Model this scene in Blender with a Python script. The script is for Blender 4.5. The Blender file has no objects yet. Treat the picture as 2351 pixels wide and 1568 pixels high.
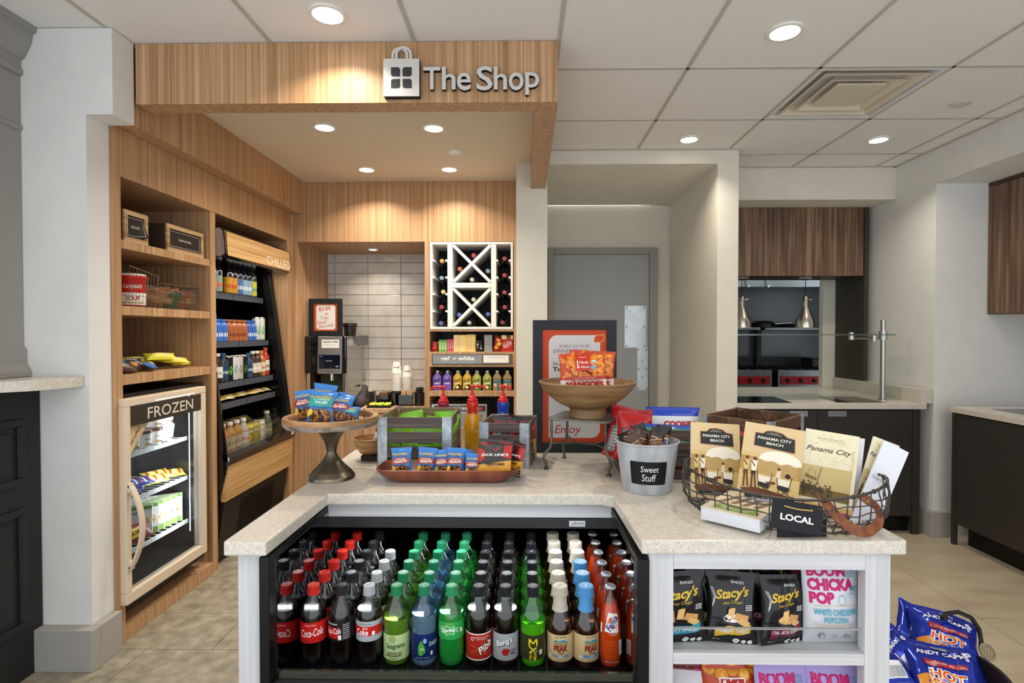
import bpy, bmesh, math, random
from mathutils import Vector, Matrix, Euler, noise
from mathutils.geometry import tessellate_polygon
S = bpy.context.scene
COL = S.collection
D2 = math.radians
# ---------------------------------------------------------------- camera
FPX, CXP, CYP, PSI, THT, CZ = 1242.0, 1187.5, 784.0, 0.0145, math.atan(20/1242.0), 1.365
cam = bpy.data.cameras.new('camera'); camo = bpy.data.objects.new('camera', cam); COL.objects.link(camo)
cam.sensor_width = 36; cam.lens = FPX/2351*36; cam.shift_x = -(CXP-1175.5)/2351; cam.clip_start = .02
camo.location = (0, 0, CZ); camo.rotation_euler = (math.pi/2-THT, 0, PSI)
S.camera = camo
# ---------------------------------------------------------------- view + world + lamps
S.view_settings.view_transform = 'Standard'; S.view_settings.look = 'None'
S.view_settings.gamma = 1; S.view_settings.use_curve_mapping = False
S.view_settings.exposure = .27
W = bpy.data.worlds.new('world'); S.world = W; W.use_nodes = True
bg = W.node_tree.nodes['Background']; bg.inputs[0].default_value = (.90, .95, 1, 1); bg.inputs[1].default_value = 1.45

def area(name, loc, size, power, col=(1, .93, .84), rot=(0, 0, 0), sy=None, spread=math.pi, shape=None):
    l = bpy.data.lights.new(name, 'AREA'); l.size = size; l.energy = power; l.color = col; l.spread = spread
    l.shape = shape or ('RECTANGLE' if sy else 'DISK')
    if sy: l.size_y = sy
    o = bpy.data.objects.new(name, l); COL.objects.link(o); o.location = loc; o.rotation_euler = rot
    return o
WARM = (1, .9, .75)
# fill lamps added out of view near the camera to even out the light
area('added_fill_lamp', (-.6, -.3, 2.55), 1.6, 12, (1, .96, .92), sy=1.0)
area('added_fill_lamp', (1.9, .4, 2.55), 1.2, 10, (1, .96, .92), sy=1.0)
# the downlights seen in the photograph: (x, y, z, power)
CEIL = 2.592; INC = 2.51

# ---------------------------------------------------------------- pixel helpers (turn a measured point into a place on a known plane)
FW = Vector((-math.sin(PSI)*math.cos(THT), math.cos(PSI)*math.cos(THT), -math.sin(THT)))
RT = Vector((math.cos(PSI), math.sin(PSI), 0)); UPV = RT.cross(FW); CC = Vector((0, 0, CZ))
def ray(px, py): return FW+RT*((px-CXP)/FPX)+UPV*((CYP-py)/FPX)
def PY(px, py, Y): d = ray(px, py); return CC+d*(Y/d.y)
def PZ(px, py, z): d = ray(px, py); return CC+d*((z-CZ)/d.z)
def PX(px, py, X): d = ray(px, py); return CC+d*(X/d.x)

# ---------------------------------------------------------------- materials
def lin(c):
    c = c/255.0
    return c/12.92 if c <= .04045 else ((c+.055)/1.055)**2.4
def rgb(h): return (lin(int(h[0:2], 16)), lin(int(h[2:4], 16)), lin(int(h[4:6], 16)), 1)
MC = {}
def mat(h, r=.5, m=0., coat=0., tr=0., ior=1.45, em=0., alpha=1., bump=0., bs=40., key=None, spec=.5):
    k = key or (h, r, m, coat, tr, ior, em, alpha, bump, bs, spec)
    if k in MC: return MC[k]
    a = bpy.data.materials.new('mat_%03d' % len(MC)); a.use_nodes = True; MC[k] = a
    b = a.node_tree.nodes['Principled BSDF']; i = b.inputs
    i['Base Color'].default_value = rgb(h); i['Roughness'].default_value = r; i['Metallic'].default_value = m
    i['Coat Weight'].default_value = coat; i['Coat Roughness'].default_value = .06
    i['Transmission Weight'].default_value = tr; i['IOR'].default_value = ior; i['Alpha'].default_value = alpha
    i['Specular IOR Level'].default_value = spec if (m or tr or r < .31) else .28
    if em: i['Emission Color'].default_value = rgb(h); i['Emission Strength'].default_value = em
    if bump:
        N = a.node_tree.nodes; L = a.node_tree.links
        tc = N.new('ShaderNodeTexCoord'); n = N.new('ShaderNodeTexNoise'); n.inputs['Scale'].default_value = bs; n.inputs['Detail'].default_value = 3
        bu = N.new('ShaderNodeBump'); bu.inputs['Strength'].default_value = bump; bu.inputs['Distance'].default_value = .004
        L.new(tc.outputs['Object'], n.inputs['Vector']); L.new(n.outputs['Fac'], bu.inputs['Height']); L.new(bu.outputs['Normal'], i['Normal'])
    return a
def noisemat(key, cols, scale=(1, 1, 1), ns=5., det=4., rough=.5, dist=0., metal=0., bump=0., pos=None, coat=0., coord='Object'):
    if key in MC: return MC[key]
    a = bpy.data.materials.new(key); a.use_nodes = True; MC[key] = a
    N = a.node_tree.nodes; L = a.node_tree.links; b = N['Principled BSDF']
    b.inputs['Roughness'].default_value = rough; b.inputs['Metallic'].default_value = metal; b.inputs['Coat Weight'].default_value = coat
    tc = N.new('ShaderNodeTexCoord'); mp = N.new('ShaderNodeMapping'); mp.inputs['Scale'].default_value = scale
    n = N.new('ShaderNodeTexNoise'); n.inputs['Scale'].default_value = ns; n.inputs['Detail'].default_value = det; n.inputs['Distortion'].default_value = dist
    cr = N.new('ShaderNodeValToRGB'); e = cr.color_ramp.elements
    pos = pos or [.3+.4*k/(len(cols)-1) for k in range(len(cols))]
    e[0].position = pos[0]; e[0].color = rgb(cols[0]); e[1].position = pos[-1]; e[1].color = rgb(cols[-1])
    for k in range(1, len(cols)-1):
        q = e.new(pos[k]); q.color = rgb(cols[k])
    L.new(tc.outputs[coord], mp.inputs[0]); L.new(mp.outputs[0], n.inputs['Vector']); L.new(n.outputs['Fac'], cr.inputs[0]); L.new(cr.outputs[0], b.inputs['Base Color'])
    if bump:
        bu = N.new('ShaderNodeBump'); bu.inputs['Strength'].default_value = bump; bu.inputs['Distance'].default_value = .003
        L.new(n.outputs['Fac'], bu.inputs['Height']); L.new(bu.outputs['Normal'], b.inputs['Normal'])
    return a
def woodmat(key, base, dark, light, vert='z', fine=70., rough=.45, contrast=1.):
    """fine straight grain running along one axis, plus broad tone drift"""
    if key in MC: return MC[key]
    a = bpy.data.materials.new(key); a.use_nodes = True; MC[key] = a
    N = a.node_tree.nodes; L = a.node_tree.links; b = N['Principled BSDF']; b.inputs['Roughness'].default_value = rough
    b.inputs['Specular IOR Level'].default_value = .35
    tc = N.new('ShaderNodeTexCoord')
    def nz(f, s, d):
        mp = N.new('ShaderNodeMapping'); sc = [f, f, f]; sc['xyz'.index(vert)] = s; mp.inputs['Scale'].default_value = sc
        n = N.new('ShaderNodeTexNoise'); n.inputs['Scale'].default_value = 1; n.inputs['Detail'].default_value = d
        L.new(tc.outputs['Object'], mp.inputs[0]); L.new(mp.outputs[0], n.inputs['Vector']); return n
    n1 = nz(fine*2, 1.6, 3); n2 = nz(fine*.35, .5, 2)
    mx = N.new('ShaderNodeMath'); mx.operation = 'MULTIPLY_ADD'; mx.inputs[1].default_value = .6
    m2 = N.new('ShaderNodeMath'); m2.operation = 'MULTIPLY'; m2.inputs[1].default_value = .4
    L.new(n2.outputs['Fac'], m2.inputs[0]); L.new(n1.outputs['Fac'], mx.inputs[0]); L.new(m2.outputs[0], mx.inputs[2])
    cr = N.new('ShaderNodeValToRGB'); e = cr.color_ramp.elements; w = .12/contrast
    e[0].position = .5-w; e[0].color = rgb(dark); e[1].position = .5+w; e[1].color = rgb(light); q = e.new(.5); q.color = rgb(base)
    L.new(mx.outputs[0], cr.inputs[0]); L.new(cr.outputs[0], b.inputs['Base Color'])
    return a
def specklemat(key, base, specks, scale=260., rough=.28):
    if key in MC: return MC[key]
    a = bpy.data.materials.new(key); a.use_nodes = True; MC[key] = a
    N = a.node_tree.nodes; L = a.node_tree.links; b = N['Principled BSDF']; b.inputs['Roughness'].default_value = rough
    tc = N.new('ShaderNodeTexCoord'); prev = None
    n = N.new('ShaderNodeTexNoise'); n.inputs['Scale'].default_value = 60; n.inputs['Detail'].default_value = 4; L.new(tc.outputs['Object'], n.inputs['Vector'])
    cr = N.new('ShaderNodeValToRGB'); e = cr.color_ramp.elements; e[0].position = .35; e[0].color = rgb(base[0]); e[1].position = .62; e[1].color = rgb(base[1])
    L.new(n.outputs['Fac'], cr.inputs[0]); prev = cr.outputs[0]
    for k, (c, sc, th) in enumerate(specks):
        v = N.new('ShaderNodeTexVoronoi'); v.inputs['Scale'].default_value = sc; L.new(tc.outputs['Object'], v.inputs['Vector'])
        t = N.new('ShaderNodeMath'); t.operation = 'LESS_THAN'; t.inputs[1].default_value = th; L.new(v.outputs['Distance'], t.inputs[0])
        sp = N.new('ShaderNodeSeparateColor'); L.new(v.outputs['Color'], sp.inputs[0])
        u = N.new('ShaderNodeMath'); u.operation = 'LESS_THAN'; u.inputs[1].default_value = .45; L.new(sp.outputs[0], u.inputs[0])
        w = N.new('ShaderNodeMath'); w.operation = 'MULTIPLY'; L.new(t.outputs[0], w.inputs[0]); L.new(u.outputs[0], w.inputs[1])
        mx = N.new('ShaderNodeMix'); mx.data_type = 'RGBA'; mx.inputs[7].default_value = rgb(c)
        L.new(w.outputs[0], mx.inputs[0]); L.new(prev, mx.inputs[6]); prev = mx.outputs[2]
    L.new(prev, b.inputs['Base Color'])
    return a
def clearmat(key, tint='ffffff', gloss=.12, rough=.02):
    """thin clear sheet: mostly see-through, with a mirror-like surface reflection that grows at grazing angles"""
    if key in MC: return MC[key]
    a = bpy.data.materials.new(key); a.use_nodes = True; MC[key] = a
    N = a.node_tree.nodes; L = a.node_tree.links; N.remove(N['Principled BSDF'])
    t = N.new('ShaderNodeBsdfTransparent'); t.inputs[0].default_value = rgb(tint); g = N.new('ShaderNodeBsdfGlossy'); g.inputs['Roughness'].default_value = rough
    lw = N.new('ShaderNodeLayerWeight'); lw.inputs['Blend'].default_value = .5
    pw = N.new('ShaderNodeMath'); pw.operation = 'POWER'; pw.inputs[1].default_value = 5; L.new(lw.outputs['Facing'], pw.inputs[0])
    ad = N.new('ShaderNodeMath'); ad.operation = 'MULTIPLY_ADD'; ad.inputs[1].default_value = .6; ad.inputs[2].default_value = gloss; ad.use_clamp = True
    mx = N.new('ShaderNodeMixShader'); L.new(pw.outputs[0], ad.inputs[0]); L.new(ad.outputs[0], mx.inputs[0]); L.new(t.outputs[0], mx.inputs[1]); L.new(g.outputs[0], mx.inputs[2])
    L.new(mx.outputs[0], N['Material Output'].inputs[0])
    return a
OAK = woodmat('oak_veneer', 'b48c66', '94704d', 'cba680', 'z', 130, contrast=.85)
OAKX = woodmat('oak_veneer_level', 'c39d72', 'a9835a', 'd6b48c', 'y', 80)
WALN = woodmat('walnut_veneer', '6b5240', '4a382c', '937459', 'z', 24, contrast=.9)
WALL = noisemat('wall_paint', ['dcdcd9', 'e2e1de'], ns=9, rough=.75)
WALLW = noisemat('wall_paint_warm', ['d9d4c6', 'dfdacd'], ns=9, rough=.75)
TILEC = noisemat('ceiling_tile', ['e8e5e2', 'edebe8'], ns=220, rough=.9, bump=.15)
GRID = mat('bdb8ad', .5)
QTZ = specklemat('quartz', ['c9c1b4', 'd5cdc0'], [('4a453f', 230, .2), ('7a6a55', 330, .22), ('f2efe8', 180, .25)])
WWASH = woodmat('whitewashed_board', 'c6c6c8', 'b9b9bc', 'd2d2d3', 'z', 30)
WWASHX = woodmat('whitewashed_board_level', 'c6c6c8', 'b9b9bc', 'd2d2d3', 'x', 30)
BLK = mat('101010', .35); BLKG = mat('0b0b0c', .12, coat=.5); CHAR = mat('2b2a2c', .55)
STEEL = mat('b9b8b4', .28, 1); STEELD = mat('77797c', .35, 1); CHROME = mat('d8d8d8', .1, 1); WHITE = mat('eeeeec', .5)
MIRR = mat('c9cbcc', .04, 1)
GREYD = mat('8e8e8c', .5); GREYF = mat('868681', .45); BASEB = mat('a3a09a', .6)
DKCAB = mat('37332f', .45)

# ---------------------------------------------------------------- mesh building
class MB:
    def __init__(s): s.v = []; s.f = []; s.m = []
    def add(s, vs, fs, mi=0, M=None):
        o = len(s.v); s.v += [tuple(M @ Vector(v)) if M else tuple(v) for v in vs]
        s.f += [tuple(o+i for i in f) for f in fs]; s.m += (mi if isinstance(mi, list) else [mi]*len(fs)); return s
    def box(s, x0, x1, y0, y1, z0, z1, mi=0, M=None):
        v = [(x0, y0, z0), (x1, y0, z0), (x1, y1, z0), (x0, y1, z0), (x0, y0, z1), (x1, y0, z1), (x1, y1, z1), (x0, y1, z1)]
        return s.add(v, [(0, 3, 2, 1), (4, 5, 6, 7), (0, 1, 5, 4), (1, 2, 6, 5), (2, 3, 7, 6), (3, 0, 4, 7)], mi, M)
    def prism(s, poly, a, b, axis='z', mi=0, M=None):
        n = len(poly)
        def P(p, t): return {'z': (p[0], p[1], t), 'y': (p[0], t, p[1]), 'x': (t, p[0], p[1])}[axis]
        tri = tessellate_polygon([[Vector((p[0], p[1], 0)) for p in poly]])
        vs = [P(p, a) for p in poly]+[P(p, b) for p in poly]
        fs = [tuple(reversed(t)) for t in tri]+[tuple(i+n for i in t) for t in tri]+[(i, (i+1) % n, (i+1) % n+n, i+n) for i in range(n)]
        return s.add(vs, fs, mi, M)
    def lathe(s, prof, n=24, mi=0, c=(0, 0, 0), M=None, cap=True, rf=None):
        vs = []; fs = []; ms = []
        for p in prof:
            for k in range(n):
                a = 2*math.pi*k/n; r = p[0]*(rf(a, p[1]) if rf else 1); vs.append((c[0]+r*math.cos(a), c[1]+r*math.sin(a), c[2]+p[1]))
        for j in range(len(prof)-1):
            for k in range(n):
                fs.append((j*n+k, j*n+(k+1) % n, (j+1)*n+(k+1) % n, (j+1)*n+k)); ms.append(prof[j][2] if len(prof[j]) > 2 else mi)
        if cap:
            if prof[0][0] > 1e-5: fs.append(tuple(range(n-1, -1, -1))); ms.append(ms[0])
            if prof[-1][0] > 1e-5: fs.append(tuple((len(prof)-1)*n+k for k in range(n))); ms.append(ms[-1])
        return s.add(vs, fs, ms, M)
    def tube(s, path, r, n=6, mi=0, closed=False, M=None):
        P = [Vector(p) for p in path]; m = len(P); vs = []; fs = []; up = Vector((0, 0, 1))
        T0 = (P[1]-P[0]).normalized(); nrm = T0.orthogonal().normalized()
        for i, p in enumerate(P):
            if closed: t = (P[(i+1) % m]-P[i-1]).normalized()
            else: t = (P[min(i+1, m-1)]-P[max(i-1, 0)]).normalized()
            nrm = (nrm-t*nrm.dot(t)); nrm = nrm.normalized() if nrm.length > 1e-6 else t.orthogonal().normalized(); bn = t.cross(nrm)
            ri = r[i] if isinstance(r, (list, tuple)) else r
            for k in range(n):
                a = 2*math.pi*k/n; vs.append(p+nrm*(ri*math.cos(a))+bn*(ri*math.sin(a)))
        for i in range(m if closed else m-1):
            j = (i+1) % m
            for k in range(n): fs.append((i*n+k, i*n+(k+1) % n, j*n+(k+1) % n, j*n+k))
        if not closed: fs.append(tuple(range(n-1, -1, -1))); fs.append(tuple((m-1)*n+k for k in range(n)))
        return s.add(vs, fs, mi, M)
    def strip(s, path, w, t, wdir, mi=0, M=None):
        """flat strap: path, half-width along wdir(list or vector), thickness t"""
        P = [Vector(p) for p in path]; vs = []; fs = []; m = len(P)
        for i, p in enumerate(P):
            tg = (P[min(i+1, m-1)]-P[max(i-1, 0)]).normalized(); wd = Vector(wdir[i] if isinstance(wdir, list) else wdir).normalized(); nn = tg.cross(wd).normalized()*t/2
            for a, b in ((-1, -1), (1, -1), (1, 1), (-1, 1)): vs.append(p+wd*w*a+nn*b)
        for i in range(m-1):
            for k in range(4): fs.append((i*4+k, i*4+(k+1) % 4, i*4+4+(k+1) % 4, i*4+4+k))
        fs += [(3, 2, 1, 0), tuple((m-1)*4+k for k in range(4))]
        return s.add(vs, fs, mi, M)
    def sphere(s, c, r, n=12, m=8, mi=0, M=None, sc=(1, 1, 1)):
        vs = [(c[0], c[1], c[2]-r*sc[2])]; fs = []
        for j in range(1, m):
            a = -math.pi/2+math.pi*j/m
            for k in range(n): b = 2*math.pi*k/n; vs.append((c[0]+r*sc[0]*math.cos(a)*math.cos(b), c[1]+r*sc[1]*math.cos(a)*math.sin(b), c[2]+r*sc[2]*math.sin(a)))
        vs.append((c[0], c[1], c[2]+r*sc[2])); top = len(vs)-1
        for k in range(n):
            fs.append((0, 1+(k+1) % n, 1+k)); fs.append((top, top-n+k, top-n+(k+1) % n))
            for j in range(m-2): a = 1+j*n; fs.append((a+k, a+(k+1) % n, a+n+(k+1) % n, a+n+k))
        return s.add(vs, fs, mi, M)
    def o(s, name, mats, root=None, world=True, smooth=False, bev=0, kind=None, label=None):
        me = bpy.data.meshes.new(name); M = None
        vs = s.v
        if root is not None and world: im = topm(root).inverted(); vs = [im @ Vector(v) for v in s.v]
        me.from_pydata(vs, [], s.f)
        for a in (mats if isinstance(mats, (list, tuple)) else [mats]): me.materials.append(a)
        me.polygons.foreach_set('material_index', s.m)
        if smooth: me.polygons.foreach_set('use_smooth', [True]*len(me.polygons)); me.set_sharp_from_angle(angle=D2(40))
        me.update()
        ob = bpy.data.objects.new(name, me); COL.objects.link(ob)
        if root is not None: ob.parent = root
        if bev:
            b = ob.modifiers.new('bevel', 'BEVEL'); b.width = bev; b.segments = 2; b.limit_method = 'ANGLE'; b.angle_limit = D2(40)
        if kind: ob['kind'] = kind
        if label: ob['label'] = label
        return ob
RM = {}
def topm(r):
    while r.parent is not None: r = r.parent
    return RM.get(r.name, Matrix.Identity(4))
def tag(o, label, cat, group=None):
    o['label'] = label; o['category'] = cat
    if group: o['group'] = group
    return o
def T(name, label, cat, loc=(0, 0, 0), rz=0, group=None, rot=None):
    o = bpy.data.objects.new(name, None); COL.objects.link(o); o.empty_display_size = .05
    e = Euler(rot) if rot else Euler((0, 0, rz)); o.location = loc; o.rotation_euler = e
    RM[o.name] = Matrix.Translation(loc) @ e.to_matrix().to_4x4(); return tag(o, label, cat, group)
def struct(mb, name, mats, root=None, **k):
    ob = mb.o(name, mats, root, **k)
    if root is None: ob['kind'] = 'structure'
    return ob
def dup(o, loc, rz=None, label=None, group=None, rot=None):
    c = o.copy(); COL.objects.link(c); c.location = loc
    if rz is not None: c.rotation_euler = (0, 0, rz)
    if rot is not None: c.rotation_euler = rot
    if label: c['label'] = label
    if group: c['group'] = group
    for ch in o.children:
        d = ch.copy(); COL.objects.link(d); d.parent = c
        for g in ch.children: e = g.copy(); COL.objects.link(e); e.parent = d
    return c
ORD = ['front', 'second', 'third', 'fourth', 'fifth', 'sixth', 'seventh', 'eighth', 'ninth', 'tenth', 'eleventh', 'twelfth', 'thirteenth', 'fourteenth', 'fifteenth', 'sixteenth', 'seventeenth', 'eighteenth', 'nineteenth', 'twentieth']

# ---------------------------------------------------------------- flat print draped on surfaces
TXC = {}
def tx2(s, bold=0., shear=0.):
    k = (s, bold, shear)
    if k not in TXC:
        cu = bpy.data.curves.new('txt', 'FONT'); cu.body = s; cu.size = 1; cu.offset = bold; cu.shear = shear; cu.resolution_u = 3; cu.align_x = 'CENTER'; cu.align_y = 'CENTER'
        ob = bpy.data.objects.new('txt', cu); me = bpy.data.meshes.new_from_object(ob)
        vs = [(v.co.x, v.co.y) for v in me.vertices]; fs = [tuple(p.vertices) for p in me.polygons]
        bpy.data.objects.remove(ob); bpy.data.curves.remove(cu); bpy.data.meshes.remove(me)
        x0 = min(v[0] for v in vs); x1 = max(v[0] for v in vs); y0 = min(v[1] for v in vs); y1 = max(v[1] for v in vs)
        TXC[k] = ([((v[0]-x0)/(x1-x0)-.5, (v[1]-y0)/(y1-y0)-.5) for v in vs], fs)
    return TXC[k]
def subdiv(vs, fs, L):
    vs = list(vs); out = []; st = []
    for f in fs:
        for k in range(1, len(f)-1): st.append((f[0], f[k], f[k+1]))
    mid = {}
    def mp(a, b):
        k = (min(a, b), max(a, b))
        if k not in mid: mid[k] = len(vs); vs.append(((vs[a][0]+vs[b][0])/2, (vs[a][1]+vs[b][1])/2))
        return mid[k]
    while st:
        a, b, c = st.pop()
        e = [((vs[p][0]-vs[q][0])**2+(vs[p][1]-vs[q][1])**2, p, q, r) for p, q, r in ((a, b, c), (b, c, a), (c, a, b))]; m = max(e)
        if m[0] > L*L: x = mp(m[1], m[2]); st.append((m[1], x, m[3])); st.append((x, m[2], m[3]))
        else: out.append((a, b, c))
    return vs, out
class Print:
    """collects flat shapes in a sheet's own x,y (metres) and drapes them with fn(x, y, lift)"""
    def __init__(s, mb, fn, L=.02, eps=.0003): s.mb = mb; s.fn = fn; s.L = L; s.eps = eps; s.n = 1
    def put(s, vs, fs, mi):
        vs, fs = subdiv(vs, fs, s.L); s.mb.add([s.fn(x, y, s.eps*s.n) for x, y in vs], fs, mi); s.n += .35; return s
    def rect(s, x0, x1, y0, y1, mi): return s.put([(x0, y0), (x1, y0), (x1, y1), (x0, y1)], [(0, 1, 2, 3)], mi)
    def disc(s, cx, cy, rx, ry, mi, n=16, a0=0, a1=2*math.pi, rot=0):
        c, d = math.cos(rot), math.sin(rot); v = [(cx, cy)]
        for k in range(n+1): a = a0+(a1-a0)*k/n; x, y = rx*math.cos(a), ry*math.sin(a); v.append((cx+x*c-y*d, cy+x*d+y*c))
        return s.put(v, [(0, k, k+1) for k in range(1, n+1)], mi)
    def poly(s, pts, mi):
        t = tessellate_polygon([[Vector((p[0], p[1], 0)) for p in pts]]); fs = []
        for a, b, c in t:
            ar = (pts[b][0]-pts[a][0])*(pts[c][1]-pts[a][1])-(pts[b][1]-pts[a][1])*(pts[c][0]-pts[a][0]); fs.append((a, b, c) if ar > 0 else (a, c, b))
        return s.put(list(pts), fs, mi)
    def line(s, pts, w, mi):
        for a, b in zip(pts, pts[1:]):
            d = Vector((b[0]-a[0], b[1]-a[1])); d.normalize(); n = Vector((-d.y, d.x))*w/2; k = s.n
            s.put([(a[0]-n.x, a[1]-n.y), (b[0]-n.x, b[1]-n.y), (b[0]+n.x, b[1]+n.y), (a[0]+n.x, a[1]+n.y)], [(0, 1, 2, 3)], mi); s.n = k+.02
        return s
    def text(s, t, cx, cy, w, h, mi, bold=0., shear=0., rot=0., arc=0.):
        v, f = tx2(t, bold, shear); c, d = math.cos(rot), math.sin(rot); o = []
        for x, y in v:
            X = x*w; Y = y*h+arc*(.25-x*x)*4*h; o.append((cx+X*c-Y*d, cy+X*d+Y*c))
        return s.put(o, f, mi)
def plane_fn(M):   # sheet in local xz plane facing -y
    return lambda x, y, e: M @ Vector((x, -e, y))
IDM = Matrix.Identity(4)
def cyl_fn(r, z0=0, tilt=0): return lambda x, y, e: ((r+e)*math.sin(x/r), -(r+e)*math.cos(x/r), z0+y)

def bag(name, label, cat, W_, H_, Tk, mats, bands, printer, loc, rot=(0, 0, 0), group=None, seed=0, seal=.07, wr=1., nu=22, nv=26, key=None, pinch=.1):
    """filled pouch standing in its local xz plane, facing -y; bands = [(v_upto, mat_index)] bottom to top"""
    if key and key in BAGC:
        ob = bpy.data.objects.new(name, BAGC[key]); COL.objects.link(ob)
    else:
        def th(x, y):
            u = min(1, max(0, x/W_+.5)); v = min(1, max(0, y/H_)); vv = min(1, max(0, (v-seal*.6)/(1-1.6*seal)))
            e = max(0, 1-(2*u-1)**2)**.55*max(0, math.sin(math.pi*vv))**.5
            n = noise.noise(Vector((x*28/W_*.14+seed*7.3, y*9, seed*3.1)))*.22+noise.noise(Vector((x*60+seed, y*16, seed)))*.10
            cr = noise.noise(Vector((x*140/(W_/.12), seed*5, 1)))*.12*(1-e)
            return max(.0006, Tk*.5*e*(1+n*wr)+Tk*.35*cr*wr*(1 if 0 < vv < 1 else .25)+.0008)
        def sx(x, y):
            v = y/H_; vv = min(1, max(0, (v-seal)/(1-2*seal))); return x*(1-pinch*math.sin(math.pi*vv)**.6*(1+.35*noise.noise(Vector((3, y*30, seed)))))
        def off(x, y):
            return Tk*.25*wr*noise.noise(Vector((x*5, y*5, seed*2.7+9)))
        def fn(x, y, e): return (sx(x, y), off(x, y)-th(x, y)-e, y)
        mb = MB(); vs = []; fs = []; ms = []
        for side in (0, 1):
            for j in range(nv+1):
                for i in range(nu+1):
                    x = (i/nu-.5)*W_; y = j/nv*H_; t = th(x, y); vs.append((sx(x, y), off(x, y)+(t if side else -t), y))
        def mi_at(j):
            v = (j+.5)/nv
            for b in bands:
                if v <= b[0]: return b[1]
            return bands[-1][1]
        for j in range(nv):
            for i in range(nu):
                a = j*(nu+1)+i; fs.append((a, a+1, a+nu+2, a+nu+1)); ms.append(mi_at(j)); b = a+(nu+1)*(nv+1); fs.append((b, b+nu+1, b+nu+2, b+1)); ms.append(mi_at(j))
        o2 = (nu+1)*(nv+1)
        for j in range(nv):
            for i in (0, nu): a = j*(nu+1)+i; fs.append((a, a+nu+1, a+nu+1+o2, a+o2)); ms.append(mi_at(j))
        for i in range(nu):
            for j in (0, nv): a = j*(nu+1)+i; fs.append((a, a+1, a+1+o2, a+o2)); ms.append(mi_at(min(j, nv-1)))
        mb.add(vs, fs, ms)
        if printer: printer(Print(mb, fn, L=.012, eps=.0005), W_, H_)
        ob = mb.o(name, mats, None, smooth=True); ob.data.set_sharp_from_angle(angle=D2(70))
        if key: BAGC[key] = ob.data
    ob.location = loc; ob.rotation_euler = rot; return tag(ob, label, cat, group)
BAGC = {}
rnd = random.Random(5)
# ================================================================ SETTING
FBACK = 4.08        # oak wall plane
sl = struct(MB().box(-3.4, 3.9, -1.2, 4.3, 2.63, 2.66), 'ceiling', TILEC)
def ctile(x0, x1, y0, y1):
    MB().box(x0+.0075, x1-.0075, y0+.0075, y1-.0075, CEIL+.0015, 2.612).o('ceiling_tile', TILEC, sl, world=False)
XS = [.144+.61*k for k in range(-6, 6)]; YS = [2.54+.61*k for k in range(-6, 3)]+[4.06]
for i in range(len(XS)-1):
    for j in range(len(YS)-1):
        x0, x1, y0, y1 = XS[i], XS[i+1], YS[j], YS[j+1]
        if x0 > 2.74: continue
        if y0 > 2.4 and x1 < .16: continue
        if abs(x0-1.364) < .01 and abs(y0-2.54) < .01: continue     # the air diffuser's bay
        if y1 > 3.7:
            if y0 < 3.66: y1b = 3.66 if x1 < 1.45 else y1
            else:
                if x1 < 1.45: continue
                y1b = y1
            y1 = y1b
        ctile(x0, min(x1, 2.742), y0, y1)
g = MB()
for x in XS:
    if x < 2.75: g.box(x-.008, x+.008, -1.2, 4.06, CEIL-.003, CEIL+.012)
for y in YS[:-1]: g.box(-3.4, 2.75, y-.008, y+.008, CEIL-.003, CEIL+.012)
g.box(2.72, 2.745, -1.2, 4.06, CEIL-.004, CEIL+.012); g.box(1.43, 2.745, 4.04, 4.06, CEIL-.004, CEIL+.012); g.box(.14, 1.44, 3.64, 3.662, CEIL-.004, CEIL+.012)
g.o('ceiling_grid', GRID, sl, world=False)
struct(MB().box(-1.68, .04, 2.39, FBACK, INC, INC+.04), 'ceiling', mat('d9cdb8', .8))
def downlight(x, y, z, r, p, warm=WARM, lab='', em=9):
    t = T('downlight', lab, 'light', (x, y, z), group='recessed ceiling downlights')
    m = MB().lathe([(r+.012, .002), (r+.012, -.006), (r, -.008), (r, .002)], 28, cap=False); m.o('trim_ring', mat('e9e6df', .4), t, world=False)
    MB().lathe([(0.0001, -.003), (r, -.003)], 28, cap=False).o('lens', mat('fff3df', .5, em=em), t, world=False)
    area('downlight_lamp', (x, y, z-.02), r*1.8, p, warm, spread=D2(130))
DL = [(-.76, 2.091, CEIL, .057, 5, 'recessed downlight in the tile just in front of the oak fascia sign'),
      (1.057, 2.238, CEIL, .057, 5, 'recessed downlight right of centre, nearest the camera on the tiled ceiling'),
      (1.038, 3.461, CEIL, .052, 4.5, 'recessed downlight above the gray door passage'),
      (2.242, 3.486, CEIL, .052, 4.5, 'recessed downlight before the kitchen hatch, right of the air diffuser'),
      (-1.115, 3.01, INC, .05, 6.5, 'left front one of four downlights inside the oak shop bay'),
      (-.51, 3.031, INC, .05, 6.5, 'right front one of four downlights inside the oak shop bay'),
      (-1.11, 3.79, INC, .05, 6.5, 'left rear one of four downlights inside the oak shop bay'),
      (-.53, 3.79, INC, .05, 6.5, 'right rear one of four downlights inside the oak shop bay')]
for x, y, z, r, p, l in DL: downlight(x, y, z, r, p, lab=l)
downlight(-1.244, 4.42, 2.05, .032, 2.2, lab='small downlight over the coffee alcove')
t = T('smoke_detector', 'small round cap on the ceiling between the shop bay downlights', 'detector', (-.446, 3.44, INC)); MB().lathe([(.042, 0), (.042, -.006), (.03, -.012)], 20).o('cover', WHITE, t, world=False); MB().lathe([(.012, -.012), (.01, -.018)], 12).o('sensor', WHITE, t, world=False)
t = T('sprinkler_cap', 'round beige cap on the ceiling tile right of the air diffuser', 'sprinkler', (2.334, 2.95, CEIL)); MB().lathe([(.05, 0), (.05, -.004), (.044, -.008)], 24).o('cover', mat('cfc8b8', .5), t, world=False)
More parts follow.
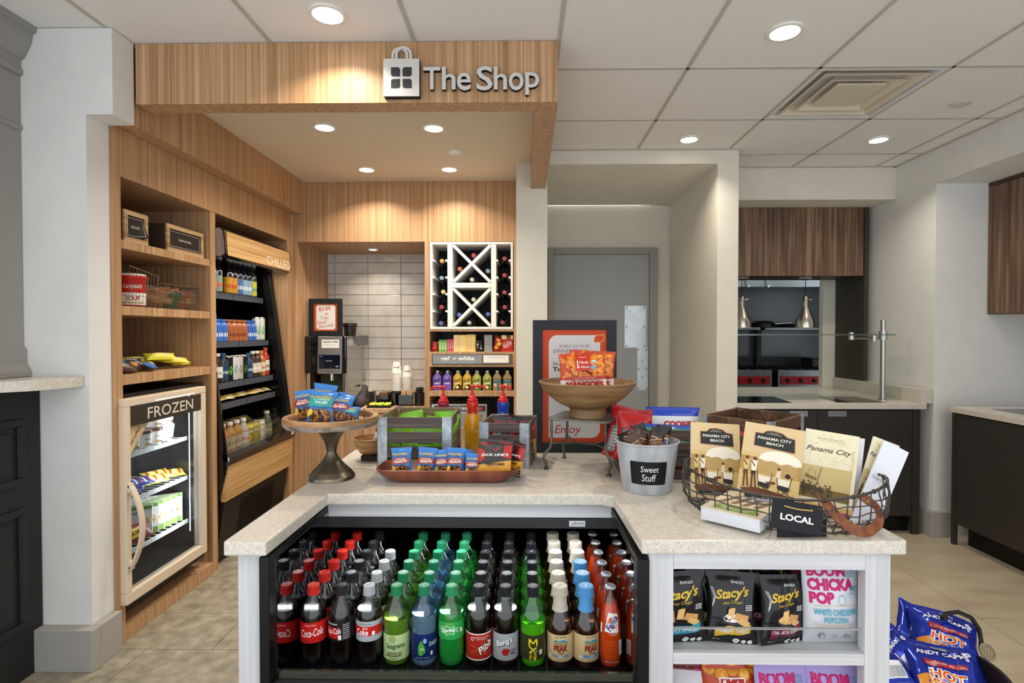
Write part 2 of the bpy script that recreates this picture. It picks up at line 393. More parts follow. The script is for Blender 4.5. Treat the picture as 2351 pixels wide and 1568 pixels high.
# ceiling diffuser: nested square cones
t = T('air_diffuser', 'square four-way air diffuser set in the tiled ceiling', 'vent', (1.669, 2.845, CEIL))
def sqring(mb, a, za, b, zb, mi=0):
    q = [(1, 1), (-1, 1), (-1, -1), (1, -1)]; v = [(a*x, a*y, za) for x, y in q]+[(b*x, b*y, zb) for x, y in q]
    mb.add(v, [(i, (i+1) % 4, (i+1) % 4+4, i+4) for i in range(4)], mi)
DIF = mat('d6cdb9', .4)
m = MB(); sqring(m, .297, -.002, .297, .02); sqring(m, .297, -.002, .275, -.002); sqring(m, .275, -.002, .262, .035); m.o('frame', mat('dcdde0', .4), t, world=False)
for a, b in ((.25, .19), (.185, .125)):
    m = MB(); sqring(m, a, -.004, b, .045); sqring(m, a, -.004, a-.012, -.004); sqring(m, a-.012, -.004, b-.01, .042); m.o('cone_ring', DIF, t, world=False)
MB().box(-.12, .12, -.12, .12, .0, .01).o('center_panel', DIF, t, world=False)
MB().box(-.29, .29, -.29, .29, .05, .055).o('duct', mat('3c372e', .8), t, world=False)

# floor: grout slab + single tiles
fl = struct(MB().box(-3.4, 3.9, -.3, 6.9, -.03, -.004), 'floor', mat('8d8576', .8))
FT1 = noisemat('floor_tile_gray', ['77705f', '8f8776', 'a39b89'], ns=16, det=8, rough=.55, bump=.05)
FT2 = noisemat('floor_tile_beige', ['a99b85', 'b5a88f', 'bfb39c'], scale=(1, 3, 1), ns=3, det=6, rough=.38)
for j in range(-4, 7):
    y0 = 2.29+.302*j; sh = 0 if j % 2 else .285
    for k in range(-3, 4):
        x0 = -1.634+.6*k+sh; x1 = x0+.6
        if x0 > -.3 or x1 < -2.6: continue
        MB().box(x0+.0015, x1-.0015, y0+.0015, y0+.3005, -.004, 0).o('floor_tile', FT1, fl, world=False)
for j in range(-2, 4):
    y0 = 2.6+.955*j
    for k in range(-2, 3):
        x0 = 2.175+.955*(k-1)
        if x0 < .2: x0 = max(x0, .17)
        if x0+.955 < .3: continue
        x1 = 2.175+.955*k
        if x1 < .4: continue
        MB().box(x0+.002, x1-.002, y0+.002, y0+.953, -.004, 0).o('floor_tile', FT2, fl, world=False)
# left white wall with its stepped head, then the baseboard
m = MB().box(-3.4, -1.771, 2.17, 2.289, 0, 2.59); m.box(-1.771, -1.661, 2.17, 2.289, 2.245, 2.59)
struct(m, 'wall_left', WALL)
m = MB().box(-3.4, -1.735, 2.125, 2.1695, 0, .17); m.box(-1.7705, -1.735, 2.1695, 2.287, 0, .17); struct(m, 'baseboard_left', BASEB, bev=.003)
struct(MB().box(-3.4, -2.36, 2.29, 4.8, 0, 2.59), 'wall_left', WALL)
# walls round the white passage
WY = 3.66
m = MB().box(-.06, .15, WY, 4.95, 0, 2.59); m.box(.15, 1.29, WY, 4.83, 2.497, 2.59); m.box(1.29, 1.43, WY, 4.83, 0, 2.59); m.box(.15, 1.43, 4.86, 4.95, 0, 2.5)
struct(m, 'wall_back', WALLW)
# coffee alcove back and outer shell
struct(MB().box(-2.36, -.06, 4.735, 4.8, 0, 2.59), 'wall_back', WALLW)
# kitchen hatch header and side wall, right wall with its recess
m = MB().box(1.43, 2.74, 4.06, 4.3, 2.352, 2.59); m.box(1.43, 2.74, 4.3, 4.72, 2.352, 2.59); m.box(2.565, 2.74, 4.7, 4.76, 0, 2.352); m.box(1.43, 2.6, 4.7, 4.76, 2.0, 2.352); m.box(1.43, 2.565, 4.7, 4.76, 0, .72)
struct(m, 'wall_back', WALLW)
m = MB().box(2.74, 3.65, WY, 4.72, 0, 2.59); m.box(2.74, 3.65, -1.0, WY, 2.36, 2.59); m.box(3.6, 3.65, -1.0, WY, 0, 2.36)
struct(m, 'wall_right', WALL)
m = MB().box(2.705, 2.7395, WY-.035, 4.05, 0, .17); m.box(2.7395, 2.845, WY-.035, WY-.0005, 0, .17); struct(m, 'baseboard_right', BASEB, bev=.003)
# kitchen room behind the hatch
m = MB().box(1.2, 4.2, 6.7, 6.76, 0, 2.6); m.box(4.2, 4.26, 4.76, 6.76, 0, 2.6); m.box(1.14, 1.2, 4.95, 6.76, 0, 2.6)
struct(m, 'wall_back', mat('8d9092', .4))
struct(MB().box(1.14, 4.26, 4.77, 6.76, 2.6, 2.64), 'ceiling', WALLW)
area('kitchen_ceiling_lamp', (2.7, 5.4, 2.55), .9, 12, (.9, 1, .95), sy=.4)
# ================================================================ fascia beams
def soffit(name, label, boxes, bev=.001):
    m = MB()
    for b in boxes: m.box(*b)
    t = m.o(name, OAK, None, bev=bev); return tag(t, label, 'beam')
soffit('oak_beam', 'long oak fascia beam across the top that carries the shop sign', [(-1.653, .138, 2.29, 2.388, 2.335, 2.59)])
soffit('oak_beam', 'oak beam running back from the right end of the sign fascia to the white wall', [(.04, .138, 2.39, WY-.001, 2.335, 2.59)])
soffit('oak_beam', 'oak soffit running back above the left shelves and cooler', [(-2.3, -1.6805, 2.291, FBACK-.001, 2.257, 2.585)])
# shop sign on the fascia
SY = 2.29; LET = mat('d3d2cf', .35, .3); LSD = mat('1e1c1b', .5)
t = T('shop_sign', 'metal bag emblem and raised lettering on the oak fascia beam', 'sign', (-.35, SY, 2.335))
def glyphs(txt, px0, px1, pyt, pyb, depth=.02, shear=0, bold=.02):
    a = PY(px0, pyb, SY); b = PY(px1, pyt, SY)
    v, f = tx2(txt, bold, shear); return a, b, v, f
def letter_solid(name, v, f, x0, x1, z0, z1, y0, y1, root, mats):
    """extruded letter: light face, dark sides"""
    P = [(x0+(p[0]+.5)*(x1-x0), z0+(p[1]+.5)*(z1-z0)) for p in v]; n = len(P)
    ed = {}
    for q in f:
        for a, b in zip(q, q[1:]+q[:1]): ed[(a, b)] = ed.get((a, b), 0)+1
    bnd = [e for e in ed if (e[1], e[0]) not in ed]
    vs = [(p[0], y0, p[1]) for p in P]+[(p[0], y1, p[1]) for p in P]
    fs = list(f)+[(a, b, b+n, a+n) for a, b in bnd]; ms = [0]*len(f)+[1]*len(bnd)
    m = MB(); m.add(vs, fs, ms); return m.o(name, mats, root)
for ch, x0, x1, yt, yb in (('T', 972, 1011, 154, 206), ('h', 1015, 1046, 153, 206), ('e', 1049, 1081, 167, 208), ('S', 1094, 1131, 152, 208), ('h', 1134, 1164, 153, 206), ('o', 1168, 1202, 166, 208), ('p', 1206, 1238, 166, 218)):
    a = PY(x0, yb, SY-.02); b = PY(x1, yt, SY-.02); v, f = tx2(ch, .012)
    letter_solid('letter', v, f, a.x, b.x, a.z, b.z, SY-.022, SY-.001, t, [LET, LSD])
a = PY(881, 222, SY-.03); b = PY(963, 135, SY-.03)
bw, bh = b.x-a.x, b.z-a.z
m = MB().box(a.x, b.x, SY-.032, SY-.001, a.z, b.z, 1); m.box(a.x, b.x, SY-.0335, SY-.0315, a.z, b.z, 0)
em = m.o('bag_emblem', [LET, LSD], t, bev=.001)
cx, cz = (a.x+b.x)/2, a.z+bh*.5
def leaf(cx, cz, s, c1, c2):   # square with two opposite corners rounded
    pts = []; r = s*.27
    for k, (sx, sz) in enumerate(((-1, -1), (1, -1), (1, 1), (-1, 1))):
        if k in (c1, c2):
            ox, oz = cx+sx*(s/2-r), cz+sz*(s/2-r); a0 = {0: math.pi, 1: -math.pi/2, 2: 0, 3: math.pi/2}[k]
            pts += [(ox+r*math.cos(a0+math.pi/2*q/6), oz+r*math.sin(a0+math.pi/2*q/6)) for q in range(7)]
        else: pts.append((cx+sx*s/2, cz+sz*s/2))
    return pts
m = MB(); q = bw*.255; gp = bw*.162
for sx, sz, c1, c2 in ((-1, 1, 0, 2), (1, 1, 1, 3), (-1, -1, 1, 3), (1, -1, 0, 2)): m.prism(leaf(cx+sx*gp, cz+sz*gp-bh*.01, q, c1, c2), SY-.0345, SY-.0325, 'y')
m.o('leaf_window', mat('37363a', .5), em)
for dx in (-.06, .06):
    m = MB(); pth = [(cx+dx*bw*.9+bw*.2*math.cos(a_), SY-.02-(.006 if dx > 0 else 0), b.z+bh*.12+(bh*.18*math.sin(a_))) for a_ in [math.pi*k/14 for k in range(15)]]
    pth = [(pth[0][0], pth[0][1], b.z)]+pth+[(pth[-1][0], pth[-1][1], b.z)]
    m.strip(pth, .006, bw*.07, (0, 1, 0)); m.o('bag_handle', LET, t)

# ================================================================ left oak shelving unit
CX_ = -1.765
U = T('shelving_unit', 'tall built-in oak unit of open shelves against the left wall', 'shelving', (-1.765, 2.35, 0))
def bx(name, x0, x1, y0, y1, z0, z1, mt=OAK, root=None, bev=.0008, **k): return MB().box(x0, x1, y0, y1, z0, z1).o(name, mt, root, bev=bev, **k)
bx('side_panel', -2.34, CX_, 2.29, 2.346, 0, 2.048, root=U); bx('side_panel', -2.34, CX_-.004, 3.022, 3.074, 0, 2.048, root=U)
bx('top_panel', -2.34, CX_, 2.29, 4.079, 2.048, 2.256, root=U)
bx('back_panel', -2.34, -2.3, 2.346, 3.022, .07, 2.048, mt=woodmat('oak_back', '8a7662', '77644f', 'a08a73', 'z', 50), root=U)
for zb, zt in ((1.738, 1.776), (1.444, 1.484), (1.133, 1.176)): bx('shelf', -2.3, CX_-.01, 2.346, 3.022, zb, zt, root=U)
bx('plinth', -2.34, CX_, 2.346, 3.022, 0, .065, root=U)
t = T('cooler_niche_lining', 'oak lining panel at the far side of the tall cooler', 'panel', (-1.765, 4.05, 0)); bx('side_panel', -2.34, CX_, 4.0, 4.079, 0, 2.048, root=t)
# signs on the top shelf
def framed_box(name, label, pTL, pTR, pBL, Xf, txt, curl=False):
    P0 = PX(*pTL, Xf); P1 = PX(*pTR, Xf-.0); B = PX(*pBL, Xf); y0, y1, z0, z1 = B.y, P1.y, 1.777, P0.z-.002
    w, h = y1-y0, z1-z0; t = T(name, label, 'box', (Xf, y0, z0), rot=(0, 0, math.pi/2))
    RW = woodmat('rustic_pine', 'b08f66', '8a6a45', 'c9ac80', 'x', 20); DK = mat('3a2c24', .7, bump=.6, bs=60)
    f = .022
    m = MB().box(0, w, 0, .13, 0, h)
    m.o('box_body', DK, t, world=False)
    for x0, x1, a, b in ((0, w, h-f, h), (0, w, 0, f), (0, f, f, h-f), (w-f, w, f, h-f)): MB().box(x0, x1, -.012, -.0005, a, b).o('frame_rail', RW, t, world=False, bev=.002)
    m = MB()
    if curl:
        def fn(x, y, e): k = max(0, (x-w*.45)/(w*.55))*max(0, 1-(y-f)/(h*.7)); return (x, -.004-.05*k*k-e, y+.012*k)
    else:
        def fn(x, y, e): return (x, -.004-e, y)
    p = Print(m, fn, L=.015); p.rect(f, w-f, f, h-f, 0)
    for q in ((f+.008, w-f-.008, f+.008, f+.0095), (f+.008, w-f-.008, h-f-.0095, h-f-.008), (f+.008, f+.0095, f+.008, h-f-.008), (w-f-.0095, w-f-.008, f+.008, h-f-.008)): p.rect(*q, 1)
    p.text(txt, w/2, h/2, w*.34, h*.085, 1, bold=.01); m.o('card', [mat('2b2522', .6), mat('d8d2c8', .6)], t, world=False)
    return t
framed_box('sign_box', 'rustic wooden box with curling dark card reading INDULGE, left on the top shelf', (280, 478), (335, 500), (280, 553), -1.80, 'INDULGE', True)
framed_box('sign_box', 'rustic wooden box framing a dark card reading SAVOR, right on the top shelf', (379, 511), (463, 531), (379, 572), -1.80, 'SAVOR')

# wire baskets on the second shelf
WIRE = mat('8f8d88', .35, 1)
def wire_basket(name, label, x0, x1, y0, y1, z0, h, n=12, lip=0.):
    t = T(name, label, 'basket', ((x0+x1)/2, (y0+y1)/2, z0))
    m = MB().tube([(x0, y0, z0+h+lip), (x1, y0, z0+h+lip), (x1, y1, z0+h), (x0, y1, z0+h)], .0022, 6, closed=True); m.o('rim', WIRE, t)
    m = MB(); k_ = .012
    for i in range(n+1):
        y = y0+(y1-y0)*i/n; yy = y0+k_+(y1-y0-2*k_)*i/n; zt = z0+h+lip*(1-i/n)
        m.tube([(x1, y, zt), (x1-k_, yy, z0+.002), (x0+k_, yy, z0+.002), (x0, y, zt)], .0011, 4)
    for i in range(5):
        x = x0+(x1-x0)*i/4; xx = x0+k_+(x1-x0-2*k_)*i/4
        m.tube([(x, y0, z0+h+lip), (xx, y0+k_, z0+.002), (xx, y1-k_, z0+.002), (x, y1, z0+h)], .0011, 4)
    for q in (.33, .66):
        m.tube([(x0+k_*(1-q), y0+k_*(1-q), z0+h*q), (x1-k_*(1-q), y0+k_*(1-q), z0+h*q), (x1-k_*(1-q), y1-k_*(1-q), z0+h*q), (x0+k_*(1-q), y1-k_*(1-q), z0+h*q)], .0011, 4, closed=True)
    m.o('wire_mesh', WIRE, t, kind='stuff'); return t
wire_basket('wire_basket', 'tall wire basket holding red soup cups on the second shelf', -2.0, -1.80, 2.44, 2.635, 1.486, .155, 8, .03)
wire_basket('wire_basket', 'low wire basket holding brown snack bars on the second shelf', -2.0, -1.805, 2.655, 2.99, 1.486, .125, 14)
def soup_cup(name, label, loc, rz=0, lid='c8242c'):
    t = T(name, label, 'cup', loc, rz); r = .045; t.scale = (1.28, 1.28, 1.3)
    MB().lathe([(r*.86, 0, 0), (r*.93, .055, 0), (r, .1, 0), (r*1.04, .102, 0), (r*1.04, .112, 0)], 28).o('body', mat('c9281f', .35), t, world=False, smooth=True)
    m = MB(); p = Print(m, cyl_fn(r*.965, 0)); p.rect(-.075, .075, .006, .05, 0); p.text('SOUP', .0, .03, .045, .016, 1, bold=.02); p.text('Campbells', 0, .072, .062, .02, 0, bold=.01, shear=.3)
    p.rect(-.04, .04, .012, .016, 2); m.o('printed_label', [WHITE, mat('b3201c', .4), mat('b79445', .4)], t, world=False)
    MB().lathe([(r*.98, .112), (r*.98, .119), (r*.8, .121)], 28).o('lid', mat('e8e4da', .4), t, world=False); return t
soup_cup('soup_cup', 'red and white lettered soup cup in the tall wire basket', (-1.880, 2.565, 1.489), .68)
for k in range(13):
    y = 2.685+k*.0225; c = ['6b4a2e', '8a5a34', '3e4a35', '7a3b2a', 'a06a3a'][k % 5]
    bag('snack_bar', 'brown snack bar upright in the low wire basket, %s from its left end' % (ORD[k].replace('front', 'first')), 'snack', .16, .10, .022, [mat(c, .35), mat('8a6a44', .4)], [(1, 0)], lambda p, w, h: p.rect(-w*.3, w*.3, h*.3, h*.6, 1), (-1.87+rnd.uniform(-.02, .01), y, 1.492), (D2(rnd.uniform(-6, 10)), D2(rnd.uniform(-10, 16)), D2(60+rnd.uniform(-14, 14))), group='snack bars in the low wire basket', seed=k, nu=10, nv=10)
# bars on the third shelf
bl = [('blue', '3d6fb5', 'd9b48a'), ('brown', '4a3527', 'c98a4a'), ('yellow', 'd8cf3a', 'e9e27a'), ('dark blue', '27364f', 'b0844c')]
pos3 = [(2.40, -1.83, 1), (2.42, -1.90, 0), (2.47, -1.96, 0), (2.52, -1.84, 1), (2.55, -1.92, 3), (2.60, -1.99, 0), (2.64, -1.84, 0), (2.66, -1.93, 2), (2.72, -1.86, 2), (2.75, -1.96, 2), (2.80, -1.84, 2), (2.83, -1.92, 2), (2.88, -1.86, 2), (2.91, -1.98, 2), (2.38, -1.97, 3), (2.50, -2.04, 1)]
for k, (y, x, c) in enumerate(pos3):
    nm, c1, c2 = bl[c]; lvl = k % 3
    def pr(p, w, h, c=c):
        p.disc(-w*.15, h*.5, w*.16, h*.3, 1, 12); p.text(['CLIF', 'NUTTY', 'LUNA', 'KIND'][c], w*.18, h*.5, w*.3, h*.3, 2, bold=.02)
    bag('snack_bar', '%s snack bar lying on the third oak shelf, %s from the left' % (nm, ORD[k].replace('front', 'first')), 'snack', .15, .055, .032, [mat(c1, .3), mat(c2, .4), WHITE], [(1, 0)], pr, (x, min(y+.03, 2.94), 1.178+.014+.018*lvl), (D2(-58+rnd.uniform(-6, 6)), D2(rnd.uniform(-3, 3)), D2(88+rnd.uniform(-35, 35))), group='snack bars on the third shelf', seed=k+3, nu=12, nv=8)

# ================================================================ glass-door freezer
FR = T('freezer', 'cream framed glass door freezer under the left shelves, headed FROZEN', 'freezer', (-1.78, 2.62, .12))
CRM = mat('d9c8b2', .4); FXD = -1.735
fy0, fy1, fz0, fz1 = 2.318, 2.912, .172, 1.075
INW = mat('d9dce2', .4)
m = MB().box(-2.28, -2.26, 2.35, 2.99, .12, 1.09); m.box(-2.26, -1.79, 2.35, 2.37, .12, 1.09); m.box(-2.26, -1.79, 2.95, 2.975, .12, 1.09); m.box(-2.26, -1.79, 2.37, 2.95, .12, .2); m.box(-2.26, -1.79, 2.37, 2.95, 1.06, 1.09)
m.o('cabinet_body', mat('1c1b1b', .4), FR)
m = MB().box(-2.258, -2.25, 2.372, 2.948, .205, 1.055, 0); m.box(-2.25, -1.80, 2.942, 2.948, .205, 1.055, 1); m.box(-2.25, -1.80, 2.372, 2.378, .205, 1.055, 0)
m.o('inner_lining', [INW, mat('4a4c50', .12, .8)], FR)
m = MB()
for k in range(40): m.box(-2.249, -2.246, 2.80, 2.806, .25+k*.02, .258+k*.02)
m.o('shelf_rail', mat('55575c', .5), FR)
fw_ = .032
m = MB(); m.box(FXD-.045, FXD, fy0, fy1, fz1-.035, fz1); m.box(FXD-.045, FXD, fy0, fy1, fz0, fz0+.05); m.box(FXD-.045, FXD, fy0, fy0+fw_, fz0+.05, fz1-.035); m.box(FXD-.045, FXD, fy1-fw_-.012, fy1, fz0+.05, fz1-.035)
dr = m.o('door_frame', CRM, FR, bev=.004)
MB().box(FXD-.025, FXD-.02, fy0+fw_, fy1-fw_-.012, fz0+.05, fz1-.035).o('door_glass', clearmat('door_glass', 'e6eaec', .02), dr)
m = MB().box(FXD-.006, FXD-.002, fy0+fw_-.004, fy1-fw_-.004, .952, 1.036, 0)
p = Print(m, lambda x, y, e: (FXD-.002+e, x, y)); p.text('FROZEN', (fy0+fy1)/2+.015, .995, .34, .052, 1, bold=.005)
m.o('header_sign', [mat('38332c', .5), mat('d8cfc0', .5)], FR)
m = MB(); p = Print(m, lambda x, y, e: (FXD-.018+e, x, y)); p.poly([(fy0+fw_, .95), (fy0+fw_, .80), (fy0+.17, .95)], 0); p.text('iced coffee?', fy0+fw_+.045, .90, .11, .017, 1, bold=.02, shear=.2, rot=.85)
for k in range(3): p.text('cold drink in cooler', fy0+fw_+.062+.008*k, .893-.009*k, .07, .004, 1, rot=.85)
m.o('corner_sticker', [mat('cdb692', .5), mat('3b2a1a', .5)], FR)
hp = [(FXD+.002+.055*math.sin(math.pi*k/16)**.8, fy0+.018, .70-.37*k/16) for k in range(17)]
m = MB().strip(hp, .014, .012, (0, 1, 0)); m.box(FXD, FXD+.012, fy0+.004, fy0+.032, .665, .705); m.box(FXD, FXD+.012, fy0+.004, fy0+.032, .325, .365)
m.o('handle', CRM, FR, bev=.003, smooth=True)
MB().box(-1.803, -1.80, 2.8665, 2.8695, .3, 1.03).o('light_strip', mat('eaf2ff', .4, em=6), FR)
area('freezer_led', (-1.80, 2.80, .62), .7, 2.6, (.92, .96, 1), (0, D2(90), 0), sy=.02)
area('freezer_led', (-1.88, 2.66, 1.05), .3, 1.6, (.9, .95, 1), sy=.3)
WS = mat('f0f2f5', .35)
FSH = [.79, .573, .334]
for z in FSH:
    m = MB()
    for k in range(14): m.tube([(-2.24, 2.385+k*.042, z), (-1.86, 2.385+k*.042, z)], .0025, 4)
    for k in range(4): m.tube([(-1.86-.12*k, 2.38, z-.004), (-1.86-.12*k, 2.94, z-.004)], .003, 4)
    m.box(-1.862, -1.858, 2.38, 2.94, z-.014, z-.010); m.box(-1.862, -1.858, 2.38, 2.94, z+.004, z+.008)
    for k in range(44): m.box(-1.862, -1.858, 2.383+k*.0128, 2.389+k*.0128, z-.010, z+.004)
    m.o('wire_shelf', WS, FR)
# freezer goods
def tub(name, label, loc, rz, r=.04, h=.085, two=True):
    t = T(name, label, 'tub', loc, rz, group='ice cream tubs on the top freezer shelf')
    MB().lathe([(r*.82, 0), (r, h*.8), (r, h*.82)], 24).o('body', mat('ece7e0', .4), t, world=False, smooth=True)
    MB().lathe([(r*1.04, h*.82), (r*1.04, h), (r*.9, h*1.01)], 24).o('lid', mat('6a4a3c' if two else 'e6e4e2', .35), t, world=False)
    m = MB(); p = Print(m, cyl_fn(r*.95, 0)); p.disc(0, h*.5, r*.7, h*.16, 0); p.text('Haagen', 0, h*.5, r*1.0, h*.14, 1, bold=.01, shear=.2); p.disc(-.008, h*.2, .009, .007, 2, 10); p.disc(.01, h*.18, .008, .006, 1, 10)
    m.o('printed_label', [mat('f6f2ea', .4), mat('5b3a2c', .4), mat('c9a15b', .4)], t, world=False); return t
tub('ice_cream_tub', 'white ice cream tub, third from the door hinge side, lower tier', (-1.905, 2.74, .796), 1.3)
for lab, y, z, w in (('second from the left, lower tier', 2.655, .796, 1), ('leftmost round one, lower tier', 2.57, .796, 1), ('rightmost, lower tier', 2.83, .796, 0), ('rightmost, upper tier', 2.83, .884, 0), ('second from the right, upper tier', 2.74, .884, 0)):
    tub('ice_cream_tub', 'white ice cream tub on the top freezer shelf, %s' % lab, (-1.905+.004*w, y, z), 1.2+.1*w, two=bool(w))
t = T('frozen_dish', 'pale blue frozen snack carton at the left of the top freezer shelf', 'carton', (-1.90, 2.475, .796), 1.35)
m = MB().box(-.05, .05, -.04, .04, 0, .06, 0); p = Print(m, plane_fn(Matrix.Translation((0, -.04, 0)))); p.rect(-.05, .05, .03, .055, 1); p.disc(.01, .02, .025, .016, 2); m.o('carton', [mat('7fb2cf', .4), mat('e9efe9', .4), mat('a89a5a', .5)], t, world=False)
cc = [('3a4fa0', 'e8e6ee', 'b32330'), ('b02a30', 'f0eeee', '2f3f8c'), ('e8d25a', 'f4eebc', 'b0392c')]
for k in range(9):
    c = cc[0] if 0 < k < 6 else (cc[1] if k == 0 else cc[2]); nm = 'yellow' if c is cc[2] else ('red' if c is cc[1] else 'blue and red')
    def pr(p, w, h):
        for q in range(5): p.rect(-w*.4+q*w*.17, -w*.33+q*w*.17, h*.15, h*.85, 1 if q % 2 else 2)
    bag('frozen_novelty', '%s wrapped frozen treat on the middle freezer shelf, %s from the left' % (nm, ORD[k].replace('front', 'first')), 'snack', .14, .062, .032, [mat(c[0], .25), mat(c[1], .3), mat(c[2], .3)], [(1, 0)], pr, (-1.90-.03*(k % 2), 2.43+.055*k, .59+.012*(k % 3 == 1)), (D2(-62), 0, D2(70+rnd.uniform(-25, 25))), group='frozen treats on the middle freezer shelf', seed=k+31, nu=12, nv=8)
for k in range(6):
    t = T('frozen_meal_box', 'white and green frozen meal box leaning on the bottom freezer shelf, %s from the right' % ORD[k].replace('front', 'first'), 'box', (-1.895-.004*k, 2.885-.042*k, .343), rot=(D2(-10), 0, D2(32)), group='frozen meal boxes on the bottom freezer shelf')
    m = MB().box(-.13, .035, 0, .022, 0, .15, 0); p = Print(m, plane_fn(Matrix.Translation((-.048, 0, 0)))); p.rect(-.08, .08, .0, .03, 1); p.rect(-.03, .08, .13, .148, 1); p.text('Michelinas', -.02, .115, .1, .02, 2, bold=.01, shear=.2, rot=.12); p.text('Lean', -.02, .088, .035, .01, 2); p.text('Shrimp', -.03, .06, .06, .013, 2, bold=.02); p.disc(.05, .07, .032, .034, 3); p.disc(.05, .07, .024, .026, 4); p.disc(.045, .077, .006, .004, 5, 8); p.disc(.058, .065, .005, .005, 5, 8); p.disc(.052, .058, .005, .003, 1, 8)
    m.o('carton', [mat('e6e9e4', .4), mat('7fa04a', .4), mat('3c4a2c', .4), mat('f5f5f2', .4), mat('dcc58a', .5), mat('b8442e', .5)], t, world=False)
def veg(p, w, h):
    r = random.Random(4)
    for k in range(70): p.disc(r.uniform(-w*.4, w*.4), r.uniform(h*.08, h*.85), .006, .004, r.choice([1, 2, 3, 4]), 6, rot=r.uniform(0, 3))
bag('vegetable_bag', 'bag of frozen mixed vegetables standing at the left of the bottom freezer shelf', 'bag', .13, .15, .04, [mat('5c7a3c', .35), mat('8fa84a', .4), mat('d98a3a', .4), mat('e6d9a0', .4), mat('3c5a2c', .4)], [(1, 0)], veg, (-1.90, 2.455, .345), (D2(-8), 0, D2(75)), seed=2)
bag('frozen_bag', 'dark red and yellow frozen snack bag lying on the bottom freezer shelf', 'bag', .15, .09, .04, [mat('7c2430', .3), mat('e8c83a', .35), mat('5a1a22', .4)], [(.5, 0), (1, 0)], lambda p, w, h: (p.rect(-w*.42, w*.1, h*.2, h*.7, 1), p.text('BOMB', -w*.17, h*.45, w*.4, h*.24, 2, bold=.03)), (-1.875, 2.60, .352), (D2(-35), 0, D2(80)), seed=12)

# ================================================================ tall open cooler (CHILLED)
CH = T('open_cooler', 'tall black open cooler with oak header lettered CHILLED', 'cooler', (-1.78, 3.52, 0))
hy0, hy1 = 3.085, 3.955
OAKY = woodmat('oak_header', 'c79d68', 'a87f4e', 'd8b582', 'y', 50)
def hx(z): return -1.86+(1.76-z)/(1.76-.6)*.145       # glass line leans out toward the bottom
# header
hd = [(-2.25, 1.80), (-1.74, 1.80), (-1.715, 1.815), (-1.725, 1.955), (-1.75, 1.972), (-2.25, 1.972)]
m = MB().prism([(p[0], p[1]) for p in hd], hy0, hy1, 'y'); m.o('header', BLKG, CH)
m = MB(); Mh = [(-1.7135, hy0+.018, 1.812), (-1.7135, hy1-.015, 1.812), (-1.7225, hy1-.015, 1.950), (-1.7225, hy0+.018, 1.950)]
m.add(Mh, [(0, 1, 2, 3)], 0); p = Print(m, lambda x, y, e: (-1.7135-.009*(y-1.812)/.138+e+.0005, x, y)); p.text('CHILLED', hy1-.20, 1.852, .345, .058, 1, bold=.003)
m.o('header_panel', [OAKY, mat('f0e6d2', .5)], CH)
m = MB().prism([(-2.2, 1.806), (-1.745, 1.806), (-1.722, 1.82), (-1.732, 1.95), (-1.752, 1.966), (-2.2, 1.966)], hy0-.004, hy0, 'y'); m.o('header_cheek', woodmat('gray_veneer', '8f8076', '7d6e64', 'a19287', 'z', 40), CH)
# body: back, sides following the leaning glass line, floor
side = [(-2.33, .02), (-1.80, .02), (-1.785, .3), (-1.715, .60), (hx(.64), .66), (hx(1.80), 1.80), (-2.33, 1.80)]
for y0, y1 in ((3.08, 3.098), (3.93, 3.96)): MB().prism(side, y0, y1, 'y').o('side_panel', BLKG, CH)
MB().box(-2.33, -2.30, 3.098, 3.93, .3, 1.80).o('back_panel', mat('141416', .3), CH)
MB().box(-2.30, -1.82, 3.098, 3.93, .56, .60).o('deck', BLK, CH)
for y0, y1 in ((3.915, 3.972),):
    MB().prism([(hx(1.80)+.0, 1.80), (hx(1.8)-.06, 1.80), (hx(.62)-.03, .62), (hx(.62)+.008, .62)], y0, y1, 'y').o('end_frame', BLK, CH, bev=.004)
MB().prism([(hx(1.80)+.0, 1.80), (hx(1.8)-.02, 1.80), (hx(.62)-.02, .62), (hx(.62)+.008, .62)], 3.078, 3.09, 'y').o('end_frame', BLKG, CH)
# belt and lower front
MB().prism([(-1.76, .60), (-1.705, .60), (-1.70, .64), (-1.715, .665), (-1.76, .665)], 3.078, 3.972, 'y').o('belt_trim', BLKG, CH)
MB().prism([(-1.712, .596), (-1.735, .385), (-1.76, .385), (-1.76, .596)], 3.09, 3.96, 'y').o('belt_panel', OAKY, CH)
MB().prism([(-1.745, .384), (-1.80, .03), (-2.2, .03), (-2.2, .384)], 3.10, 3.94, 'y').o('kick_panel', mat('1d1a18', .45), CH)
m = MB()
for k in range(18): z = .14+k*.011; m.box(-1.80+(z-.03)*.155+.0005, -1.80+(z-.03)*.155+.003, 3.30, 3.75, z, z+.004)
m.o('louvre', mat('0c0b0a', .5), CH)
m = MB().box(-1.701, -1.699, 3.90, 3.945, .622, .642, 0); p = Print(m, lambda x, y, e: (-1.6985+e, x, y)); p.text('structural', 3.922, .632, .036, .007, 1); m.o('maker_badge', [mat('c9c4bc', .4), mat('333333', .4)], CH)
def cdark(z): return hx(z)-.07


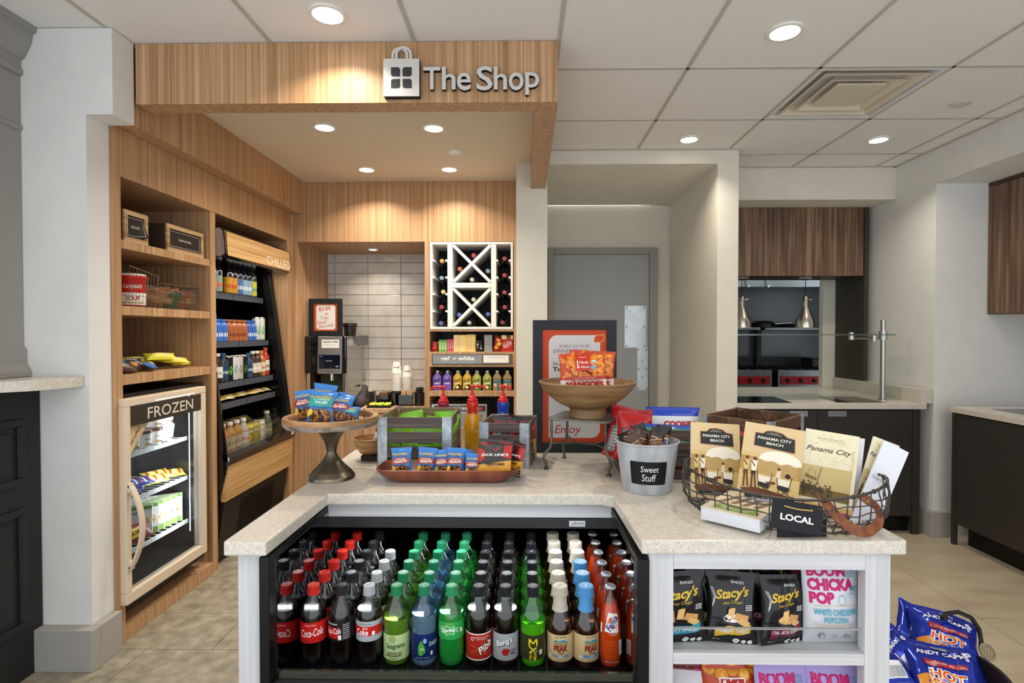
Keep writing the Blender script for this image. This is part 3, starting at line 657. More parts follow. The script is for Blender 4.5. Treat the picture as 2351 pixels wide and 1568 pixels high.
CZS = [PX(555, 680, -1.93).z, PX(555, 783, -1.90).z, PX(640, 857, -1.865).z, PX(640, 895, -1.85).z]
for z in CZS:
    xf = hx(z)-.065
    for y0, y1 in ((3.10, 3.505), (3.512, 3.915)):
        MB().box(-2.29, xf-.004, y0, y1, z-.012, z).o('shelf', BLK, CH); MB().box(xf-.004, xf, y0, y1, z-.036, z+.002).o('price_rail', mat('4b4f5a', .35), CH)
m = MB(); P0 = [(-1.735, 3.10, .66), (-1.735, 3.91, .66), (-1.775, 3.91, .80), (-1.775, 3.10, .80)]; m.add(P0+[(p[0]-.005, p[1], p[2]) for p in P0], [(0, 1, 2, 3), (7, 6, 5, 4), (0, 4, 5, 1), (2, 6, 7, 3)])
m.o('front_guard', clearmat('acrylic', 'f3f6f6', .05), CH)
area('cooler_canopy_lamp', (-1.80, 3.5, 1.795), .04, 1.3, (1, .97, .92), (0, 0, 0), sy=.8)

# -------- bottle and can makers
def simple_bottle(name, label, cat, loc, r, h, liq, cap, lab1, lab2, rz=0, group=None, neck=.35, txt=None, key=None, lz=(.18, .55), capr=.4):
    t = T(name, label, cat, loc, rz, group)
    if key and key in BOTC:
        for nm, me in BOTC[key]:
            ob = bpy.data.objects.new(nm, me); COL.objects.link(ob); ob.parent = t
        return t
    sh = h*(1-neck)
    prof = [(r*.85, 0), (r, .004), (r, sh*.95), (r*.93, sh+h*.03), (r*.6, sh+neck*h*.35), (r*capr*.85, sh+neck*h*.6), (r*capr*.85, h*.93)]
    a = MB().lathe(prof, 20).o('body', mat(liq, .12, coat=.6), t, world=False, smooth=True)
    b = MB().lathe([(r*capr, h*.9), (r*capr, h*.995), (r*capr*.8, h)], 18).o('cap', mat(cap, .4), t, world=False)
    m = MB(); m.lathe([(r*1.012, h*lz[0]), (r*1.012, h*lz[1])], 20, cap=False); p = Print(m, cyl_fn(r*1.012, 0)); p.rect(-r*.9, r*.9, h*(lz[0]*.7+lz[1]*.3), h*(lz[0]*.45+lz[1]*.55), 1)
    if txt: p.text(txt, 0, h*(lz[0]*.25+lz[1]*.75), r*1.3, h*.06, 2, bold=.02)
    c = m.o('printed_label', [mat(lab1, .4), mat(lab2, .4), WHITE], t, world=False, smooth=True)
    if key: BOTC[key] = [('body', a.data), ('cap', b.data), ('printed_label', c.data)]
    return t
BOTC = {}
def can(name, label, loc, r, h, c1, c2, rz=0, group=None, key=None, txt=None):
    t = T(name, label, 'can', loc, rz, group)
    if key in BOTC:
        for nm, me in BOTC[key]: ob = bpy.data.objects.new(nm, me); COL.objects.link(ob); ob.parent = t
        return t
    a = MB().lathe([(r*.8, 0, 1), (r, .006, 0), (r, h-.01, 1), (r*.85, h, 1), (r*.8, h-.003, 1)], 20).o('body', [mat(c1, .25, .4), STEEL], t, world=False, smooth=True)
    m = MB(); p = Print(m, cyl_fn(r)); p.poly([(-r*.5, h*.3), (r*.2, h*.25), (r*.6, h*.5), (r*.1, h*.62), (-r*.3, h*.5)], 0)
    if txt: p.text(txt, 0, h*.75, r*1.2, h*.08, 0, bold=.02)
    b = m.o('printed_label', mat(c2, .4), t, world=False); BOTC[key] = [('body', a.data), ('printed_label', b.data)]; return t
# top shelf bottles
RZC = D2(60)
rowA = [('beer', '1a1210', 'e9e6dc', 'ece8df', '2c3f8c'), ('beer', '1a1210', 'e9e6dc', 'ece8df', '2c3f8c'), ('beer', '1a1210', '4a5ac0', '2b62b8', 'e8e8f0'), ('beer', '1a1210', 'c23a22', '7b8a76', 'd98c2a'), ('beer', '1a1210', 'c23a22', '8d9a8a', 'd95022'), ('beer', '1a1210', 'a03018', 'c98a2a', 'b03a20'), ('beer', '1a1210', 'a03018', 'c98a2a', 'b03a20'), ('beer', '16202a', 'b8c0c8', '4a6aa0', 'd9dfe2'), ('beer', '16202a', 'b8c0c8', '8aa4b4', 'e6eaea'), ('beer', '16202a', 'b8c0c8', '8aa4b4', 'e6eaea'), ('beer', '3a4038', '70787a', 'c9bf3a', '3a7a9a')]
gapsA = [3.14, 3.205, 3.27, 3.335, 3.40, 3.52, 3.58, 3.645, 3.71, 3.77, 3.84]
for k, (a_, q) in enumerate(zip(rowA, gapsA)):
    simple_bottle('beer_bottle', 'dark beer bottle on the top shelf of the tall cooler, %s from its left' % ORD[k].replace('front', 'first'), 'bottle', (hx(CZS[0])-.105, q, CZS[0]+.001), .029, .225, a_[1], a_[2], a_[3], a_[4], RZC, 'beer bottles in the tall cooler', key=('A',)+a_, lz=(.05, .5), capr=.45)
rowB = [('can', 'e4e6e4', '4fa848', .175)]*3+[('btl', '3f74c8', 'e6eef6', .14)]*2+[('btl', 'a8623a', '7a2f22', .14)]*4+[('btl', '3a66b8', 'dfe6f0', .14)]*2+[('can', 'd9dcd6', '6aa868', .165)]*2
for k, a_ in enumerate(rowB):
    y = 3.13+k*.0615; z = CZS[1]+.001; x = hx(CZS[1])-.10
    if a_[0] == 'can': can('soda_can', 'tall pale leaf-marked can, %s from the left on the second cooler shelf' % ORD[k].replace('front', 'first'), (x, y, z), .029, a_[3], a_[1], a_[2], RZC, 'pale cans on the second cooler shelf', key=a_)
    else: simple_bottle('shake_bottle', '%s milk shake bottle, %s from the left on the second cooler shelf' % ('blue' if k in (3, 4, 9, 10) else 'brown', ORD[k].replace('front', 'first')), 'bottle', (x, y, z), .0295, a_[3], a_[1], a_[1], a_[1], a_[2], RZC, 'shake bottles on the second cooler shelf', neck=.25, key=a_, lz=(.02, .68), capr=.75)
rowC = [('b', 'b5643a', 'd8b080', 'd8c8b4', 'b0242c', .17), ('b', 'b5643a', 'd8b080', 'd8c8b4', 'b0242c', .17), ('b', '2a1a14', 'e0ddd6', 'e8e6e0', '8a8a88', .18), ('b', '1f3550', '2a5a80', '27466a', 'dfe6ea', .18), ('c', '14181a', '5ab03a', 0, 0, .16), ('c', 'd8dadc', '9a9c9e', 0, 0, .16), ('c', 'c8c4be', '8a8478', 0, 0, .16), ('c', '14181a', '3a6a3a', 0, 0, .16), ('b', '22456a', '2a5a80', '27466a', 'dfe6ea', .17), ('b', '3a2a20', 'e0ddd6', 'cfc8b8', 'efece6', .18), ('b', '3a2a20', 'e0ddd6', 'cfc8b8', 'efece6', .18), ('b', 'b5643a', 'c98a50', 'd8c8b4', 'b0242c', .18), ('b', 'a8321f', 'b04a2a', 'c9d2c0', '7a2a20', .2)]
for k, a_ in enumerate(rowC):
    y = 3.14+k*.0605; z = CZS[2]+.001; x = hx(CZS[2])-.10; L_ = '%s from the left on the third cooler shelf' % ORD[k].replace('front', 'first')
    if a_[0] == 'c': can('energy_drink_can', 'tall %s drink can, %s' % ('black' if a_[1] == '14181a' else 'silver', L_), (x, y, z), .028, a_[5], a_[1], a_[2], RZC, 'drink cans on the third cooler shelf', key=a_)
    else: simple_bottle('juice_bottle', 'juice or tea bottle, %s' % L_, 'bottle', (x, y, z), .0295, a_[5], a_[1], a_[2], a_[3], a_[4], RZC, 'juice bottles on the third cooler shelf', neck=.33, key=a_, capr=.55)
for k in range(14):
    y = 3.13+k*.056
    bag('cheese_snack', 'small yellow and tan wrapped snack lying on the fourth cooler shelf, %s from the left' % ORD[k].replace('front', 'first'), 'snack', .10, .05, .022, [mat(['b8a050', 'c8b48a', 'b09a70'][k % 3], .3), mat(['8a5a3a', 'd8c83a', 'e2dccb'][k % 3], .4)], [(1, 0)], lambda p, w, h: p.rect(-w*.3, w*.25, h*.3, h*.7, 1), (hx(CZS[3])-.11, y, CZS[3]+.014), (D2(-70), 0, D2(70+rnd.uniform(-20, 20))), group='small snacks on the fourth cooler shelf', seed=k+50, nu=10, nv=8)
rowD = [('p', '2c3a24', 'b8cc3a'), ('p', '26231f', '9ab03a'), ('b', 'b8703a', 'd8c2b0', 'b8a8a0', 'b03a3a'), ('b', 'b8803a', 'e2ded6', 'c8b8a0', 'a07a50'), ('b', 'b8803a', 'e2ded6', 'c8b8a0', 'a07a50'), ('b', 'c8b0a0', 'e8e4dc', 'e0d8d0', 'c23a30'), ('t', 'a08a3a', 'd8c23a'), ('t', 'a08a3a', 'c8b23a'), ('t', 'c0b4a0', 'e8e4dc'), ('b', '5a5a3a', 'c9c4b0', '8a8a70', 'd0ccb8')]
for k, a_ in enumerate(rowD):
    y = 3.14+k*.082; z = .601; x = -1.87
    L_ = '%s from the left on the lowest deck of the cooler' % ORD[k].replace('front', 'first')
    if a_[0] == 'b': simple_bottle('juice_bottle', 'small amber juice bottle, %s' % L_, 'bottle', (x, y, z), .036, .20, a_[1], a_[2], a_[3], a_[4], RZC, 'juices on the bottom cooler deck', key=a_, capr=.55)
    else: bag('snack_pack', '%s snack pack, %s' % ({'p': 'green and lime', 't': 'yellow'}[a_[0]], L_), 'snack', .09, .19 if a_[0] == 'p' else .15, .045, [mat(a_[1], .3), mat(a_[2], .35), WHITE], [(.62, 0), (1, 0)], lambda p, w, h: (p.rect(-w*.4, w*.4, h*.8, h*.93, 1), p.disc(-w*.1, h*.3, w*.25, h*.16, 1, 10), p.text('OLIVES', 0, h*.62, w*.6, h*.09, 2, bold=.02)), (x, y, z), (D2(-5), 0, D2(62)), group='packs on the bottom cooler deck', seed=k+80)
for k in range(6): bag('cheese_snack', 'flat yellow pack laid behind the front goods on the cooler deck, %s from the left' % ORD[k].replace('front', 'first'), 'snack', .13, .07, .03, [mat('b8983a', .3), mat('d8c88a', .4)], [(1, 0)], lambda p, w, h: p.rect(-w*.3, w*.3, h*.3, h*.7, 1), (-1.98, 3.16+k*.13, .74), (D2(-60), 0, D2(75)), group='flat packs at the back of the cooler deck', seed=k+99, nu=10, nv=8)
# ================================================================ oak back wall unit: panels, alcove, wine rack, shelves
B = FBACK
def w4(cx, cy, Y=B): return PY(640+cx*.30612, 480+cy*.30612, Y)
BU = T('oak_wall_unit', 'oak veneer wall with coffee alcove and narrow open shelves at the back', 'cabinet', (-.9, B, 0))
AZ = 2.052; ax0, ax1 = -1.725, -.757; rx0 = -.722; rx1 = -.085
bx('upper_panel', -1.764, -.06, B, B+.02, AZ, INC, root=BU)
bx('pier_panel', -1.764, ax0, B, 4.72, 0, AZ, root=BU)
bx('divider_panel', ax1, rx0, B, 4.72, 0, AZ, root=BU); bx('end_panel', rx1, -.061, B, 4.5, 0, AZ, root=BU)
bx('alcove_ceiling', ax0, ax1, B+.021, 4.72, AZ, AZ+.02, mt=OAK, root=BU)
for a, b in ((ax0, -1.236), (-1.232, ax1)): bx('cabinet_door', a, b, B, B+.018, .1, .752, root=BU)
bx('plinth', ax0, ax1, B+.03, B+.05, 0, .1, mt=BLK, root=BU)
bx('counter_slab', ax0+.001, ax1-.001, B-.012, 4.72, .757, .79, mt=OAKX, root=BU, bev=.003)
# open shelves right column
for z0, z1 in ((w4(0, 918).z, w4(0, 900).z), (w4(0, 1182).z, w4(0, 1070).z), (w4(0, 1402).z, w4(0, 1362).z), (.60, .62)): bx('shelf', rx0, rx1, B, 4.45, z0, z1, root=BU)
bx('back_panel', rx0, rx1, 4.45, 4.465, .1, AZ, mt=BLK, root=BU); bx('cabinet_door', rx0+.002, rx1-.002, B, B+.018, .1, .60, root=BU)
# ceramic tiles of the alcove: every tile its own piece
TW = T('tile_splashback', 'glossy pale gray wall tiles at the back of the coffee alcove', 'tiles', (-1.24, 4.72, .79))
CER = noisemat('glazed_tile', ['c3bfb8', 'cfccc5', 'd6d3cc'], ns=10, rough=.12, bump=.08)
MB().box(ax0, ax1, 4.722, 4.73, .79, AZ).o('grout', mat('aaa59c', .8), TW)
tz0 = PY(760, 604.0, 4.72).z
for r_ in range(-1, 14):
    z1 = tz0-.0934*(r_); z0 = z1-.0934+.004
    z1 = min(z1, AZ-.001); z0 = max(z0, .79)
    if z1-z0 < .01: continue
    for c_ in range(-1, 4):
        a = PY(768.6, 600, 4.72).x+.2915*c_; a0 = max(a+.002, ax0); a1 = min(a+.2895, ax1)
        if a1-a0 > .01: MB().box(a0, a1, 4.712, 4.722, z0, z1).o('tile', CER, TW, bev=.002)
# wine rack
WRK = mat('e3e1dc', .45); WR = T('wine_rack', 'white lattice wine rack set into the oak wall', 'rack', (-.4, B, 1.4))
def wb(name, x0, x1, y0, y1, Ya=B-.004, Yb=B+.33):
    a = w4(x0, y1); b = w4(x1, y0); return MB().box(a.x, b.x, Ya, Yb, a.z, b.z).o(name, WRK, WR, bev=.001)
for q in ((1135, 1152, 247, 900), (1740, 1757, 247, 900), (1267, 1303, 265, 883), (1593, 1630, 265, 883)): wb('upright', *q)
for q in ((1152, 1740, 247, 265), (1152, 1740, 883, 900), (1303, 1593, 553, 590)): wb('cross_rail', *q)
for y in (385, 512, 638, 766):
    for a, b in ((1152, 1170), (1249, 1267), (1630, 1646), (1724, 1740)): wb('peg', a, b, y-6, y+7)
for y0, y1 in ((265, 553), (590, 883)):
    for s in (0, 1):
        p, q = (w4(1308, y0+6), w4(1588, y1-6)) if s else (w4(1588, y0+6), w4(1308, y1-6))
        d = (q-p).normalized(); n = Vector((-d.z, 0, d.x))*.011; P = [(p+n), (p-n), (q-n), (q+n)]
        MB().prism([(v.x, v.z) for v in P], B-.003+.001*s, B+.33, 'y').o('lattice_board', WRK, WR)
a = w4(1135, 900); b = w4(1757, 247); MB().box(a.x, b.x, B+.331, B+.34, a.z, b.z).o('back_board', mat('1b1c1e', .5), WR)
WB = [(1212, 380, 'c9924e'), (1210, 508, '7f93ab'), (1222, 612, 'c9b277'), (1208, 727, 'a43a40'), (1205, 848, '5a68a6'), (1450, 338, 'a2403e'), (1347, 440, 'b0604e'), (1558, 455, '6f8d90'), (1438, 520, 'b5ae9c'),
      (1450, 670, 'c2baa6'), (1342, 785, '5a68c0'), (1558, 780, '5c60b0'), (1418, 845, 'a9a493'), (1683, 362, 'a63d4d'), (1683, 487, 'a63d4d'), (1683, 615, 'a63d4d'), (1685, 727, 'a63d4d'), (1668, 842, '8a3540')]
WLB = ['top of the left column', 'second down in the left column', 'middle of the left column', 'fourth down in the left column', 'bottom of the left column', 'top cell of the upper cross', 'left cell of the upper cross', 'right cell of the upper cross', 'bottom cell of the upper cross', 'top cell of the lower cross', 'left cell of the lower cross', 'right cell of the lower cross', 'bottom cell of the lower cross', 'top of the right column', 'second down in the right column', 'middle of the right column', 'fourth down in the right column', 'bottom of the right column']
GLD = mat('121512', .12, coat=.6)
for (cx, cy, c), lb in zip(WB, WLB):
    p = w4(cx, cy); t = T('wine_bottle', 'wine bottle lying neck out, %s of the wine rack' % lb, 'bottle', (p.x+.010, B+.03, p.z-.008), rot=(-math.pi/2, 0, 0), group='wine bottles in the lattice rack')
    MB().lathe([(.0145, .0), (.0145, .07), (.02, .085), (.037, .12), (.0375, .29), (.03, .296)], 20).o('glass_body', GLD, t, world=False, smooth=True)
    MB().lathe([(.010, -.027), (.0155, -.026), (.0155, -.012), (.0148, -.01), (.0152, .02)], 18).o('foil_cap', mat(c, .35, .3), t, world=False)
# candy shelf
zc = w4(0, 1070).z+.0005
def cbox(name, label, cx0, cx1, h, c1, c2, txt, n=1, stack=False, Y=B+.03, dep=.09, group=None, tw=.8):
    a = w4(cx0, 1070, Y).x; b = w4(cx1, 1070, Y).x
    for k in range(n):
        if stack: x0, x1, z0, z1 = a, b, zc+h/n*k, zc+h/n*(k+1)-.0008
        else: x0, x1, z0, z1 = a+(b-a)/n*k, a+(b-a)/n*(k+1)-.0008, zc, zc+h
        m = MB().box(x0, x1, Y, Y+dep, z0, z1, 0); p = Print(m, lambda x, y, e: (x, Y-e, y)); w, hh = x1-x0, z1-z0; xm, zm = (x0+x1)/2, (z0+z1)/2
        if stack: p.rect(x0+w*.08, x1-w*.3, z0+hh*.2, z1-hh*.2, 1); p.text(txt, xm-w*.12, zm, w*.5, hh*.42, 2, bold=.02)
        else: p.rect(x0+w*.15, x1-w*.15, z0+hh*.15, z0+hh*.8, 1); p.text(txt, xm, zm, hh*.5, w*.4, 2, bold=.02, rot=math.pi/2)
        pos = (('%s from the bottom' % ORD[k].replace('front', 'first')) if stack else ('%s from the left' % ORD[k].replace('front', 'first'))) if n > 1 else ''
        me = m.o(name, [mat(c1, .35), mat(c2, .35), WHITE if txt != 'CANDY' else mat('c23a30', .4)], None); tag(me, (label+' '+pos).strip(), 'candy', group)
cbox('candy_box', 'small green candy carton on the candy shelf,', 1200, 1262, .09, '5aa84a', 'a8d070', 'MINT', 3, group='green candy cartons')
cbox('candy_box', 'small pink candy carton on the candy shelf,', 1263, 1312, .093, 'd0546a', 'b8405a', 'GUM', 3, group='pink candy cartons')
cbox('candy_box', 'flat yellow candy box in the wider stack,', 1312, 1410, .128, 'efd079', 'f3e7b8', 'CANDY', 7, True, group='wider yellow candy stack')
cbox('candy_box', 'flat yellow candy box in the narrower stack,', 1412, 1476, .132, 'f0c860', 'f5edc8', 'CANDY', 7, True, B+.035, group='narrower yellow candy stack')
cbox('gum_pack', 'silver gum pack in the stack on the candy shelf,', 1541, 1600, .128, '9a9c9e', '55585c', 'GUM', 7, True, group='silver gum packs')
cbox('chocolate_box', 'red chocolate wafer carton at the right end of the candy shelf', 1672, 1757, .128, 'b3271f', 'b3271f', '', 1) if 0 else None
a = w4(1672, 1070, B+.03).x; b = w4(1757, 1070, B+.03).x
m = MB().box(a, b, B+.03, B+.13, zc, zc+.125, 0); p = Print(m, lambda x, y, e: (x, B+.03-e, y)); p.rect(a, b, zc+.095, zc+.125, 1); p.poly([(a+.03, zc+.125), (a+.045, zc+.085), (b-.02, zc+.095), (b-.015, zc+.125)], 2); p.disc((a+b)/2, zc+.055, .036, .022, 3, 20, rot=.5); p.disc((a+b)/2, zc+.055, .033, .019, 0, 20, rot=.5); p.text('KitKat', (a+b)/2, zc+.055, .056, .02, 3, bold=.02, shear=.2, rot=.6)
tag(m.o('chocolate_box', [mat('b8241c', .35), mat('d9c9a0', .4), mat('7a3f22', .4), WHITE], None), 'red chocolate wafer carton at the right end of the candy shelf', 'candy')
def sb(name, label, cx, w, h, tk, cols, pr, Y, z, tilt=-6, yaw=0, roll=0, group=None, seed=1, cat='candy', bands=None, **k):
    p = w4(cx, 1000, Y); return bag(name, label, cat, w, h, tk, [mat(c, .28) for c in cols], bands or [(1, 0)], pr, (p.x, Y, z), (D2(tilt), D2(roll), D2(yaw)), group=group, seed=seed, nu=14, nv=14, **k)
sb('candy_bag', 'crinkled red candy wrapper at the left end of the candy shelf', 1168, .055, .075, .03, ['b0281f', 'd8584a', '6a1a14'], lambda p, w, h: (p.rect(-w*.3, w*.2, h*.3, h*.5, 1), p.disc(w*.1, h*.7, w*.2, h*.1, 2, 10)), B+.05, zc, roll=8, seed=3)
sb('candy_bag', 'black candy bag beside the silver gum stack, left one', 1492, .04, .085, .03, ['1a1a1a', '8a8a8a', 'c9c9c9'], lambda p, w, h: (p.rect(-w*.3, w*.3, h*.3, h*.36, 1), p.disc(0, h*.6, w*.2, h*.1, 2, 10)), B+.04, zc, seed=4)
sb('candy_bag', 'black candy bag beside the silver gum stack, right one', 1522, .045, .08, .03, ['1a1a1a', '8a8a8a', 'c9c9c9'], lambda p, w, h: (p.rect(-w*.3, w*.3, h*.5, h*.56, 1), p.disc(0, h*.3, w*.2, h*.1, 2, 10)), B+.05, zc, roll=-12, seed=5)
sb('candy_bag', 'bright yellow and orange candy bag leaning on the red carton', 1637, .075, .12, .035, ['9c2a1a', 'f0a820', 'f4c23a'], lambda p, w, h: (p.disc(-w*.15, h*.25, w*.22, h*.12, 1, 12), p.disc(w*.1, h*.5, w*.28, h*.12, 2, 12, rot=.4), p.disc(-w*.05, h*.72, w*.22, h*.09, 1, 12)), B+.05, zc, roll=10, seed=6)
# shelf strip sign
a = w4(1147, 1165, B-.006); b = w4(1752, 1088, B-.006)
t = T('shelf_sign', 'gray strip sign reading red or white on the oak shelf edge', 'sign', ((a.x+b.x)/2, B-.006, a.z))
MB().box(a.x, b.x, B-.006, B-.0005, a.z, b.z).o('frame', mat('55585e', .4), t)
m = MB(); p = Print(m, lambda x, y, e: (x, B-.0062-e, y)); W_ = b.x-a.x; H_ = b.z-a.z; f = lambda u: a.x+u*W_; g_ = lambda v: a.z+v*H_
p.rect(f(.015), f(.625), g_(.08), g_(.92), 0); p.rect(f(.625), f(.98), g_(.08), g_(.92), 3); p.rect(f(.642), f(.955), g_(.16), g_(.9), 1)
p.text('red', f(.17), g_(.60), W_*.11, H_*.42, 1, bold=.03, shear=.2); p.text('or', f(.285), g_(.56), W_*.045, H_*.22, 1, bold=.02, shear=.2); p.text('white', f(.43), g_(.60), W_*.20, H_*.42, 1, bold=.03, shear=.2)
p.text('CHILLED WINE IN WINE COOLER', f(.32), g_(.2), W_*.42, H_*.1, 2); p.text('WINE AVAILABILITY', f(.8), g_(.72), W_*.22, H_*.09, 0)
m.o('sign_face', [mat('8b8d93', .5), mat('eeebe6', .5), mat('c9c7c4', .5), mat('6a5f5a', .5)], t)
# wine cartons
zk = w4(0, 1362).z+.0005
def carton(k, cx, cols, txt, lab):
    t = T('wine_carton', lab, 'carton', (w4(cx, 1300, B+.03).x, B+.03, zk), group='small wine cartons on the oak shelf')
    w, d, h = .064, .05, .135
    m = MB(); zs = [(0, .85), (.012, 1), (h-.035, 1), (h-.008, .42), (h, .40)]
    ring = []
    for z, s in zs: ring.append([(-w/2*s, d/2-d/2*s, z), (w/2*s, d/2-d/2*s, z), (w/2*s, d/2+d/2*s, z), (-w/2*s, d/2+d/2*s, z)])
    vs = [v for r in ring for v in r]; fs = [(j*4+i, j*4+(i+1) % 4, j*4+4+(i+1) % 4, j*4+4+i) for j in range(4) for i in range(4)]+[(3, 2, 1, 0), (16, 17, 18, 19)]
    m.add(vs, fs, 0); p = Print(m, lambda x, y, e: (x, -e, y))
    if txt == 'Bandit':
        p.text(txt, -.002, h*.56, .056, .02, 3, bold=.015, shear=.3, rot=.25); p.rect(-.02, .022, h*.36, h*.45, 1)
        if k > 1: p.poly([(-.028, .004), (.03, .004), (.031, .038), (.008, .05), (-.012, .03)], 2); p.disc(.0, .025, .012, .01, 1, 10, rot=.7)
        p.disc(0, h*.72, .007, .006, 1, 10)
    else:
        p.rect(-w/2, w/2, h*.42, h*.63, 2); p.text('BOTA BOX', 0, h*.55, .045, .009, 1, bold=.01); p.disc(-.012, h*.33, .012, .012, 1, 14); p.poly([(.0, 0), (.02, .0), (.012, .04), (.004, .05), (-.006, .05), (.004, .035)], 2)
    m.o('body', [mat(cols[0], .4), mat(cols[1], .4), mat(cols[2], .4), mat(cols[3], .4)], t, world=False)
    MB().lathe([(.012, h-.004), (.012, h+.014), (.01, h+.016)], 16, c=(0, d/2, 0)).o('cap', mat('dedede', .4), t, world=False); return t
cl = [('7a5ab8', 'cfc3e6', '9a80d0', '332352')]*2+[('d8aa30', 'f2e8c0', '3b2c1a', '3a2a12')]*2+[('b0b04a', 'e9ecc8', '5e6a26', '2c3416')]*2+[('a8875a', 'e9e4d2', '2f6a70', '222222')]*2
nmc = ['purple', 'purple', 'golden', 'golden', 'olive green', 'olive green', 'tan and teal', 'tan and teal']
for k, cx in enumerate((1187, 1262, 1340, 1412, 1484, 1562, 1637, 1714)):
    carton(k, cx, cl[k], 'Bandit' if k < 6 else 'B', '%s wine carton on the oak shelf, %s of the pair' % (nmc[k], 'right' if k % 2 else 'left'))
for k in range(8):
    t = T('wine_carton', 'dark wine carton in the back row behind the %s carton in front' % ORD[k].replace('front', 'first'), 'carton', (w4(1215+k*70, 1300, B+.12).x, B+.12, zk), group='back row of wine cartons')
    MB().box(-.03, .03, 0, .05, 0, .12).o('body', mat('4c4a58', .4), t, world=False, bev=.004); MB().lathe([(.012, .119), (.012, .136), (.01, .138)], 14, c=(0, .025, 0)).o('cap', mat('6a6a70', .4), t, world=False)
# microwave / steel oven in the lower opening
a = w4(1145, 1568, B+.0); b = w4(1560, 1465, B+.0); t = T('microwave', 'stainless microwave with keypad under the wine cartons', 'oven', ((a.x+b.x)/2, B+.02, .62))
zt = b.z; MB().box(rx0+.005, b.x, B+.02, B+.36, .621, zt).o('casing', mat('b9b7b2', .3, .9), t, bev=.006)
m = MB(); m.box(rx0+.03, b.x-.012, B+.012, B+.02, zt-.055, zt-.012, 0); p = Print(m, lambda x, y, e: (x, B+.012-e, y))
for k in range(10): p.rect(b.x-.29+k*.026, b.x-.27+k*.026, zt-.045, zt-.022, 1 if k < 9 else 2)
m.o('keypad', [mat('2f2f31', .3), mat('c3c6c4', .4), mat('c03a34', .4)], t)
MB().box(rx0+.03, b.x-.04, B+.008, B+.019, .66, zt-.07).o('door', mat('9c9a96', .3, .8), t, bev=.004)

# coffee machine and the things on the coffee counter
CT = .791
CM = T('coffee_machine', 'black and steel bean-to-cup coffee machine in the alcove', 'coffee machine', (-1.55, 4.3, CT))
cxa, cxb = PY(699, 800, 4.2).x, PY(795, 800, 4.2).x; ztm = PY(750, 771, 4.2).z; zmd = PY(750, 858, 4.2).z
MB().box(cxa, cxb, 4.2, 4.62, zmd, ztm).o('body', BLKG, CM, bev=.012)
MB().box(cxa+.01, cxb-.01, 4.40, 4.60, CT+.03, zmd).o('rear_column', BLKG, CM); MB().box(cxa, cxb, 4.2, 4.62, CT, CT+.03).o('drip_base', BLKG, CM, bev=.004)
MB().box(cxb-.006, cxb+.002, 4.22, 4.615, CT+.03, ztm-.03).o('steel_side', STEEL, CM)
x0, x1 = PY(730, 800, 4.19).x, PY(785, 800, 4.19).x
m = MB(); m.prism([(4.172, zmd-.0), (4.199, zmd), (4.199, ztm-.004), (4.192, ztm-.004)], x0, x1, 'x'); m.o('front_panel', mat('a8a6a2', .3, .9), CM, bev=.002)
zz = lambda v: zmd+(ztm-zmd)*v; yy = lambda z: 4.172+.020*(z-zmd)/(ztm-zmd)
m = MB(); p = Print(m, lambda x, y, e: (x, yy(y)-.001-e, y), eps=.0006); W_ = x1-x0
p.rect(x0+.03, x1-.02, zz(.68), zz(.9), 0); p.text('specialty coffee', (x0+x1)/2+.005, zz(.84), W_*.62, .014, 1, bold=.03, shear=.2); p.text('made by you', (x0+x1)/2, zz(.77), W_*.4, .006, 1)
p.rect(x0+.012, x1-.012, zz(.14), zz(.5), 2); p.rect((x0+x1)/2-.03, (x0+x1)/2+.02, zz(.335), zz(.345), 0); p.rect(x1-.045, x1-.02, zz(.18), zz(.22), 3); p.rect(x0+.02, x0+.035, zz(.45), zz(.47), 3); p.text('FRANKE', (x0+x1)/2, zz(.07), .04, .007, 1)
m.o('display', [mat('e4e2dd', .4), mat('3a2a22', .5), mat('0d1222', .1, em=.0), mat('7a8fd0', .3)], CM)
MB().lathe([(.016, 0), (.016, .05), (.02, .05), (.02, .06)], 16, c=((x0+x1)/2+.0, 4.23, zmd-.055)).o('spout', CHROME, CM)
for q in (.05, .93): MB().lathe([(.018, 0), (.018, zmd-CT-.03)], 14, c=(cxa+q*(cxb-cxa), 4.235, CT+.03)).o('front_post', CHROME, CM)
MB().box(x0+.004, x1-.01, 4.235, 4.24, CT+.035, zmd-.01).o('rear_glass', mat('3d4234', .1, .3), CM)
m = MB().box((x0+x1)/2-.006, (x0+x1)/2+.006, 4.232, 4.236, CT+.04, CT+.16); m.tube([((x0+x1)/2+.02*math.cos(q/8*math.pi), 4.231, CT+.12+.02*math.sin(q/8*math.pi)) for q in range(16)], .002, 5, closed=True); m.o('steam_tap', CHROME, CM)
gx = PY(802, 760, 4.4).x; MB().lathe([(.045, 0), (.052, .075), (.058, .08), (.058, .1), (.05, .104)], 24, c=(gx, 4.42, ztm)).o('bean_hopper', mat('2c2724', .15, alpha=.92), CM, smooth=True)
MB().prism([(4.35, ztm-.08), (4.615, ztm-.08), (4.615, ztm), (4.38, ztm)], cxb+.002, cxb+.055, 'x').o('steel_shoulder', STEELD, CM)
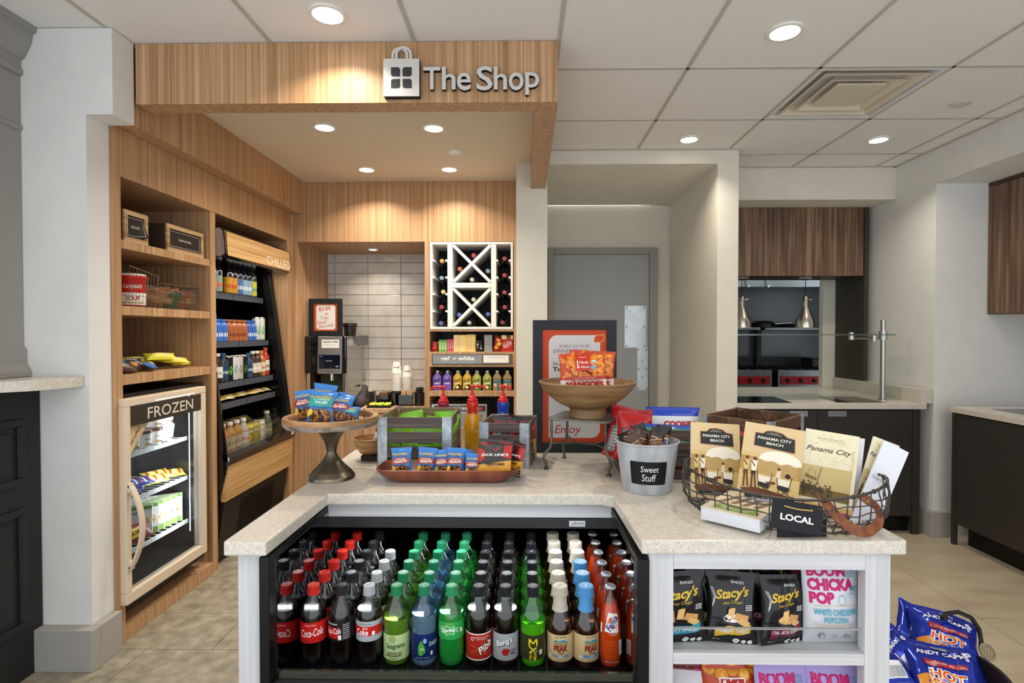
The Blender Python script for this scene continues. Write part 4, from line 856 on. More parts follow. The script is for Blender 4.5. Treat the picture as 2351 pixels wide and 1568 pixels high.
# price sign on the machine
a = PY(711, 770, 4.26); b = PY(787, 686, 4.26)
def easel(name, label, x0, x1, z0, z1, y, fr, top=.0, th=.02):
    t = T(name, label, 'sign', ((x0+x1)/2, y, z0))
    for q in ((x0, x0+fr, z0, z1), (x1-fr, x1, z0, z1), (x0+fr, x1-fr, z0, z0+fr), (x0+fr, x1-fr, z1-fr, z1)): MB().box(q[0], q[1], y-th, y, q[2], q[3]).o('frame_rail', mat('222428', .4), t, bev=.001)
    MB().box(x0+.002, x1-.002, y-th*.4, y-.001, z0+.002, z1-.002).o('backing', mat('222428', .4), t)
    return t
z0 = ztm+.0005; t = easel('price_sign', 'black framed handwritten price card on top of the coffee machine', a.x, b.x, z0, b.z, 4.26, .038)
m = MB(); p = Print(m, lambda x, y, e: (x, 4.26-.009-e, y), eps=.0004); xa, xb, za, zb = a.x+.038, b.x-.038, z0+.036, b.z-.036; W_ = xb-xa; H_ = zb-za
def rrect(x0, x1, y0, y1, r, cor=(1, 1, 1, 1)):
    o = []
    for k, (cx, cy) in enumerate(((x0+r, y0+r), (x1-r, y0+r), (x1-r, y1-r), (x0+r, y1-r))):
        if cor[k]: o += [(cx+r*math.cos(math.pi+math.pi/2*(k+q/6)), cy+r*math.sin(math.pi+math.pi/2*(k+q/6))) for q in range(7)]
        else: o.append((x0 if k in (0, 3) else x1, y0 if k < 2 else y1))
    return o
p.rect(xa, xb, za, zb, 0); p.poly(rrect(xa+W_*.1, xb-W_*.1, za+H_*.06, zb-H_*.06, W_*.1), 1)
p.text('$3.00', xa+W_*.45, zb-H_*.2, W_*.5, H_*.16, 2, bold=.01, rot=.1); p.text('K', xa+W_*.55, zb-H_*.38, W_*.12, H_*.1, 2); p.text('Cup', xa+W_*.45, zb-H_*.52, W_*.33, H_*.13, 2, shear=.2); p.text('Good', xa+W_*.34, zb-H_*.68, W_*.4, H_*.13, 2, shear=.3, rot=.1); p.text('Morning!', xa+W_*.52, zb-H_*.82, W_*.62, H_*.12, 2, shear=.2, rot=.2)
m.o('card', [mat('c8501f', .5), mat('e6e2dc', .5), mat('c0392b', .5)], t)
# organizer and cups
OG = T('cup_organizer', 'black countertop organizer that carries the paper cup stacks', 'organizer', (w4(900, 1400, 4.42).x, 4.42, CT))
ox0, ox1 = PY(893, 900, 4.42).x, PY(956, 900, 4.42).x; MB().box(ox0, ox1, 4.36, 4.50, CT, CT+.095).o('body', BLKG, OG, bev=.005)
MB().lathe([(.04, .095), (.04, .098)], 20, c=((ox0*.74+ox1*.26), 4.43, CT)).o('cup_well', BLK, OG)
def bin_(name, label, cx, w, h, Y=4.3, ht=.11, z=CT, square=True):
    x = w4(cx, 1400, Y).x; t = T(name, label, 'container', (x, Y, z)); m = MB()
    if square:
        w2 = w/2
        for q in ((-w2, w2, -w2, -w2+.004, 0, ht), (-w2, w2, w2-.004, w2, 0, ht), (-w2, -w2+.004, -w2, w2, 0, ht), (w2-.004, w2, -w2, w2, 0, ht), (-w2, w2, -w2, w2, 0, .004)): m.box(*q)
    else: m.lathe([(w/2, 0), (w/2, ht), (w/2-.004, ht), (w/2-.004, .005), (.001, .005)], 24)
    m.o('body', BLKG, t, world=False); return t
bin_('condiment_bin', 'black square bin left of the wooden box behind the bird', 682, .085, .11, 4.32, .105); bin_('condiment_bin', 'black bin holding the brown lid box', 790, .10, .1, 4.33, .075)
x = w4(790, 1400, 4.33).x; tag(MB().box(x-.035, x+.035, 4.30, 4.37, CT+.0045, CT+.098).o('stir_box', mat('7a5636', .5), None, bev=.003), 'small brown wooden box standing in a black bin', 'box')
bin_('condiment_bin', 'round black bin in front of the left cup stack', 868, .078, .1, 4.29, .10, square=False); bin_('stirrer_bin', 'wide black bin full of wooden stirrers', 962, .115, .1, 4.27, .085)
bin_('lid_bin', 'round black bin holding dark lids beside the oak divider', 1058, .075, .1, 4.25, .105, square=False)
x = w4(1058, 1400, 4.25).x; t = T('lid_stack', 'stack of black cup lids in the rightmost bin', 'lids', (x, 4.25, CT+.0055))
for k in range(8): MB().lathe([(.031, 0), (.033, .004), (.033, .009), (.026, .012), (.022, .015)], 20, c=(0, 0, .018*k)).o('lid', mat('1c1c1e', .3), t, world=False)
x = w4(962, 1400, 4.27).x
for k in range(26):
    px_ = x-.048+.096*((k*7) % 26)/25; tag(MB().box(-.003, .003, -.0008, .0008, 0, .115, M=Matrix.Translation((px_, 4.235+.07*(k % 5)/4, CT+.006)) @ Euler((rnd.uniform(-.1, .1), rnd.uniform(-.18, .18), 0)).to_matrix().to_4x4()).o('coffee_stirrer', mat('cfae80', .6), None), 'flat wooden coffee stirrer standing in the wide black bin', 'stirrer', 'coffee stirrers')
for k in range(6): x = w4(682, 1400, 4.32).x; tag(MB().box(x-.03+.009*k, x-.025+.009*k, 4.29, 4.35, CT+.006, CT+.115+.004*(k % 3)).o('sugar_packet', mat('e3dfd0', .5), None), 'white sugar packet upright in the black bin behind the bird', 'packet', 'sugar packets')
tb = T('tea_tray', 'low dark tray of tea sachets on the coffee counter', 'tray', (w4(765, 1480, 4.18).x, 4.17, CT))
MB().box(-.09, .09, -.06, .06, 0, .015).o('base', BLK, tb, world=False)
for k in range(6):
    q = MB().box(-.022, .022, -.016, .016, 0, .004, M=Matrix.Translation((tb.location.x-.055+.055*(k % 3), 4.14+.055*(k//3), CT+.022)) @ Euler((.35, rnd.uniform(-.1, .1), rnd.uniform(-.3, .3))).to_matrix().to_4x4()).o('tea_sachet', mat(['c9b83a', 'a8c43a', 'b8cc3a'][k % 3], .5), None); tag(q, '%s tea sachet on the low dark tray, %s row, %s' % (['gold', 'green', 'lime'][k % 3], 'rear' if k > 2 else 'front', ['left', 'middle', 'right'][k % 3]), 'sachet')
def cups(px, pt, n, nm, Y=4.43, z=CT+.0985, big=.0):
    x = PY(px, 860, Y).x; t0 = None; pitch = .0103
    H = .092; me = None
    for k in range(n):
        zb = z+k*pitch; lab = 'white paper cup in the %s stack, %s from the bottom' % (nm, ORD[k].replace('front', 'first'))
        if me is None:
            m = MB().lathe([(.040, 0), (.0405, .004), (.0385, .006), (.028, H-.002), (.027, H)], 24, 0); o = m.o('paper_cup', [mat('eae5dc', .6)], None, smooth=True); me = o
        else: o = me.copy(); COL.objects.link(o)
        o.location = (x, Y, zb); tag(o, lab, 'cup', 'paper cups, %s stack' % nm)
    m = MB(); p = Print(m, lambda u, v, e: (x+(.0335+e)*math.sin(u/.0335), Y-(.0335+.0035+e)*math.cos(u/.0335), v)); p.text('HILTON', 0, zb+.05, .035, .009, 0, bold=.03) if 0 else p.rect(-.02, .012, zb+.047, zb+.052, 0); p.rect(.016, .026, zb+.042, zb+.056, 1)
    q = m.o('cup_print', [mat('4a4046', .5), mat('8e3a3a', .5)], None); q.parent = o; q.matrix_parent_inverse = Matrix.Translation(o.location).inverted()
cups(911, 817, 15, 'left'); cups(935.5, 828, 12, 'right', 4.42)

# ================================================================ passage door
dy = 4.825
m = MB().box(.258, 1.10, dy, dy+.035, 0, 2.058); D = m.o('door_1', mat('a4a6a8', .45), None); D['kind'] = 'structure'
m = MB().box(.203, .257, dy-.03, dy+.034, 0, 2.116); m.box(1.101, 1.169, dy-.03, dy+.034, 0, 2.116); m.box(.257, 1.101, dy-.03, dy+.034, 2.059, 2.116); m.o('door_frame', mat('96958f', .45), D, world=False, bev=.004)
def plate(name, px0, px1, py0, py1, bolts, q=0):
    a = PY(px0, py1, dy-.004); b = PY(px1, py0, dy-.004); pl = MB().box(a.x, b.x, dy-.003-q, dy-.0005-q, a.z, b.z).o(name, noisemat('brushed_plate', ['a9afb2', 'c3c8ca'], ns=8, rough=.3, metal=.8), D, world=False)
    m = MB()
    for u, v in bolts: m.sphere((a.x+u*(b.x-a.x), dy-.004-q, a.z+v*(b.z-a.z)), .006, 8, 4)
    m.o('bolt', mat('5c5f62', .3, .8), pl, world=False)
plate('push_plate', 1434, 1484, 702, 798, [(.08, .95), (.92, .95), (.08, .5), (.92, .5), (.08, .04), (.92, .04)])
plate('lock_plate', 1463, 1487, 798, 896, [(.12, .95), (.88, .95), (.5, .68), (.12, .5), (.88, .5), (.5, .3), (.12, .04), (.88, .04)])
m = MB().box(.9, 1.02, dy-.002, dy, .0, .0) if 0 else None

# ================================================================ kitchen hatch
KC = T('kitchen_base_cabinet', 'dark base cabinet under the kitchen hatch counter', 'cabinet', (2.05, 3.7, 0))
MB().box(1.431, 2.66, 3.70, 4.69, .12, .845).o('body', DKCAB, KC); MB().box(1.44, 2.64, 3.75, 4.6, 0, .12).o('toe_kick', BLK, KC)
for a, b in ((1.435, 1.98), (1.984, 2.615)): MB().box(a, b, 3.682, 3.70, .125, .84).o('door', DKCAB, KC, bev=.001)
MB().box(2.618, 2.667, 3.68, 3.70, .0, .845).o('filler_strip', DKCAB, KC)
for a in (1.79, 2.05):
    m = MB().box(a, a+.12, 3.676, 3.682, .80, .836, 0); m.box(a+.008, a+.112, 3.675, 3.6765, .808, .83, 1); m.o('handle', [mat('b9bbbd', .3, .8), mat('8a8c8e', .4, .6)], KC)
KT = T('kitchen_counter', 'pale stone counter of the kitchen hatch with two black hot plates', 'counter', (2.05, 3.66, .85)); q = .89
MB().box(1.431, 2.69, 3.655, 4.699, .852, q).o('slab', QTZ, KT, bev=.002); MB().box(1.431, 2.564, 4.6995, 4.765, .852, q).o('sill', QTZ, KT)
MB().box(2.655, 2.735, 3.665, 4.69, q+.0002, q+.095).o('upstand', QTZ, KT)
def hot(px):
    P = [PZ(*p, q) for p in px]; m = MB().prism([(p.x, p.y) for p in P], q+.0002, q+.003, 'z'); m.o('hot_plate', mat('0e0e0d', .06), KT)
hot([(1640, 925), (1818, 925), (1776, 911), (1640, 911)]); hot([(1922, 924), (2032, 924), (1962, 911), (1880, 911)])
HF = T('hatch_fascia', 'walnut veneer fascia hanging over the kitchen hatch', 'cabinet', (2.05, 4.3, 1.81))
MB().box(1.431, 2.66, 4.302, 4.33, 1.814, 2.35).o('front_panel', WALN, HF); MB().box(1.431, 2.66, 4.331, 4.68, 1.816, 1.835).o('soffit_panel', DKCAB, HF)
HP = MB().box(2.667, 2.70, 4.30, 4.69, .985, 2.35).o('end_panel', mat('3e3a33', .5), None); tag(HP, 'dark upright end panel at the right of the kitchen hatch', 'panel')
# heat lamps
def heat_lamp(px, lab):
    x = PY(px, 700, 4.45).x; t = T('heat_lamp', lab, 'lamp', (x, 4.45, 1.815), group='heat lamps over the hatch')
    zt = PY(px, 680, 4.45).z-1.815; zb = PY(px, 752, 4.45).z-1.815; r = .074
    MB().lathe([(.0001, 0), (.06, 0), (.055, -.012), (.03, -.02), (.0001, -.022)], 24).o('canopy', STEEL, t, world=False, smooth=True)
    MB().tube([(0, 0, -.02), (0, 0, zt)], .003, 6).o('cord', BLK, t, world=False)
    h = zt-zb; MB().lathe([(.018, zt), (.024, zt-.01), (.024, zt-h*.28), (.03, zt-h*.38), (.058, zt-h*.66), (r, zt-h*.82), (r, zb), (r*.94, zb), (r*.94, zt-h*.8), (.02, zt-h*.3)], 28, cap=False).o('shade', mat('cfcac2', .22, 1), t, world=False, smooth=True)
    MB().lathe([(.012, 0), (.012, .03)], 10, M=Matrix.Translation((.02, 0, zt-h*.1)) @ Euler((0, D2(90), 0)).to_matrix().to_4x4()).o('switch', STEEL, t, world=False)
    MB().sphere((0, 0, zb+.02), .03, 14, 8).o('bulb', mat('e8dfc8', .2), t, world=False)
heat_lamp(1703, 'left brushed steel heat lamp over the hatch'); heat_lamp(1849, 'right brushed steel heat lamp over the hatch')
# sneeze guard
SG = T('sneeze_guard', 'flat glass shelf on a steel post above the hatch counter', 'sneeze guard', (2.6, 4.0, q))
px_ = PZ(2026, 919, q+.0); zt = PY(2026, 735, px_.y).z; gz = PY(1900, 770, 3.86).z
MB().lathe([(.03, 0), (.03, .008), (.0165, .01), (.0165, zt-q), (.012, zt-q)], 20, c=(px_.x, px_.y, q)).o('post', STEEL, SG, smooth=True)
MB().box(1.44, px_.x+.03, 3.75, 4.05, gz, gz+.010).o('glass_shelf', clearmat('shelf_glass', 'c9dcd2', .12), SG)
m = MB().tube([(px_.x, px_.y, gz-.02), (px_.x-.12, px_.y-.02, gz-.02), (px_.x-.24, px_.y-.03, gz-.02)], .007, 8); m.lathe([(.02, -.03), (.02, .0)], 16, c=(px_.x-.24, px_.y-.03, gz)); m.lathe([(.018, .01), (.018, .022)], 16, c=(px_.x-.24, px_.y-.03, gz)); m.lathe([(.02, -.04), (.02, .0)], 16, c=(px_.x-.07, px_.y-.01, gz)); m.lathe([(.026, -.03), (.026, .03)], 16, c=(px_.x, px_.y, gz)); m.o('clamp_arm', STEEL, SG)
# kitchen interior
def ky(px, py, Y=6.4): return PY(px, py, Y)
KH = T('exhaust_hood', 'stainless exhaust hood band high in the kitchen beyond the hatch', 'hood', (2.6, 6.2, 1.9))
MB().box(1.25, 4.1, 6.0, 6.65, ky(0, 661, 6.0).z, 2.12).o('body', mat('9aa0a6', .3, .9), KH, bev=.004)
KW = MB().box(1.25, 4.1, 6.60, 6.62, .75, 1.95).o('steel_splashback', mat('5c6062', .35, .6), None); tag(KW, 'stainless splashback panel on the kitchen rear wall', 'panel')
KS = T('steel_shelf', 'stainless wall shelf with pans in the kitchen', 'shelf', (2.9, 6.4, 1.5)); z = ky(1800, 752, 6.4).z
MB().box(ky(1748, 750, 6.4).x, 3.9, 6.3, 6.6, z-.03, z+.0).o('board', STEELD, KS, bev=.004); MB().box(1.3, ky(1738, 750, 6.4).x, 6.3, 6.6, z-.03, z).o('board', STEELD, KS, bev=.004)
for xx in (ky(1757, 750, 6.4).x,): MB().box(xx-.05, xx, 6.5, 6.59, .8, z-.03).o('upright', mat('2a2c2e', .4), KS)
z += .001
t = T('frying_pan', 'dark frying pan upside down on the kitchen shelf', 'pan', (ky(1752, 745, 6.42).x, 6.42, z)); MB().lathe([(.14, 0), (.13, .05), (.09, .075), (.0001, .08)], 24).o('bowl', mat('1d1d1f', .3, .6), t, world=False, smooth=True); MB().tube([(.12, -.03, .04), (.3, -.08, .05)], .009, 8).o('handle', STEELD, t, world=False)
t = T('frying_pan', 'wide shallow steel pan on the kitchen shelf, right of the dark pan', 'pan', (ky(1810, 745, 6.42).x+.02, 6.44, z)); MB().lathe([(.10, 0), (.14, .035), (.145, .037), (.095, .008)], 24).o('bowl', STEELD, t, world=False, smooth=True); MB().tube([(.13, 0, .035), (.27, -.02, .05)], .008, 8).o('handle', STEELD, t, world=False)
for k, (p0, p1) in enumerate(((1640, 1773), (1786, 1920))):
    Yf = 5.9; a = ky(p0, 880, Yf); b = ky(p1, 847, Yf); nm = ['left', 'right'][k]
    t = T('range_top', 'steel range with red control panel, %s of two in the kitchen' % nm, 'stove', ((a.x+b.x)/2, Yf, .0))
    zt = ky(0, 848, Yf).z; zr0 = ky(0, 880, Yf).z; zr1 = ky(0, 862, Yf).z
    MB().box(a.x, b.x, Yf, 6.5, .1, zt).o('body', STEELD, t, bev=.004); MB().box(a.x+.03, b.x-.03, Yf-.01, Yf, zr0, zr1).o('control_panel', mat('8e1219', .35), t)
    for j in range(4): MB().lathe([(.022, 0), (.018, .02), (.0001, .022)], 12, M=Matrix.Translation((a.x+.1+j*(b.x-a.x-.2)/3, Yf-.011, (zr0+zr1)/2)) @ Euler((math.pi/2, 0, 0)).to_matrix().to_4x4()).o('knob', BLK, t)
    m = MB()
    for j in range(6): m.box(a.x+.03+j*(b.x-a.x-.08)/5, a.x+.045+j*(b.x-a.x-.08)/5, Yf+.03, 6.45, zt, zt+.02)
    m.box(a.x, b.x, 6.45, 6.5, zt, zt+.12); m.o('grate', mat('1f2022', .5), t)
t = T('steam_pan', 'dark square pan standing on the right range', 'pan', (ky(1876, 840, 6.2).x, 6.2, ky(0, 848, 5.9).z+.0205)); MB().box(-.12, .12, -.12, .12, 0, .09).o('body', mat('26282a', .4, .5), t, world=False, bev=.01); MB().box(-.13, .13, -.13, .13, .088, .1).o('rim', mat('26282a', .4, .5), t, world=False)
for k, px in enumerate((1712, 1758)):
    p = ky(px, 650, 6.0); tag(MB().tube([(p.x, 5.985, 1.96), (p.x, 5.985, 1.88), (p.x+.02, 5.985, 1.865), (p.x+.04, 5.985, 1.885)], .006, 6).o('utensil_hook', STEEL, None), 'steel hook under the exhaust hood, %s' % ('left', 'right')[k], 'hook')

# ================================================================ right hand recess: base cabinets, counter, wall cabinet
RC = T('side_base_cabinet', 'dark base cabinet run on the right side wall', 'cabinet', (3.1, 2.4, 0))
MB().box(2.785, 3.595, 1.2, 3.53, .135, .85).o('body', DKCAB, RC); MB().box(2.85, 3.59, 1.2, 3.5, 0, .135).o('toe_kick', BLK, RC)
for a, b in ((2.9, 3.50), (2.3, 2.897), (1.7, 2.297)): MB().box(2.765, 2.785, a, b, .14, .845).o('door', DKCAB, RC, bev=.001)
MB().box(2.762, 2.785, 3.503, 3.53, 0, .85).o('filler_strip', DKCAB, RC); MB().box(2.758, 2.765, 2.93, 2.945, .60, .80).o('handle', STEEL, RC)
RT_ = T('side_counter', 'pale stone counter on the right base cabinets', 'counter', (3.1, 2.4, .851)); MB().box(2.755, 3.598, 1.2, 3.545, .852, .887).o('slab', QTZ, RT_, bev=.002)
P = [PZ(*p, .887) for p in ((2262, 938), (2360, 938), (2420, 955))]; MB().prism([(P[0].x+.02, 3.42), (3.5, 3.42), (3.5, 3.0), (P[0].x-.0, 3.0)], .8872, .889, 'z').o('inset_plate', mat('7e8184', .3, .5), RT_)
UC = T('wall_cabinet', 'walnut wall cabinet high in the right recess', 'cabinet', (3.3, 2.9, 1.486))
MB().box(3.1, 3.598, 2.0, 3.655, 1.487, 2.355).o('body', WALN, UC)
MB().box(3.082, 3.10, 3.62, 3.655, 1.487, 2.355).o('filler_strip', WALN, UC)
for a, b in ((3.1, 3.615), (2.55, 3.096)): MB().box(3.08, 3.099, a, b, 1.49, 2.33).o('door', WALN, UC, bev=.001)
MB().box(3.081, 3.099, 2.0, 3.655, 2.333, 2.357).o('top_rail', mat('4d3c30', .5), UC)

# ================================================================ far left: gray pillar, round ledge, dark cabinet
t = T('gray_column', 'gray panelled column with crown moulding at the far left', 'column', (-2.2, 1.9, 1.2))
GC = mat('94918c', .5); xc = -2.035
MB().box(-2.9, xc, 1.3, 2.165, 1.19, 2.59).o('shaft', GC, t)
cr = [(xc, 2.40), (xc+.012, 2.40), (xc+.012, 2.425), (xc+.004, 2.43), (xc+.004, 2.46), (xc+.02, 2.47), (xc+.05, 2.53), (xc+.055, 2.565), (xc+.07, 2.57), (xc+.07, 2.5915), (xc, 2.5915)]
MB().prism(cr, 1.3, 2.165, 'y').o('crown_moulding', GC, t, smooth=False)
for z in (2.19,): MB().tube([(xc, 1.3, z), (xc, 2.16, z)], .012, 10).o('bead', GC, t)
MB().prism([(xc, 1.19), (xc+.03, 1.19), (xc+.03, 1.21), (xc+.012, 1.24), (xc+.012, 1.30), (xc, 1.31)], 1.3, 2.165, 'y').o('base_moulding', GC, t)
t = T('bar_ledge', 'round-ended stone ledge at the far left', 'ledge', (-2.0, 2.0, 1.15))
pts = [(-2.9, 2.165)]+[(-1.985+.2*math.cos(a_), 2.165+.2*math.sin(a_)) for a_ in [-math.pi/2*k/14 for k in range(15)]]+[(-2.9, 1.965)]
pts = [(-2.9, 2.165), (-1.79, 2.165), (-1.80, 2.12)]+[(-1.995+.19*math.cos(a_), 2.09+.19*math.sin(a_)) for a_ in [-math.pi/2*(k+.5)/14 for k in range(14)]]+[(-2.9, 1.80)]
MB().prism(pts, 1.148, 1.188, 'z').o('slab', QTZ, t, bev=.004)
t = T('bar_cabinet', 'black raised-panel cabinet under the round ledge', 'cabinet', (-2.2, 1.9, 0)); KB = mat('262626', .4); xf = -1.972
MB().box(-2.9, xf, 1.3, 2.165, .0, 1.147).o('body', KB, t)
def rpanel(y0, y1, z0, z1):
    m = MB(); a = .03
    for (u0, u1, v0, v1) in ((y0, y1, z1-a, z1), (y0, y1, z0, z0+a), (y0, y0+a, z0+a, z1-a), (y1-a, y1, z0+a, z1-a)): m.box(xf-.001, xf+.012, u0, u1, v0, v1)
    m.o('panel_moulding', KB, t, bev=.005); MB().box(xf-.001, xf+.005, y0+.05, y1-.05, z0+.05, z1-.05).o('raised_panel', KB, t, bev=.004)
rpanel(1.55, 2.09, .77, 1.03); rpanel(1.55, 2.09, .20, .68)
# ================================================================ ISLAND
CTZ = .865
CTOP = T('island_worktop', 'speckled pale quartz worktop notched around the drinks cooler', 'worktop', (.1, 1.8, .83))
pts = [(-.722, 1.275), (-.619, 1.275), (-.611, 1.662), (.245, 1.668), (.270, 1.650), (.281, 1.300), (.915, 1.305), (.922, 1.312), (.922, 2.30), (-.727, 2.30)]
MB().prism(pts, .83, CTZ, 'z').o('slab', QTZ, CTOP, bev=.005)
IC = T('island_cabinet', 'whitewashed wooden island base with open snack shelves', 'cabinet', (.1, 1.8, 0))
FY = 1.315; CB = 2.24
def ib(name, *q, mt=WWASH, **k): return MB().box(*q).o(name, mt, IC, bev=.001, **k)
ib('side_panel', -.708, -.65, FY, CB, 0, .8295); ib('side_panel', .302, .338, FY+.0305, CB, 0, .8295); ib('side_panel', .85, .886, FY+.0305, CB, 0, .8295); ib('stile', .302, .362, FY, FY+.03, 0, .8295); ib('stile', .826, .886, FY, FY+.03, 0, .8295)
ib('back_panel', -.65, .302, CB-.02, CB, 0, .8295); ib('back_panel', .338, .85, CB-.02, CB, 0, .8295)
ib('top_rail', .3625, .8255, FY, FY+.03, .789, .8295, mt=WWASHX); ib('shelf', .3625, .8255, FY+.0, FY+.03, .555, .583, mt=WWASHX); ib('shelf', .3385, .8495, FY+.0305, CB-.021, .555, .583, mt=WWASHX); ib('shelf', .3385, .8495, FY+.031, CB-.021, .2, .23, mt=WWASHX)
ib('inner_liner', .846, .8495, FY+.031, CB-.02, .59, .789, mt=mat('a9a7a6', .5)); ib('inner_liner', .3385, .342, FY+.031, CB-.02, .59, .789, mt=mat('a9a7a6', .5)); ib('shelf_back', .342, .846, 1.86, 1.87, .23, .789, mt=mat('232323', .6))
ib('notch_apron', -.645, .30, 1.695, 1.715, .783, .8295, mt=WWASHX)
MB().box(.364, .818, FY+.012, FY+.016, .5835, .636).o('acrylic_guard', clearmat('acrylic_lip', 'f6f7f7', .008), IC)
MB().box(.364, .818, FY+.010, FY+.018, .636, .6385).o('acrylic_edge', mat('aeb2b2', .3, alpha=.7), IC)
# ---- drinks cooler
lanepx = [720.4, 785.6, 848, 911, 974.7, 1037, 1099.4, 1161, 1223, 1286, 1345, 1401]
RY0 = 1.475; LX = [PY(p, 1358, RY0).x for p in lanepx]; BZ = .463; PITCH = .0775
DC = T('drinks_cooler', 'black open-fronted drinks cooler set into the island', 'cooler', (-.17, 1.7, 0))
mx0 = LX[0]-.0378; mx1 = LX[-1]+.0355
def db(name, *q, mt=BLK, **k): return MB().box(*q).o(name, mt, DC, **k)
db('side_wall', -.648, mx0-.002, 1.298, 2.15, .02, .818, bev=.002); db('side_wall', mx1+.002, .300, 1.298, 2.15, .02, .818, bev=.002)
db('mirror_liner', mx0-.002, mx0, 1.335, 2.13, .40, .80, mt=mat('9a9c9e', .03, 1)); db('mirror_liner', mx1, mx1+.002, 1.335, 2.13, .40, .80, mt=mat('9a9c9e', .03, 1))
db('deck', mx0, mx1, 1.345, 2.13, BZ-.02, BZ, mt=mat('0d0d0e', .3)); db('back_wall', mx0, mx1, 2.13, 2.15, .1, .80, mt=mat('0d0d0e', .2))
db('valance', mx0, mx1, 1.692, 1.712, .750, .782, mt=mat('191919', .3)); db('inner_ceiling', mx0, mx1, 1.713, 2.13, .765, .78, mt=mat('0a0a0a', .1))
db('front_panel', mx0, mx1, 1.318, 1.345, .05, .50, mt=mat('232325', .35)); db('front_glass', mx0+.002, mx1-.002, 1.325, 1.333, .50, .524, mt=clearmat('cooler_glass', 'cfe3da', .15))
m = MB().box(LX[-1]-.095, LX[-1]-.045, 1.6895, 1.6918, .757, .775, 0); p = Print(m, lambda x, y, e: (x, 1.6895-e, y)); xx = LX[-1]-.07; p.text('Structural', xx+.007, .768, .028, .0055, 1, bold=.02); p.text('Concepts', xx+.010, .761, .02, .0035, 1)
for k in range(3): p.line([(xx-.02+.004*k, .76), (xx-.012+.004*k, .771)], .001, 1)
m.o('maker_badge', [mat('d5d5d5', .4), mat('3a3a3c', .4)], DC, bev=0)
area('cooler_lamp', ((mx0+mx1)/2, 1.73, .744), .8, 1.6, (.95, .97, 1), (D2(-25), 0, 0), sy=.02)

CLR = clearmat('pet_shell', 'e9edec', .10); CLRG = clearmat('pet_shell_green', 'a9d8b4', .10); CLRB = clearmat('pet_shell_blue', 'bcd6e6', .10)
COLA = mat('120906', .10, coat=1); TEA = mat('2a0f06', .1, coat=1)
def ridge(a, z): return 1+.02*math.cos(24*a)
PET = [(.0285, 0), (.033, .005), (.0345, .02), (.0355, .05), (.0340, .07), (.0352, .083), (.0355, .128), (.0335, .142), (.0265, .160), (.018, .174), (.0128, .184), (.0128, .20)]
def bottle(kind, loc, lab, group):
    K = KIND[kind]; t = T(K['name'], lab, 'bottle', loc, group=group)
    prof = K.get('prof', PET); r = max(q[0] for q in prof); lt = K['lt']
    lower = [q for q in prof if q[1] < lt]; 
    for a, b in zip(prof, prof[1:]):
        if a[1] < lt <= b[1]: f = (lt-a[1])/(b[1]-a[1]); rt = a[0]+(b[0]-a[0])*f
    rip = (lambda a, z: 1+.035*noise.noise(Vector((math.cos(a)*3, math.sin(a)*3, z*160)))) if K.get('rip') else None
    if rip: lower = [(rt_, z) for rt_, z in [(0.0305, 0)]+[(.0345, .006+.0045*i) for i in range(30)]]; rt = .034
    MB().lathe([(q[0]-.0006, q[1]) for q in lower]+[(rt-.0006, lt), (.0001, lt+.0002)], 32, rf=rip).o('drink', K['liq'], t, world=False, smooth=True)
    up = [(rt, lt)]+[q for q in prof if q[1] > lt]; MB().lathe(up, 28, cap=False).o('clear_shell', K['shell'], t, world=False, smooth=True)
    ct, cr, c0 = K.get('cap', (.208, .0158, .187))
    if K.get('crown'): MB().lathe([(cr*1.1, c0), (cr*1.12, c0+.003), (cr*.98, ct-.002), (cr*.8, ct)], 42, rf=lambda a, z: 1+(.05*math.cos(21*a) if z < c0+.004 else 0)).o('cap', mat(K['cc'], .3, .8), t, world=False)
    else:
        m = MB().lathe([(cr*1.04, c0-.005), (cr*1.04, c0-.001), (cr*.97, c0), (cr, c0+.001), (cr, ct-.002), (cr*.9, ct)], 48, rf=ridge)
        cp = m.o('cap', mat(K['cc'], .38), t, world=False); MB().box(-cr*.5, cr*.5, -.0013, .0013, ct, ct+.0004, 0, Matrix.Rotation(.9, 4, 'Z')).o('cap_mark', mat(K.get('cc2', K['cc']), .3), cp, world=False)
    if K.get('wrap'):
        z0, z1 = K['wrap']; MB().lathe([(r0+.0006, z) for r0, z in K['wp']], 24, cap=False).o('neck_wrap', mat(K['cc'], .4), t, world=False, smooth=True)
    z0, z1 = K['lab']; rr = K.get('lr', .0357); m = MB()
    if not K.get('nolabel'): m.lathe([(rr, z0), (rr, z1)], 36, 0, cap=False)
    
    def cone(x, y, e):
        z = (z0+z1)/2+y; r = prof[-1][0]
        for a, b in zip(prof, prof[1:]):
            if a[1] <= z <= b[1]: r = a[0]+(b[0]-a[0])*(z-a[1])/(b[1]-a[1])
        r += .0004+e; return (r*math.sin(x/.028), -r*math.cos(x/.028), z)
    p = Print(m, cone if K.get('nolabel') else cyl_fn(rr, (z0+z1)/2), L=.008, eps=.00025); K['pr'](p, (z1-z0)); m.o('printed_label', [mat(c, .35) for c in K['cols']], t, world=False, smooth=False)
    return t
def p_coke(p, h): p.text('Coca-Cola', .004, 0, .062, .021, 1, bold=.012, shear=.35, rot=.08); p.text('ORIGINAL TASTE', 0, h*.36, .03, .003, 1); p.rect(-.052, -.049, -h*.35, h*.35, 2); p.text('20 FL OZ', .0, -h*.38, .02, .003, 2)
def p_zero(p, h): p.rect(-.03, .016, -h*.36, h*.18, 2); p.text('Coca-Cola', -.004, .0, .05, .016, 1, bold=.01, shear=.35, rot=.1); p.text('ZERO SUGAR', -.006, h*.36, .036, .004, 1, bold=.02); p.rect(.024, .046, -h*.42, h*.42, 3); p.rect(.014, .022, -h*.42, -h*.18, 1); [p.rect(.026, .044, -h*.38+h*.1*k, -h*.36+h*.1*k, 1) for k in range(8)]
